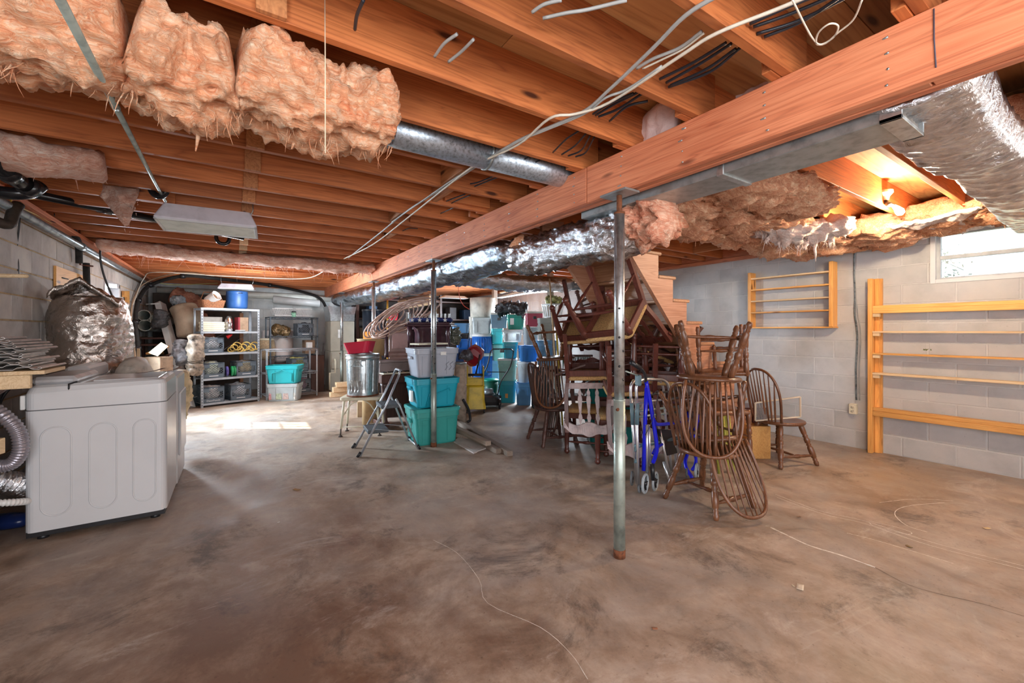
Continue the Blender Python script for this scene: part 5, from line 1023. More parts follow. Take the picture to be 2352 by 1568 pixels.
# cardboard tube, mop bucket, mower
ct = thing('cardboard_tube', 'tall mottled cardboard concrete form tube behind the stacked totes', 'tube', V((*atd(1058, 950, 6.2).to_2d(), 0))); MB().tube([(0, 0, 0), (0, 0, .86)], .085, 24).build('tube_body', M('mottled_card', (.4, .31, .24), .8, 0, .25, 14), ct); MB().tube([(0, 0, .85), (0, 0, .875)], .088, 24).build('rim', DUCT, ct)
MB().tube(path([(-.02, -.12, .35), (.06, -.13, .2), (.09, -.13, .05), (.04, -.14, .02)], 16), .02, 8).build('black_hose', BLACK, ct)
mp = thing('mop_bucket', 'yellow wheeled mop bucket with wringer, right of the cardboard tube', 'bucket', V((*atd(1092, 940, 7.0).to_2d(), 0)), CAMZ + .1); YL = M('bucket_yellow', (.62, .45, .03), .45, 0, .2, 8)
MB().loft([rr(.17, .19, .07, .04), rr(.15, .17, .2, .04), rr(.14, .15, .42, .04), rr(.15, .16, .44, .04), rr(.13, .14, .44, .04)]).build('bucket_body', YL, mp)
MB().b2((-.14, -.1, .44), (.14, .08, .56), .01).build('wringer', YL, mp)
for s in (-1, 1): MB().b2((s * .14, -.13, .36), (s * .12, .06, .76), .008).build('side_plate', YL, mp)
MB().tube([(-.12, -.12, .62), (.12, -.12, .62)], .02, 10).build('roller', BLACK, mp); MB().tube([(.0, -.1, .62), (.05, -.12, .82), (.07, -.13, .95)], .012, 8).build('lever', BLACK, mp)
for sx in (-1, 1):
    for sy in (-1, 1): MB().tube([(sx * .14 - .012, sy * .15, .035), (sx * .14 + .012, sy * .15, .035)], .035, 14).b2((sx * .14 - .015, sy * .15 - .01, .04), (sx * .14 + .015, sy * .15 + .01, .075)).build('caster', BLACK, mp)
rv = thing('red_canister', 'dark red plastic canister lying on top of the yellow mop bucket', 'canister', mp.location + V((.0, .05, .93)), CAMZ, None, (R(20), R(35), CAMZ)); MB().loft([rr(.09, .09, -.16, .04), rr(.13, .12, -.1, .05), rr(.14, .13, .06, .05), rr(.1, .1, .14, .04), rr(.04, .04, .17, .02)]).build('canister_body', M('dark_red', (.3, .01, .02), .35), rv); MB().tube([(-.1, -.1, .1), (-.14, -.16, .02), (-.1, -.14, -.08)], .014, 8).build('handle', BLACK, rv)
blob('vacuum_head', 'grey and black tool head lying behind the red canister', 'tool', [atd(1058, 812, 6.9), atd(1072, 818, 6.9), atd(1085, 812, 6.9)], .09, .07, M('dark_tool', (.12, .12, .14), .35, .2, .5, 20), 41)
mw = thing('lawn_mower', 'black push lawn mower with a folded tubular handle before the tote wall', 'mower', V((*atd(1122, 905, 7.4).to_2d(), 0)), CAMZ)
MB().loft([rr(.2, .2, .06, .06), rr(.21, .21, .12, .07), rr(.18, .18, .2, .07), rr(.1, .1, .24, .05)]).build('deck', BLACK, mw); MB().tube([(0, 0, .22), (0, 0, .32)], [.1, .08], 16).build('engine', M('engine_grey', (.2, .22, .24), .4, .5), mw)
for sx in (-1, 1):
    for sy in (-1, 1): MB().tube([(sx * .2 - .02, sy * .17, .09), (sx * .2 + .02, sy * .17, .09)], .09, 18).build('wheel', BLACK, mw)
for s in (-1, 1): MB().tube(path([(s * .16, .1, .2), (s * .19 + .03, -.02, .45), (s * .2 + .18, -.1, .72), (s * .2 + .24, -.08, .98)], 12), .011, 8).build('handle_tube', BLACK, mw)
MB().tube([(.04, -.08, .98), (.08, -.08, 1.02), (.4, -.08, 1.02), (.44, -.08, .98)], .012, 8).build('grip_bar', BLACK, mw); MB().b2((.2, -.1, .96), (.28, -.05, 1.03), .01).build('control_box', BLACK, mw); MB().tube([(-.03, -.05, .62), (.33, -.05, .62)], .008, 6).build('cross_bar', BLACK, mw)
# timbers on the floor
TM = [((1050, 968), (1172, 1042), 'longest weathered timber on the floor, its end farthest right'), ((1052, 990), (1146, 1036), 'weathered timber on the floor, second from the right'), ((1050, 985), (1122, 1018), 'weathered timber lying on top of the other two, nearest the totes'), ((1058, 1000), (1096, 1006), 'short weathered stick half hidden beside the green tote')]
for i, ((u0, v0), (u1, v1), lab) in enumerate(TM):
    z = .03 if i != 2 else .09; a, b = atz(u0, v0, z), atz(u1, v1, z); t = thing('timber', lab, 'lumber', (a + b) / 2 - UP * z, 0, 'weathered timbers on the floor'); MB().bar(a - (b - a).normalized() * .3, b, .07, .055, .006).build('timber_length', W_LUM, t, True)
for i, (q, lab) in enumerate((([(1046, 1012), (1060, 1000), (1118, 1030), (1095, 1038)], 'wider white trim board lying flat in front of the timbers'), ([(1042, 1016), (1047, 1013), (1096, 1039), (1088, 1042)], 'narrow white trim strip lying beside the wider one'))):
    m = MB(); m.prism([atz(u, v, .004) for u, v in q], (0, 0, .012)); tagp(m.build('trim_board', M('dusty_white', (.55, .5, .47), .6)), lab, 'board')
# pulpit furniture
PLP = M('worn_pulpit_wood', (.3, .19, .17), .4, 0, .25, 5); DPL = M('dark_pulpit_wood', (.06, .025, .035), .22, 0, .25, 5)
p = V((*atd(922, 800, 6.7).to_2d(), 0)); lc = thing('pulpit', 'faded red-brown panelled pulpit behind the piano', 'pulpit', p, CAMZ + R(8))
MB().b2((-.17, -.17, .0), (.17, .17, 1.45), .01).build('cabinet', PLP, lc); MB().b2((-.2, -.2, .93), (.2, .2, 1.02), .03).build('base_moulding', PLP, lc); MB().b2((-.18, -.18, 1.33), (.18, .18, 1.42), .02).build('upper_moulding', PLP, lc); MB().b2((-.12, -.178, 1.06), (.12, -.168, 1.3), .004).build('panel', M('pinkish_panel', (.42, .26, .25), .4, 0, .25, 4), lc); MB().b2((-.2, -.19, 1.45), (.2, .19, 1.5), .01).build('top', PLP, lc)
for s in (-1, 1): MB().tube([(s * .2, -.2, z) for z in (.93, .97, 1.0, 1.3, 1.33, 1.36)], [.035, .028, .025, .025, .035, .03], 12).build('corner_column', DPL, lc)
p = V((*atd(992, 800, 6.4).to_2d(), 0)); pc = thing('round_pedestal', 'big dark polished round pedestal with a wide moulded cap', 'pedestal', p, CAMZ)
MB().tube([(0, 0, z) for z in (0, .1, .95, 1.3, 1.36, 1.4)], [.3, .26, .26, .25, .27, .3], 40).build('drum', DPL, pc); MB().b2((-.34, -.32, 1.4), (.34, .32, 1.425), .006).build('cap_slab', DPL, pc); MB().b2((-.31, -.29, 1.425), (.31, .29, 1.46), .012).build('cap_moulding', DPL, pc)
for s in (-1, 1): MB().tube([(s * .28, -.24, z) for z in (.95, 1.0, 1.25, 1.3, 1.33, 1.4)], [.035, .028, .028, .04, .03, .04], 12).build('column', DPL, pc)
fl_ = thing('flag_bunting', 'folded navy and white star-spangled bunting on the round pedestal', 'flag', p + V((0, 0, 1.462)), CAMZ); m = MB(); lump(m, path([(-.3, -.1, .03), (0, -.12, .035), (.33, -.1, .03)], 30), .14, .035, 18, .01, 9, 5); m.build('folded_cloth', M('navy_cloth', (.015, .03, .16), .8, 0, .2, 20), fl_)
for i, x in enumerate((-.24, -.13, -.02, .12, .24)):
    m = MB(); P5 = [V((x + math.cos(PI / 2 + PI * k / 5) * (.035 if k % 2 == 0 else .015), -.25, .03 + math.sin(PI / 2 + PI * k / 5) * (.035 if k % 2 == 0 else .015))) for k in range(10)]; m.prism(P5, (0, -.006, 0)).build('star', WHITEM, fl_)
ht = thing('slatted_rack', 'row of upright grey metal slats behind the flag bunting', 'rack', p + V((0, .14, 1.462)), CAMZ)
for i in range(11): MB().b2((-.3 + .06 * i, 0, 0), (-.27 + .06 * i, .02, .14), .002).build('slat', GALV, ht)
MB().b2((-.34, -.03, 0), (-.31, .05, .16), .002).build('end_plate', GALV, ht); MB().b2((-.31, .0, .0), (.36, .03, .02)).build('rail', GALV, ht)
# garden hose loops
random.seed(15); hs = MB(); c = atd(905, 735, 6.5)
for i in range(9):
    e = .12 + .03 * (i % 4); q = [c + RT * (math.cos(a) * (.26 + .02 * i) + .06 * i - .2) + UP * (math.sin(a) * e + math.cos(a) * .17 + .02 * i - .06) + FW * (.06 * math.sin(2 * a + i)) for a in [2 * PI * k / 26 for k in range(26)]]; hs.tube(q, .013, 6, True)
tagp(hs.build('garden_hose', M('tan_hose', (.5, .34, .28), .45, 0, .1)), 'loose coils of tan hose draped over the pulpit and pedestal', 'hose')
# =============== the wall of plastic totes ===============
def bx(u0, v0, u1, v1, d, zb=None):     # rectangle of the photo at a distance: base centre, width, height
    c = atd((u0 + u1) / 2, v1, d); W = (u1 - u0) * d / F; zt = EYE - (v0 - HY) * d / F; z0 = c.z if zb is None else zb
    return V((c.x, c.y, z0)), W, zt - z0
def cooler(label, u0, v0, u1, v1, d, mat, lidm, zb=None, rz=0, rnd=False):
    p, W, H = bx(u0, v0, u1, v1, d, zb); p += FW * W * .3; t = thing('cooler', label, 'cooler', p, CAMZ + rz); lh = max(.03, H * .13)
    if rnd:
        MB().tube([(0, 0, z) for z in (0, .01, (H - lh) * .5, H - lh)], [W * .46, W * .48, W * .49, W * .5], 28).build('tub', mat, t); MB().tube([(0, 0, H - lh), (0, 0, H - lh * .5), (0, 0, H)], [W * .51, W * .52, W * .48], 28).build('lid', lidm, t)
        m = MB()
        for i in range(28): a = 2 * PI * i / 28; m.bar((W * .485 * math.cos(a), W * .485 * math.sin(a), .03), (W * .495 * math.cos(a), W * .495 * math.sin(a), H - lh - .03), .012, .006)
        m.build('flutes', mat, t)
    else:
        a, b = W * .48, W * .33; MB().loft([rr(a * .93, b * .93, 0, .02), rr(a, b, H - lh, .02)]).build('tub', mat, t); MB().loft([rr(a * 1.03, b * 1.03, H - lh + .002, .02), rr(a * 1.03, b * 1.03, H - lh * .3, .02), rr(a * .96, b * .95, H, .02)]).build('lid', lidm, t)
        for s in (-1, 1): MB().b2((s * a * .98, -.04, H * .6), (s * (a + .012), .04, H * .72), .004).build('handle', lidm, t)
        MB().b2((-.03, -b - .004, H * .5), (.03, -b * .95, H * .68), .003).build('latch', BLACK, t)
    return t
def tt(label, u0, v0, u1, v1, d, mat, lid=None, zb=None, rz=0, taper=.84, D=None, name='storage_tote', tilt=(0, 0), group=None):
    p, W, H = bx(u0, v0, u1, v1, d, zb); D = D or W * .8; lh = .02 if lid else 0
    p += FW * D * .5; W *= .97
    return tote(name, label, p, CAMZ + rz, W, D, H - lh, mat, lid, taper=taper, lidh=.02, tilt=tilt, group=group)
MINT = M('mint_plastic', (.25, .5, .46), .4, 0, .1, 5); PALEB = M('pale_blue_plastic', (.25, .45, .68), .4, 0, .1, 5); LGRY = M('pale_grey_plastic', (.42, .47, .5), .4, 0, .08, 5); WPL = M('white_pail', (.6, .66, .7), .4, 0, .08, 5); OLV = M('olive_grey_plastic', (.33, .36, .33), .45, 0, .08, 5); SLB = M('slate_cooler', (.13, .22, .3), .45, 0, .1, 5)
# first column
d = 8.3
tt('royal blue tote low behind the mop bucket handle, lowest of the left column', 1086, 862, 1130, 914, d, RB_, None, 0)
z = EYE - (862 - HY) * d / F
cooler('lower royal blue round cooler with a white lid, left column of the tote wall', 1081, 811, 1131, 862, d, RB_, WHITEM, z + .002, rnd=True)
z = EYE - (811 - HY) * d / F
cooler('upper royal blue round cooler with a white lid, left column of the tote wall', 1083, 767, 1130, 811, d, RB_, WHITEM, z + .004, rnd=True)
z = EYE - (767 - HY) * d / F
tt('frosted clear tote on the upper blue cooler, under the white drum', 1082, 729, 1130, 767, d, CLR, None, z + .004)
tt('off-white bin at the left edge of the tote wall, beside the frosted tote', 1076, 727, 1100, 776, 8.9, OFFW, None)
MB().box(atd(1088, 776, 8.9) + FW * .1 - UP * (atd(1088, 776, 8.9).z / 2 + .003), (.2, .2, atd(1088, 776, 8.9).z - .01), CAMZ).build('crate_stand', DARKW, tagp(thing('crate_stand', 'dark box pile under the off-white bin at the left of the tote wall', 'box', (0, 0, 0))), True)
dm = thing('white_drum', 'grimy white plastic drum on top of the left column of totes', 'drum', bx(1076, 683, 1137, 729, d + .1)[0] + FW * .25); h = (729 - 683) * 8.4 / F
dm.location.z = EYE - (729 - HY) * d / F + .008; MB().tube([(0, 0, z) for z in (0, .02, h * .9, h * .93, h)], [.235, .25, .262, .255, .262], 30).build('drum_body', M('grimy_white', (.62, .6, .52), .5, 0, .25, 5), dm)
# second column
d = 8.0
gt = thing('green_trash_can', 'dark green lidded trash can behind the mower handle', 'bin', bx(1110, 868, 1143, 915, d, 0)[0] + FW * .1); MB().tube([(0, 0, 0), (0, 0, .38)], [.12, .15], 22).build('can_body', M('bottle_green', (.01, .1, .07), .4), gt); MB().tube([(0, 0, .38), (0, 0, .4), (0, 0, .42)], [.16, .16, .12], 22).build('lid', GRN, gt)
zt = lambda v, dd=None: EYE - (v - HY) * (dd or d) / F
tt('light blue tote, second column, second from the floor behind the mower', 1125, 868, 1148, 912, 8.45, PALEB, None, 0, D=.18); tt('pale blue tote above it behind the mower handle, second column', 1126, 829, 1148, 868, 8.4, PALEB, None, zt(868, 8.45) + .004, D=.18)
tt('sea-green tote in the middle of the second column of the tote wall', 1130, 789, 1158, 829, 8.35, MINT, SG, zt(829, 8.4) + .004, D=.22)
tt('turquoise tote above the sea-green one in the second column', 1127, 754, 1156, 789, 8.3, TQ, None, zt(789, 8.35) + .004, D=.22)
cooler('slate blue cooler with a cream lid, top of the second column', 1126, 718, 1166, 753, 8.2, SLB, OFFW, zt(754, 8.3) + .006)
# third column
d = 7.8
tt('deep teal tote on the floor in the middle of the tote wall', 1144, 875, 1188, 921, d, TL, None, 0, rz=-.1); p = bx(1144, 875, 1188, 921, d, 0)[0]; tagp(MB().box(p + UP * .14 - FW * .03 + RT * -.02, (.05, .004, .08), CAMZ - .1).build('paper_tag', M('orange_tag', (.6, .3, .08), .6)), 'small orange paper tag stuck to the deep teal tote on the floor', 'tag')
tt('mint white-green tote with a red mark, second from the floor in the middle column', 1143, 824, 1188, 875, d, MINT, M('white_lid', (.62, .66, .64), .4), zt(876) + .004, rz=-.1)
tt('teal tote, third from the floor in the middle column', 1154, 786, 1190, 824, d + .1, TL, TQ, zt(824) + .004)
tt('clear tote with yellow things inside, fourth in the middle column', 1152, 757, 1201, 786, d + .1, CLR, CLR, zt(786, d + .1) + .004)
tt('bright green tote with a white label below the black bag', 1164, 722, 1208, 757, d + .1, GRN, None, zt(757, d + .1) + .006, rz=-.12); p = bx(1170, 730, 1182, 748, d - .02)[0]; tagp(MB().box(p + UP * .08, (.07, .004, .12), CAMZ - .12).build('paper_label', LBL), 'white paper label on the bright green tote', 'label')
blob('garbage_bag', 'shiny black garbage bag lying across the tops of the green tote and slate cooler', 'bag', [atd(1143, 712, 8.1), atd(1165, 705, 8.0), atd(1188, 708, 7.9), atd(1210, 716, 7.9)], .16, .1, BAG, 61, .06, 6, .03, 40, 34)
# fourth column
d = 7.55
tt('light blue tote on the floor at the right of the tote wall', 1184, 880, 1222, 925, d, SKY, None, 0, rz=.1)
pw_ = thing('white_pail', 'white pail with wire handle on the light blue tote', 'pail', bx(1189, 832, 1220, 880, d)[0] + FW * .13); pw_.location.z = zt(880) + .004; h = (880 - 832) * d / F; MB().tube([(0, 0, 0), (0, 0, h * .9), (0, 0, h * .92), (0, 0, h)], [.1, .12, .127, .127], 22).build('pail_body', WPL, pw_); MB().tube([V((.125 * math.cos(a), -.09, h * .85 - .1 * math.sin(a))) for a in [PI * i / 10 for i in range(11)]], .003, 5).build('handle', GALV, pw_)
tt('medium blue tote resting on the white pail', 1189, 794, 1236, 832, d, M('medium_blue', (.03, .2, .55), .35, 0, .08, 5), None, zt(832) + .012, rz=.12, tilt=(0, .03))
tt('tall pale grey tote on the medium blue one', 1201, 751, 1237, 794, d, LGRY, None, zt(794) + .01, rz=.15)
cooler('faded red cooler with a cream lid on top of the right column', 1207, 715, 1247, 751, d, REDP, OFFW, zt(751) + .008, rz=.1)
# fifth column
d = 7.25
boxy('dark_bin', 'dark bin at the floor at the right end of the tote wall', 'bin', bx(1222, 836, 1262, 932, d, 0)[0] + FW * .15, (.3, .3, .70), CAMZ, M('near_black_bin', (.02, .03, .04), .35), .02, (('lid', (0, 0, .71), (.33, .33, .02), M('near_black_bin', (.02, .03, .04))),))
tt('light blue tote with a dark smudge, behind the windsor chair legs', 1232, 782, 1282, 836, d, M('smudged_blue', (.12, .34, .66), .35, 0, .25, 5), SKY, .735)
tt('tall olive-grey tote under the white laundry basket', 1235, 730, 1276, 782, d + .05, OLV, OLV, EYE - (782 - HY) * d / F + .012)
lb = thing('laundry_basket', 'white slotted laundry basket on the olive-grey tote', 'basket', bx(1246, 697, 1298, 730, d + .05)[0] + FW * .17); lb.location.z = EYE - (730 - HY) * (d + .05) / F + .012; h = .235
MB().tube([(0, 0, h - .02), (0, 0, h)], [.2, .205], 30).build('rim', WHITEM, lb); MB().tube([(0, 0, 0), (0, 0, .02)], .15, 26).build('base', WHITEM, lb); m = MB()
for i in range(22): a = 2 * PI * i / 22; m.bar((.15 * math.cos(a), .15 * math.sin(a), .01), (.198 * math.cos(a), .198 * math.sin(a), h - .01), .02, .006, up=(math.cos(a), math.sin(a), 0))
m.build('slats', WHITEM, lb); 
blob('glove_pile', 'tangle of yellow, blue and black gloves heaped over the laundry basket', 'gloves', [lb.location + V((-.12, .05, .27)), lb.location + V((0, -.02, .31)), lb.location + V((.12, -.08, .27))], .1, .055, M('mixed_gloves', (.3, .28, .1), .6, 0, .8, 14), 62, .03, 12, .02)
# the left end: blue bins and black totes
d = 7.3
for i, (u0, v0, u1, v1, mt, lab) in enumerate(((1036, 742, 1077, 765, SKY, 'light blue open bin high at the left of the tote wall'), (1046, 766, 1078, 778, BLACK, 'flat black bin below the light blue open bin'), (1046, 778, 1080, 802, RB_, 'royal blue bin below the black one at the left'), (1040, 802, 1082, 830, M('navy_bin', (.02, .05, .15), .4), 'navy bin at the bottom of the blue pile, left of the round coolers'))):
    tt(lab, u0, v0, u1, v1, d + .15, mt, None, None, D=.22, taper=.9)
MB().box(atd(1062, 830, d + .15) + FW * .15 - UP * (atd(1062, 830, d + .15).z / 2 + .004), (.3, .25, atd(1062, 830, d + .15).z - .01), CAMZ).build('carton', CARDD, tagp(thing('carton', 'brown carton stack under the navy bin', 'box', (0, 0, 0))), True)
blob('clear_bag', 'clear bag of green odds and ends beside the round pedestal', 'bag', [atd(1040, 790, 6.8), atd(1046, 770, 6.8), atd(1040, 755, 6.8)], .07, .08, M('murky_clear', (.12, .13, .1), .2, 0, .6, 25), 63)
# vinyl siding slung under the joists, posts and rafters at the back right
for i in range(7):
    o = .03 * i; a, b = atd(1146 + 9 * i, 684 - 2.5 * i, 9.0) , atd(1352, 648 + 4 * i - (8 if i > 4 else 0), 6.6); t = thing('siding_length', '%s white siding length slung under the joists left of the stairs' % ['lowest', 'second lowest', 'third', 'fourth', 'fifth', 'second highest', 'topmost'][i], 'siding', (a + b) / 2, 0, 'vinyl siding slung under the joists'); MB().bar(a, b, .13, .012, .002).build('panel', WHITEM if i % 3 else M('bluish_vinyl', (.5, .58, .66), .4), t, True); MB().bar(a + UP * .012, b + UP * .012, .03, .02, .002).build('lip', WHITEM, t, True)
for i in range(3):
    a, b = atd(1150 + 20 * i, 672 - 6 * i, 9.0), atd(1350, 636 + 4 * i, 6.8); tagp(MB().bar(a, b, .06, .025, .002).build('wood_strip', W_PALE), '%s pale wood strip lying on the slung siding' % ['left', 'middle', 'right'][i], 'lumber')
for i, (u, d_) in enumerate(((1136, 9.2), (1264, 7.6))):
    p = atd(u, 0, d_); MB().b2((p.x - .045, p.y - .045, 0), (p.x + .045, p.y + .045, ZJ0 - .01), .004).build('timber', W_LUM, tagp(thing('timber_post', ['weathered timber post behind the white drum', 'weathered timber post beside the laundry basket'][i], 'post', (p.x, p.y, 0))), True)
for i in range(6): a = atd(905 + 3 * i, 713 - 5 * i, 9.5); b = atd(990, 697 - 4 * i, 8.7); tagp(MB().bar(a, b, .09, .035, .002).build('stacked_board', W_LUM if i % 2 else W_PALE), '%s board in the high stack behind the hose coils' % ['lowest', 'second', 'third', 'fourth', 'fifth', 'topmost'][i], 'lumber', 'boards stacked high behind the hose')
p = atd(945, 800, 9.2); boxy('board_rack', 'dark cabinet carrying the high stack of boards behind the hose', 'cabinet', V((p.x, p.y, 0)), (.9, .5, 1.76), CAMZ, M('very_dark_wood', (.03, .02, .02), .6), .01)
for i, (u, v0, v1, r, lab) in enumerate(((855, 705, 775, .2, 'left of two tall black cans right of the third post'), (880, 702, 775, .2, 'right of two tall black cans right of the third post'))):
    p = atd(u, 800, 9.0); t = thing('black_can', lab, 'bin', V((p.x, p.y, 0))); MB().tube([(0, 0, 0), (0, 0, 1.75)], [r * .85, r], 22).build('can_body', M('black_can_plastic', (.015, .02, .03), .3), t); MB().tube([(0, 0, 1.75), (0, 0, 1.79)], r * 1.06, 22).build('rim', BLACK, t)
boxy('orange_bin', 'orange plastic bin low between the furnace duct and the third post', 'bin', V((*atd(850, 760, 8.3).to_2d(), 0)), (.22, .2, 1.32), CAMZ, M('orange_plastic', (.75, .25, .02), .45), .02)
blob('red_tarp', 'red plastic toboggan standing behind the hose coils', 'sled', [atd(903, 775, 8.6), atd(902, 740, 8.6), atd(908, 705, 8.6)], .12, .08, M('bright_red', (.6, .01, .03), .35), 64, .01, 4, 0)
pipe('yellow ladder rail upright behind the hose coils', [V((*atd(890, 800, 8.8).to_2d(), 0)), atd(890, 672, 8.8)], .018, M('orange_wood', (.65, .35, .05), .6), 'ladder', 'ladder_rail'); pipe('hanging red cord at the right of the tilted far fixture', path([V((*atd(1052, 640, 8.8).to_2d(), 2.37)), atd(1055, 680, 8.8), atd(1064, 700, 8.8), atd(1078, 710, 8.8)], 14), .006, M('red_cord', (.4, .04, .02), .5), 'cord', 'cord', seg=5)

sr = thing('shade_rack', 'dark racking added to stand for the gloom behind the tote wall', 'rack', (4.2, 10.9, 0)); DKR = M('shade_wood', (.035, .024, .02), .8, 0, .3, 6)  # added dark racking, hides the bright back wall with a shade tone
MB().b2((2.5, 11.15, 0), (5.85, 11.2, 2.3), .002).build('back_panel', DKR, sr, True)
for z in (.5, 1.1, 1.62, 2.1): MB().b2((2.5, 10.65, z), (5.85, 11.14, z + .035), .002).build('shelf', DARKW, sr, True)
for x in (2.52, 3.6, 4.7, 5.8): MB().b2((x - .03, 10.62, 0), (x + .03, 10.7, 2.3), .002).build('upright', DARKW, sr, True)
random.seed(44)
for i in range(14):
    x = 2.7 + i * .22; z = (1.14, 1.66)[i % 2]; boxy('filler_carton', 'added dim carton on the %s shelf of the dark racking, %s from its left end' % (('middle', 'upper')[i % 2], ['first', 'second', 'third', 'fourth', 'fifth', 'sixth', 'seventh'][i // 2]), 'box', V((x, 10.9, z)), (.2, .3, random.uniform(.2, .38)), 0, (CARDD, M('dim_blue', (.04, .1, .2), .5), M('dim_grey', (.15, .15, .16), .6))[i % 3])  # dark-toned cartons filling out the added racking
# =============== chairs and walkers ===============
LEGP = [(0, .012), (.03, .016), (.08, .019), (.12, .014), (.15, .018), (.17, .013), (.2, .019), (.3, .022), (.42, .021), (.47, .014), (.49, .02), (.52, .013), (.55, .021), (.62, .021), (.66, .015), (.69, .021), (.72, .015), (.76, .02), (.88, .021), (1, .016)]
STRP = [(0, .007), (.15, .01), (.3, .013), (.4, .012), (.44, .016), (.5, .018), (.56, .016), (.6, .012), (.7, .013), (.85, .01), (1, .007)]
def frm(up, back):
    z = V(up).normalized(); y = V(back); y = (y - z * y.dot(z)).normalized(); return Matrix((y.cross(z), y, z)).transposed()
def place(t, seat, up, back, sh=.43):
    m = frm(up, back).to_4x4(); m.translation = V(seat) - m.to_3x3() @ V((0, 0, sh)); t.matrix_basis = m; return t
# +y is the back; seat height .43 local, origin on the floor under the seat
def windsor(label, mat=WIND, armless=True, nsp=8, lp=True, group=None, cat='chair'):
    t = thing('windsor_chair', label, cat, (0, 0, 0), 0, group); s = MB(); SH = .43
    ring = lambda k, z, dip=0: [V((math.cos(a) * .23 * k * (1 - .05 * math.sin(a)), math.sin(a) * .22 * k, z - dip)) for a in [2 * PI * i / 36 for i in range(36)]]
    s.loft([ring(.86, SH - .034), ring(.97, SH - .026), ring(1, SH - .012), ring(.98, SH), ring(.9, SH + .002), ring(.6, SH + .0, .012), ring(.1, SH, .014)], sm=True); s.build('seat', mat, t)
    F_ = []
    for sx in (-1, 1):
        for sy in (-1, 1):
            a = V((sx * .228, sy * .225, 0)); b = V((sx * .125, sy * .12, SH - .02)); F_.append((a, b))
            MB().turned(a, b, LEGP, 10, 1.22).build('leg', mat, t)
    mid = []
    for sx in (-1, 1): a = V((sx * .206, -.203, .1)); b = V((sx * .206, .203, .11)); MB().turned(a, b, STRP, 8, 1.25).build('stretcher', mat, t); mid.append((a + b) / 2)
    MB().turned(mid[0], mid[1], STRP, 8).build('stretcher', mat, t)
    top = .52; tilt = .18
    def bow(a):   # a from 0 to pi, hoop in the tilted back plane
        x = math.cos(a) * .2; h = math.sin(a)
        w_ = .175 + .05 * math.sin(a) ** .5 if 0 else .2; x = math.copysign(abs(math.cos(a)) ** .8, math.cos(a)) * (.175 + .07 * math.sin(min(a, PI - a) * 1.3)); z = h ** .9 * top
        return V((x, .15 + z * tilt + .035 * (1 - (x / .21) ** 2), SH + z))
    MB().tube([bow(PI * i / 40) for i in range(41)], .0125, 9).build('bow', mat, t)
    for i in range(nsp):
        u = (i + .5) / nsp * 2 - 1; x0 = u * .135; best = min((bow(PI * k / 80) for k in range(4, 77)), key=lambda q: abs(q.x - u * .185) - q.z * .0)
        b = best; a = V((x0, .15 + .035 * (1 - (x0 / .2) ** 2), SH - .005)); MB().tube([a.lerp(b, k / 6) for k in range(7)], [.0065, .0085, .0095, .0085, .007, .0055, .005], 7).build('spindle', mat, t)
    return t
def vase_slat(m, x0, z0, z1, y0, y1, w=.045):
    pr = [(0, .18), (.05, .3), (.12, .8), (.18, .7), (.2, .45), (.22, .75), (.32, 1), (.45, .8), (.6, .55), (.68, .5), (.7, .3), (.73, .6), (.82, .95), (.9, .6), (1, .25)]
    L_ = [V((x0 - w / 2 * k, lerp(y0, y1, t_), lerp(z0, z1, t_))) for t_, k in pr] + [V((x0 + w / 2 * k, lerp(y0, y1, t_), lerp(z0, z1, t_))) for t_, k in pr[::-1]]
    n = len(pr); vs = L_ + [p + V((0, .012, 0)) for p in L_]; N_ = 2 * n; fs = []
    for i in range(n - 1): fs += [(i, i + 1, N_ - 2 - i, N_ - 1 - i), (N_ + i, 2 * N_ - 1 - i, 2 * N_ - 2 - i, N_ + i + 1)]
    for i in range(N_): j = (i + 1) % N_; fs.append((i, i + N_, j + N_, j))
    m.add(vs, fs)
CAB = [(0, .014), (.03, .028), (.07, .03), (.1, .018), (.13, .026), (.15, .02), (.3, .024), (.6, .03), (.8, .034), (.84, .024), (.87, .036), (.9, .03), (1, .03)]
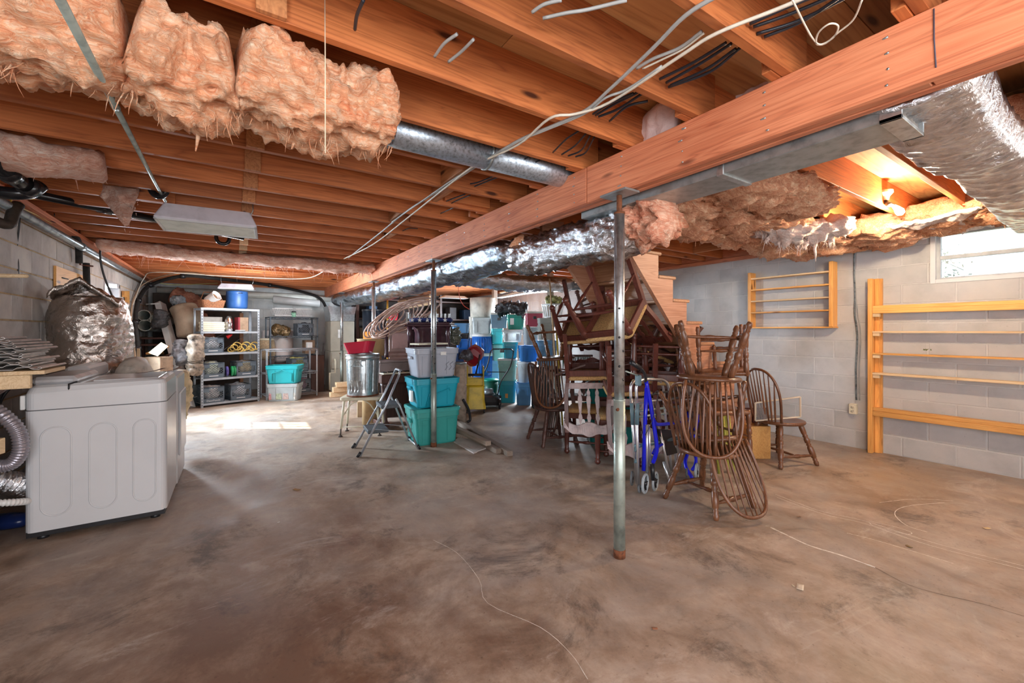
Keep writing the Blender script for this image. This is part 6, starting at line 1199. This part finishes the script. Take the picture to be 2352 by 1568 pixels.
def dining(label, mat=MAHO, face=None, crest='arch', slats=3, cush=RUSH, group=None):
    t = thing('dining_chair', label, 'chair', (0, 0, 0), 0, group); SH = .45; face = face or mat; W = .21; D = .2
    for sx in (-1, 1):
        MB().turned((sx * W, -D, 0), (sx * W, -D, SH - .01), CAB, 12).build('front_leg', mat, t)
        pr = [(0, .3, 0), (.02, .27, .15), (.03, .225, .35), (.03, .2, .47), (.03, .225, .62), (.025, .27, .8), (.02, .315, .98)]
        m = MB(); P = path([V((sx * (W - .01 + .02 * (z > .5)), y, z)) for _, y, z in pr], 26); rings = []
        for i, p in enumerate(P):
            w_ = .019; dd = .02 if p.z < .2 else .026; rings.append([p + V((-w_, -dd, 0)), p + V((w_, -dd, 0)), p + V((w_, dd, 0)), p + V((-w_, dd, 0))])
        m.loft(rings); m.build('back_stile', mat, t)
    for a, b in (((-W, -D), (W, -D)), ((-W, .2), (W, .2)), ((-W, -D), (-W, .2)), ((W, -D), (W, .2))): MB().bar((a[0], a[1], SH - .035), (b[0], b[1], SH - .035), .024, .06, .004).build('apron', mat, t)
    MB().loft([rr(.215, .215, SH - .004, .04, 4), rr(.23, .23, SH + .012, .05, 4), rr(.215, .215, SH + .035, .05, 4), rr(.15, .15, SH + .042, .05, 4)], sm=True).build('cushion', cush, t)
    for z in (.13, .2): MB().turned((-W, -D, z), (W, -D, z), STRP, 8).build('stretcher', mat, t)
    for s in (-1, 1): MB().turned((s * W, -D, .16), (s * W, .26, .16), STRP, 8).build('stretcher', mat, t)
    MB().bar((-W, .205, .54), (W, .205, .54), .018, .06, .003).build('lower_rail', face, t)
    for i in range(slats): m = MB(); x = (i - (slats - 1) / 2) * .085; vase_slat(m, x, .56, .91, .212, .29); m.build('slat', face, t)
    cr = []; n = 24
    for i in range(n + 1):
        u = i / n * 2 - 1; cr.append(V((u * .25, .29, .905 - .02 * math.cos(u * PI * 2) - .015 * abs(u))))
    for i in range(n, -1, -1):
        u = i / n * 2 - 1; cr.append(V((u * (.25 - .0), .32, 1.01 - .075 * abs(u) ** 2.2 + .012 * math.cos(u * PI * 3))))
    vs = cr + [p + V((0, .02, 0)) for p in cr]; N_ = len(cr); fs = []
    for i in range(n): fs += [(i, i + 1, N_ - 2 - i, N_ - 1 - i), (N_ + i, 2 * N_ - 1 - i, 2 * N_ - 2 - i, N_ + i + 1)]
    for i in range(N_): j = (i + 1) % N_; fs.append((i, i + N_, j + N_, j))
    MB().add(vs, fs).build('crest_rail', face, t); return t
def ladder(label, mat=WIND, group=None, rungs=5):
    t = thing('ladderback_chair', label, 'chair', (0, 0, 0), 0, group); SH = .44
    for sx in (-1, 1):
        MB().turned((sx * .22, -.19, 0), (sx * .21, -.18, SH + .02), LEGP, 10, 1.1).build('leg', mat, t); m = MB(); m.turned((sx * .19, .2, 0), (sx * .18, .2, SH), LEGP, 10, 1.05); m.build('leg', mat, t)
        MB().turned((sx * .18, .2, SH), (sx * .2, .3, 1.02), [(0, .018), (.1, .02), (.3, .017), (.5, .021), (.7, .017), (.86, .02), (.9, .012), (.93, .02), (.97, .02), (1, .006)], 10).build('back_post', mat, t)
    MB().loft([rr(.225, .205, SH - .02, .05, 4), rr(.235, .215, SH, .06, 4), rr(.22, .2, SH + .018, .06, 4)], sm=True).build('seat', mat, t)
    for i in range(rungs): z = .12 + .17 * i; y = .2 + .17 * i / .58 * .1; MB().turned((-.185, .22 + .1 * (z / .58), SH + z * .68), (.185, .22 + .1 * (z / .58), SH + z * .68), [(a, r * 1.25) for a, r in STRP], 10).build('rung', mat, t)
    for z in (.1, .2): MB().turned((-.2, -.185, z), (.2, -.185, z), STRP, 8).build('stretcher', mat, t)
    for s in (-1, 1):
        for z in (.13, .23): MB().turned((s * .2, -.18, z), (s * .185, .2, z), STRP, 8).build('stretcher', mat, t)
    return t
L3 = lambda l, z=0, f=0: RT * l + UP * z + FW * f        # directions as seen from the camera: right, up, away
# windsor group in front
ctr = V((3.08, 1.90, 0))
place(windsor('upright windsor chair at the base of the front stack, standing on its own four legs'), ctr + V((0, 0, .43)), UP, V((-1, .08, 0)))
place(windsor('upside-down windsor chair whose bow back rests on the floor, on the upright one'), ctr + V((.04, -.0, .475)), L3(.08, -.96, -.26), L3(.3, .26, -.92))
place(windsor('highest upside-down windsor chair of the front stack, legs in the air'), V((3.02, 1.86, .965)), L3(-.04, -1, -.04), L3(-.3, 0, -.95))
place(windsor('windsor chair standing alone on its legs at the right of the heap'), atd(1790, 960, 4.35) * 1 + V((0, 0, .0)) - UP * (atd(1790, 960, 4.35).z - .43), UP, L3(-.97, 0, -.25))
# left windsor pair
place(windsor('upside-down windsor chair hung at the left end of the heap, seat at the top', nsp=9), V((*atd(1275, 828, 5.0).to_2d(), 1.0)), L3(.08, -1, 0), L3(-.45, 0, -.9))
place(windsor('dark windsor chair at floor level, left end of the heap', DARKW, nsp=8), V((*atd(1268, 930, 5.1).to_2d(), .43)), UP, L3(-.8, 0, -.3))
place(windsor('dark upside-down windsor chair behind the left end of the heap', DARKW), V((*atd(1300, 930, 5.45).to_2d(), .48)), L3(0, -1, .03), L3(-.95, 0, -.25))
# dining chairs
FG = GREYED
place(dining('upright mahogany chair under the left of the dining heap, its turned foot showing'), V((*atd(1352, 930, 4.75).to_2d(), .45)), UP, L3(.3, 0, .95), .45)
place(dining('upright mahogany chair under the heap just left of the front post'), V((*atd(1420, 930, 4.4).to_2d(), .45)), UP, L3(.2, 0, .98), .45)
place(dining('upside-down mahogany chair with three pale slats facing the room, left of the front post', MAHO, FG), V((*atd(1352, 850, 4.42).to_2d(), .90)), L3(.06, -1, .10), L3(-.22, 0, -.97), .45)
place(dining('upside-down mahogany chair half hidden behind the front post, crest rail low', MAHO, FG), V((*atd(1442, 850, 4.05).to_2d(), .80)), L3(.06, -1, .10), L3(-.1, 0, -.99), .45)
place(dining('upside-down chair on top of the heap, its tan rush seat facing down by the post', MAHO, MAHO), atd(1414, 738, 3.7), L3(.5, -.75, .42), L3(.5, .62, .6), .45)
place(dining('second rush-seated chair tilted behind it, legs up in front of the stairs', MAHO, MAHO), atd(1345, 755, 4.5), L3(.3, -.78, .5), L3(.3, .62, .7), .45)
place(dining('dark chair lying tilted high under the stairs, slim stiles upward', DARKW, DARKW), atd(1395, 730, 5.2), L3(.3, -.9, .1), L3(.4, .2, .9), .45)
place(dining('chair with a tan rush seat upside down over the folded walkers', MAHO, MAHO), V((*atd(1510, 862, 4.1).to_2d(), .87)), L3(-.02, -1, 0), L3(.35, .02, .94), .45)
place(dining('dark chair tumbled under the stairs, behind the turned legs', DARKW, DARKW), atd(1490, 800, 4.6), L3(-.4, -.85, .2), L3(.85, -.4, .4), .45)
place(dining('dark dining chair lying deep in the middle of the heap', DARKW, DARKW), atd(1470, 860, 4.9), L3(.8, .5, .1), L3(-.4, .8, .3), .45)
place(ladder('brown chair with turned ladder rungs standing behind the highest windsor'), V((*atd(1640, 870, 3.88).to_2d(), .62)), UP, L3(-.15, 0, .99), .44)
place(ladder('second ladder-rung chair turned upside down at the right of the heap', WIND, rungs=4), V((*atd(1660, 850, 4.05).to_2d(), .95)), L3(.05, -1, 0), L3(-.9, 0, .4), .44)
boxy('wooden_crate', 'reddish wooden slatted crate on the floor behind the lone windsor chair', 'crate', V((*atd(1715, 980, 4.75).to_2d(), 0)), (.3, .3, .5), CAMZ, MAHO, .004, [('slat', (-.1 + .05 * i, -.155, .27), (.035, .01, .42), MAHO) for i in range(5)])
boxy('wooden_box', 'orange-brown wooden box at the foot of the stairs, behind the lone windsor chair', 'box', V((*atd(1735, 985, 4.5).to_2d(), 0)), (.22, .18, .34), CAMZ, W_SH, .004)
# plastic tub and boards among the chairs
tote('storage_tote', 'green tote glimpsed behind the three pale slats', V((*atd(1400, 930, 5.1).to_2d(), .0)), CAMZ, .6, .4, .42, M('bottle_teal', (.0, .2, .19), .3, 0, .1, 4), M('bottle_teal_lid', (.01, .3, .3), .3), lidh=.03)
t2_ = tote('storage_tote', 'second green tote stacked on the one behind the pale slats', V((*atd(1400, 930, 5.1).to_2d(), .46)), CAMZ, .6, .4, .3, M('bottle_teal', (.0, .2, .19)), None)
sc_ = thing('window_screen', 'low framed insect screen propped behind the lone windsor chair', 'screen', atd(1790, 966, 4.15)); a, b, c, d = atd(1735, 925, 4.3), atd(1838, 911, 4.2), atd(1838, 957, 4.2), atd(1735, 966, 4.3)
m = MB()
for p, q in ((a, b), (b, c), (c, d), (d, a)): m.bar(p, q, .014, .014, .002)
m.build('screen_frame', M('beige_frame', (.55, .45, .33), .5), sc_, True); MESHM = M('insect_mesh', (.25, .24, .23), .6, alpha=.45); MB().add([a, b, c, d], [(0, 1, 2, 3)]).build('mesh_panel', MESHM, sc_, True)
for i, (u0, v0, u1, v1) in enumerate(((1575, 790, 1585, 870), (1588, 800, 1596, 875), (1562, 775, 1566, 880))):
    a, b = atd(u0, v0, 4.15), atd(u1, v1 + 60, 4.1); tagp(MB().bar(a, b, .035, .02, .002, (1, 0, 0)).build('lath', M('faded_slat', (.5, .4, .36), .5)), '%s pale slat standing among the turned legs' % ['left', 'middle', 'right'][i], 'slat')
# brooms and tools behind the heap
for i, (u0, v0, u1, v1, mt, r) in enumerate(((1304, 690, 1318, 840, W_PALE, .014), (1277, 740, 1290, 880, YL, .012), (1262, 640, 1284, 850, W_PALE, .012), (1268, 745, 1276, 850, GALV, .01))):
    pipe(['pale broom handle upright behind the left dining legs', 'yellow tool handle left of the dining heap', 'long pale handle leaning by the laundry basket', 'thin metal handle beside the blue tote'][i], [V((*atd(u1 + 2, v1, 5.95).to_2d(), .005)), atd(u0, v0, 6.2)], r, mt, 'handle', 'tool_handle')
bh = MB(); c = atd(1325, 838, 5.9)
for i in range(40): p = c + RT * (-.2 + .4 * i / 40); bh.bar(p + UP * .12, p - UP * .12 + RT * random.uniform(-.02, .02), .008, .004)
t = thing('push_broom', 'dark green bristle broom head behind the rush-seated chairs', 'broom', c); bh.build('bristles', M('green_bristle', (.04, .1, .08), .7, 0, .4, 40), t, True, kind='stuff'); MB().bar(c + UP * .13 - RT * .22, c + UP * .13 + RT * .22, .04, .03, .004).build('broom_block', DARKW, t, True)
for i, (a, b, lab) in enumerate(((atd(1273, 862, 4.6), atd(1345, 838, 4.5), 'dark narrow stick jutting left out of the heap above the pale slats'), (atd(1345, 880, 4.6), atd(1420, 855, 4.6), 'second narrow stick crossing behind the pale slats'))): tagp(MB().bar(a, b, .03, .02, .003).build('stick', DARKW), lab, 'stick')
random.seed(31)
us = sorted(random.uniform(1450, 1570) for _ in range(10))
for i in range(10):      # loose turned legs and rails jumbled in the middle
    c = atd(us[i], random.uniform(805, 850), random.uniform(4.3, 4.8)); d = L3(random.uniform(.5, 1), random.uniform(-.15, .5), random.uniform(-.6, .6)).normalized() * .22
    tagp(MB().turned(c - d, c + d, [(a_, r_ * 1.3) for a_, r_ in STRP], 9).build('turned_rail', DARKW if i % 2 else MAHO), 'loose turned rail in the middle of the chair heap, %s from the left' % ['leftmost', 'second', 'third', 'fourth', 'fifth', 'sixth', 'seventh', 'eighth', 'ninth', 'tenth'][i], 'rail', 'loose turned rails in the heap')
# ---- walkers ----
def wheel(t, c, ax, r, w_=.022, tyre=RUBBER, hub=BLACK):
    c = V(c); ax = V(ax).normalized(); x, y = frame(ax); ty = MB().tube(circ(c, r - w_ / 2, 26, ax), w_ / 2, 8, True).build('tyre', tyre, t, True); m = MB(); m.tube([c - ax * w_ * .6, c + ax * w_ * .6], r * .2, 12)
    for k in range(5): a = 2 * PI * k / 5; m.bar(c, c + (x * math.cos(a) + y * math.sin(a)) * (r - w_ * .7), .012, .006)
    m.build('hub', hub, ty, True)
def T(t, name, P, r, mat, n=None, seg=10): MB().tube(P if n is None else path(P, n), r, seg).build(name, mat, t, True)
gw = thing('folding_walker', 'folded silver walker with grey clips and small front wheels beside the front post', 'walker', atz(1465, 1125))
TEALG = M('slate_clip', (.1, .17, .2), .45)
for i, (u, ub, vb, d) in enumerate(((1449, 1463, 1112, 3.55), (1462, 1466, 1120, 3.5))):
    T(gw, 'upright', [atd(u, 912, d), atd(ub, vb, d)], .0125, ALU); T(gw, 'grip_bend', [atd(u, 915, d), atd(u + 1, 885, d), atd(u + 14, 872, d + .05), atd(u + 40, 871, d + .15), atd(u + 62, 873, d + .3), atd(u + 74, 890, d + .35), atd(u + 80, 960, d + .4), atd(u + 95, 1090, d + .5)], .0125, ALU, 40)
    T(gw, 'sleeve', [atd(u + 2, 925, d), atd(lerp(u, ub, .3), 975, d)], .0165, TEALG)
T(gw, 'hand_grip', [atd(1480, 871, 3.6), atd(1500, 870, 3.7)], .018, TEALG)
for v, d in ((925, 3.55), (945, 3.55), (958, 3.55)): T(gw, 'crossbar', [atd(1455, v, d), atd(1560, v - 12, d + .6)], .011, PGAL if v > 930 else ALU)
T(gw, 'lower_bar', [atd(1460, 1025, 3.52), atd(1560, 1005, 4.0)], .016, TEALG)
for v in (1032, 1058): T(gw, 'clip', [atd(1458, v, 3.51), atd(1466, v + 2, 3.51)], .018, TEALG)
wheel(gw, atd(1469, 1122, 3.46), L3(.85, 0, -.5), .034, .02, M('tyre_grey', (.13, .14, .15), .6)); wheel(gw, atd(1452, 1098, 3.62), L3(.9, 0, -.4), .062, .02, M('tyre_grey', (.13, .14, .15), .6))
bw = thing('blue_rollator', 'folded bright blue wheeled walker with black brake grips, right of the silver walker', 'walker', atz(1510, 1115))
T(bw, 'frame_tube', [atd(1485, 890, 3.5), atd(1482, 960, 3.5), atd(1478, 1080, 3.5)], .0165, BLUE); T(bw, 'frame_tube', [atd(1484, 875, 3.5), atd(1496, 940, 3.5), atd(1508, 1020, 3.5), atd(1506, 1045, 3.52), atd(1500, 1062, 3.54)], .0165, BLUE, 30)
T(bw, 'handle_tube', [atd(1484, 880, 3.5), atd(1482, 862, 3.48), atd(1476, 850, 3.46), atd(1462, 838, 3.42)], .012, BLACK, 20); T(bw, 'hand_grip', [atd(1470, 845, 3.44), atd(1449, 831, 3.4)], .02, BLACK); MB().box(atd(1466, 873, 3.45), (.03, .06, .09), CAMZ + .4, .008).build('brake_housing', TEALG, bw, True)
T(bw, 'brake_lever', [atd(1464, 862, 3.44), atd(1437, 852, 3.4)], .007, PGAL); T(bw, 'seat_bar', [atd(1500, 962, 3.5), atd(1510, 974, 3.55), atd(1540, 972, 3.8), atd(1560, 968, 4.0)], .016, BLUE, 20)
T(bw, 'rear_strut', [atd(1500, 1042, 3.55), atd(1508, 1028, 3.6), atd(1520, 1020, 3.7)], .014, BLUE, 14); T(bw, 'brake_cable', [atd(1500, 905, 3.45), atd(1512, 900, 3.45), atd(1500, 960, 3.44), atd(1482, 1000, 3.46)], .003, BLACK, 24, 5)
T(bw, 'handle_tube', [atd(1500, 945, 3.6), atd(1494, 915, 3.58), atd(1500, 905, 3.6), atd(1550, 897, 3.9)], .009, BLACK, 20); T(bw, 'chrome_tube', [atd(1486, 975, 3.48), atd(1486, 1085, 3.5)], .012, ALU); T(bw, 'chrome_tube', [atd(1490, 975, 3.55), atd(1494, 1070, 3.56)], .011, ALU)
m = MB(); P = [atd(1512, 985, 3.7), atd(1545, 988, 3.95), atd(1556, 1040, 3.95), atd(1534, 1046, 3.8)]; m.prism(P, (0, .03, 0)); m.build('seat_pad', BLACK, bw, True)
T(bw, 'fork', [atd(1498, 1066, 3.5), atd(1500, 1102, 3.5)], .018, BLACK); wheel(bw, atd(1482, 1110, 3.46), L3(.82, 0, -.55), .082); wheel(bw, atd(1505, 1105, 3.56), L3(.82, 0, -.55), .082)
for a, b in (((1512, 975), (1538, 1090)), ((1524, 1060), (1543, 1120))): T(bw, 'rear_leg', [atd(*a, 3.75), atd(*b, 3.72)], .012, ALU)
b2_ = thing('blue_rollator', 'second blue wheeled walker, deeper among the windsor legs', 'walker', atz(1590, 1085))
T(b2_, 'frame_tube', [atd(1605, 930, 4.0), atd(1595, 1000, 3.95), atd(1574, 1060, 3.85), atd(1590, 1098, 3.75)], .016, BLUE, 26); T(b2_, 'frame_tube', [atd(1580, 945, 4.05), atd(1598, 1050, 3.9), atd(1590, 1080, 3.85)], .015, BLUE, 20)
T(b2_, 'seat_bar', [atd(1560, 972, 4.0), atd(1620, 965, 4.3)], .014, BLUE); T(b2_, 'chrome_tube', [atd(1560, 930, 4.05), atd(1568, 1075, 3.95)], .011, ALU); wheel(b2_, atd(1600, 1085, 3.82), L3(.85, 0, -.5), .085); wheel(b2_, atd(1577, 1085, 3.72), L3(.9, 0, -.4), .04, .018, M('tyre_grey', (.13, .14, .15), .6))
T(b2_, 'hand_grip', [atd(1555, 850, 4.0), atd(1570, 860, 4.0), atd(1578, 880, 4.0)], .018, BLACK, 14)
# olive folding chair behind
fo = thing('folding_chair', 'folded olive green metal chair behind the blue walkers', 'chair', atz(1650, 1080)); OL = M('olive_metal', (.35, .33, .06), .4, .2, .2)
for u in (1625, 1640, 1662, 1675): T(fo, 'frame_tube', [atd(u - 3, 935, 4.15), atd(u + 12, 1095, 3.95 + .0)], .012, OL)
MB().prism([atd(1628, 940, 4.1), atd(1672, 945, 4.15), atd(1684, 1045, 4.1), atd(1640, 1048, 4.05)], (0, .012, 0)).build('seat_panel', OL, fo, True)
# =============== right wall: racks, outlet ===============
def rack_x(u, v): return atx(u, v, XR - .01)
yl, yr = atx(1725, 700, XR - .09).y, atx(1912, 700, XR - .09).y
zT = atx(1725, 627, XR - .09).z; zBm = atx(1725, 751, XR - .09).z
ws = thing('wall_shelf', 'small open pine wall shelf with four thin boards, hung on the painted block wall', 'shelf', (XR - .07, (yl + yr) / 2, zBm)); Dp = .135
X0 = XR - .004 - Dp
MB().b2((X0, yl - .02, zBm), (XR - .004, yl + .02, zT), .003).build('side_board', W_SZ, ws, True)
MB().b2((X0, yr - .02, zBm), (XR - .004, yr + .02, zT + .03), .003).build('side_board', W_SZ, ws, True)
MB().b2((X0 - .01, yr - .03, zBm - .018), (XR - .004, yl + .03, zBm), .003).build('bottom_board', W_SH, ws, True)
for i, v in enumerate((640, 666, 692, 718)):
    z = atx(1730, v, X0).z; MB().b2((X0 + .005, yr + .02, z - .009), (X0 + .115, yl - .02, z + .009), .002).build('shelf_board', W_SH if i % 2 else W_PALE, ws, True)
rk2 = thing('shelf_rack', 'large wall-mounted pine rack of long rails beside the outlet, running off the right edge', 'rack', (XR - .08, .9, 0))
yu = atx(1998, 900, XR - .13).y; D2 = .13
zT = atx(1995, 640, XR - .13).z
MB().b2((XR - .004 - D2, yu - .02, .0), (XR - .045, yu + .02, zT), .003).build('upright', W_SZ, rk2, True); MB().b2((XR - .043, yu - .08, .0), (XR - .004, yu + .015, zT), .003).build('upright', W_SZ, rk2, True); MB().b2((XR - .06, yu - .06, 0), (XR - .043, yu - .022, zT), .002).build('cleat_strip', W_SZ, rk2, True)
xf = XR - .004 - D2
for i, (v, th, dp) in enumerate(((702, .085, .06), (760, .018, .1), (810, .018, .1), (855, .022, .1), (935, .09, .06))):
    z = atx(2000, v, xf).z; m = MB()
    if th > .05:
        m.b2((xf + .003, -2.6, z - th), (xf + .04, yu - .021, z - th * .42), .003); m.b2((xf + .012, -2.6, z - th * .41), (xf + .09, yu - .021, z), .003); m.build('rail', W_SH, rk2, True)
    else:
        m.b2((xf + .003, -2.6, z - th), (xf + dp, yu - .021, z), .002); m.build('shelf_board', W_SH if i == 2 else W_PALE, rk2, True)
    if 0 < i or i == 0:
        zz = z - th - .002; MB().b2((xf + .01, yu - .08, zz - .035), (xf + .05, yu - .022, zz), .002).build('support_block', W_PALE, rk2, True) if i < 4 else None
p = atx(2130, 805, xf + .05); lf_ = MB(); random.seed(2)
for k in range(5): lf_.tube([p + V((0, random.uniform(-.03, .03), .003)), p + V((0, random.uniform(-.03, .03), .02))], [.006, .001], 5)
tagp(lf_.build('dry_leaf', M('dry_green', (.12, .15, .04), .8)), 'small dried green leaf on the third rail of the rack', 'leaf')
# outlet and cable
yo = atx(1962, 938, XR).y; zo = atx(1962, 938, XR).z
ot = thing('power_outlet', 'cream double power outlet on the painted wall left of the large rack', 'outlet', (XR, yo, zo))
MB().b2((XR - .05, yo - .036, zo - .058), (XR - .003, yo + .036, zo + .058), .004).build('outlet_box', CREAM, ot, True)
for s in (-1, 1):
    MB().tube([(XR - .051, yo, zo + s * .024), (XR - .054, yo, zo + s * .024)], .018, 16).build('socket', CREAM, ot, True); q = MB()
    for k in (-1, 1): q.b2((XR - .0555, yo + k * .007 - .0015, zo + s * .024 - .002), (XR - .0535, yo + k * .007 + .0015, zo + s * .024 + .009))
    q.build('slots', BLACK, ot, True)
P = [(XR - .012, atx(u, v, XR).y, atx(u, v, XR).z) for u, v in ((1964, 560), (1963, 620), (1965, 680), (1964, 720), (1970, 770), (1967, 850), (1968, 918))]
TC = M('painted_cable', (.12, .14, .15), .5, 0, .5, 30)
pipe('dark paint-splashed cable stapled down the wall to the outlet', path(P, 40), .009, TC, 'cable', 'cable', seg=7)
pipe('second thinner cable beside it, dropping to the outlet', path([V(q) + V((0, -.03 if i > 2 else -.005, 0)) for i, q in enumerate(P)], 40), .006, M('painted_cable_grey', (.35, .36, .36), .5), 'cable', 'cable', seg=6)
# litter on the slab
for i, (u, v, s, c) in enumerate(((1838, 1350, .03, (.6, .5, .38)), (1822, 1346, .008, (.5, .42, .3)), (2266, 1214, .02, (.6, .42, .22)), (682, 1125, .03, (.35, .2, .08)), (2088, 1256, .016, (.2, .14, .06)), (1835, 1188, .014, (.2, .12, .08)), (1504, 1445, .012, (.3, .12, .06)), (640, 1200, .008, (.6, .55, .5)))):
    p = atz(u, v, 0); m = MB(); a = random.random() * 6; m.grid(lambda x, y: (p.x + math.cos(a) * (x - .5) * s * 2 - math.sin(a) * (y - .5) * s, p.y + math.sin(a) * (x - .5) * s * 2 + math.cos(a) * (y - .5) * s, .003 + .5 * s * (x - .5) ** 2), 5, 3, (0, 0, .0015))
    tagp(m.build('litter_scrap', M('scrap%d' % i, c, .8)), ['largest curled wood chip on the slab, lower right', 'tiny chip beside the large curled one', 'tan leaf scrap by the chalk arcs at right', 'brown leaf on the slab right of the washer', 'thin dark twig between the chalk lines', 'small dark crumb below the windsor stack', 'reddish crumb at lower centre of the slab', 'pale fleck on the slab near the washer'][i], 'litter')
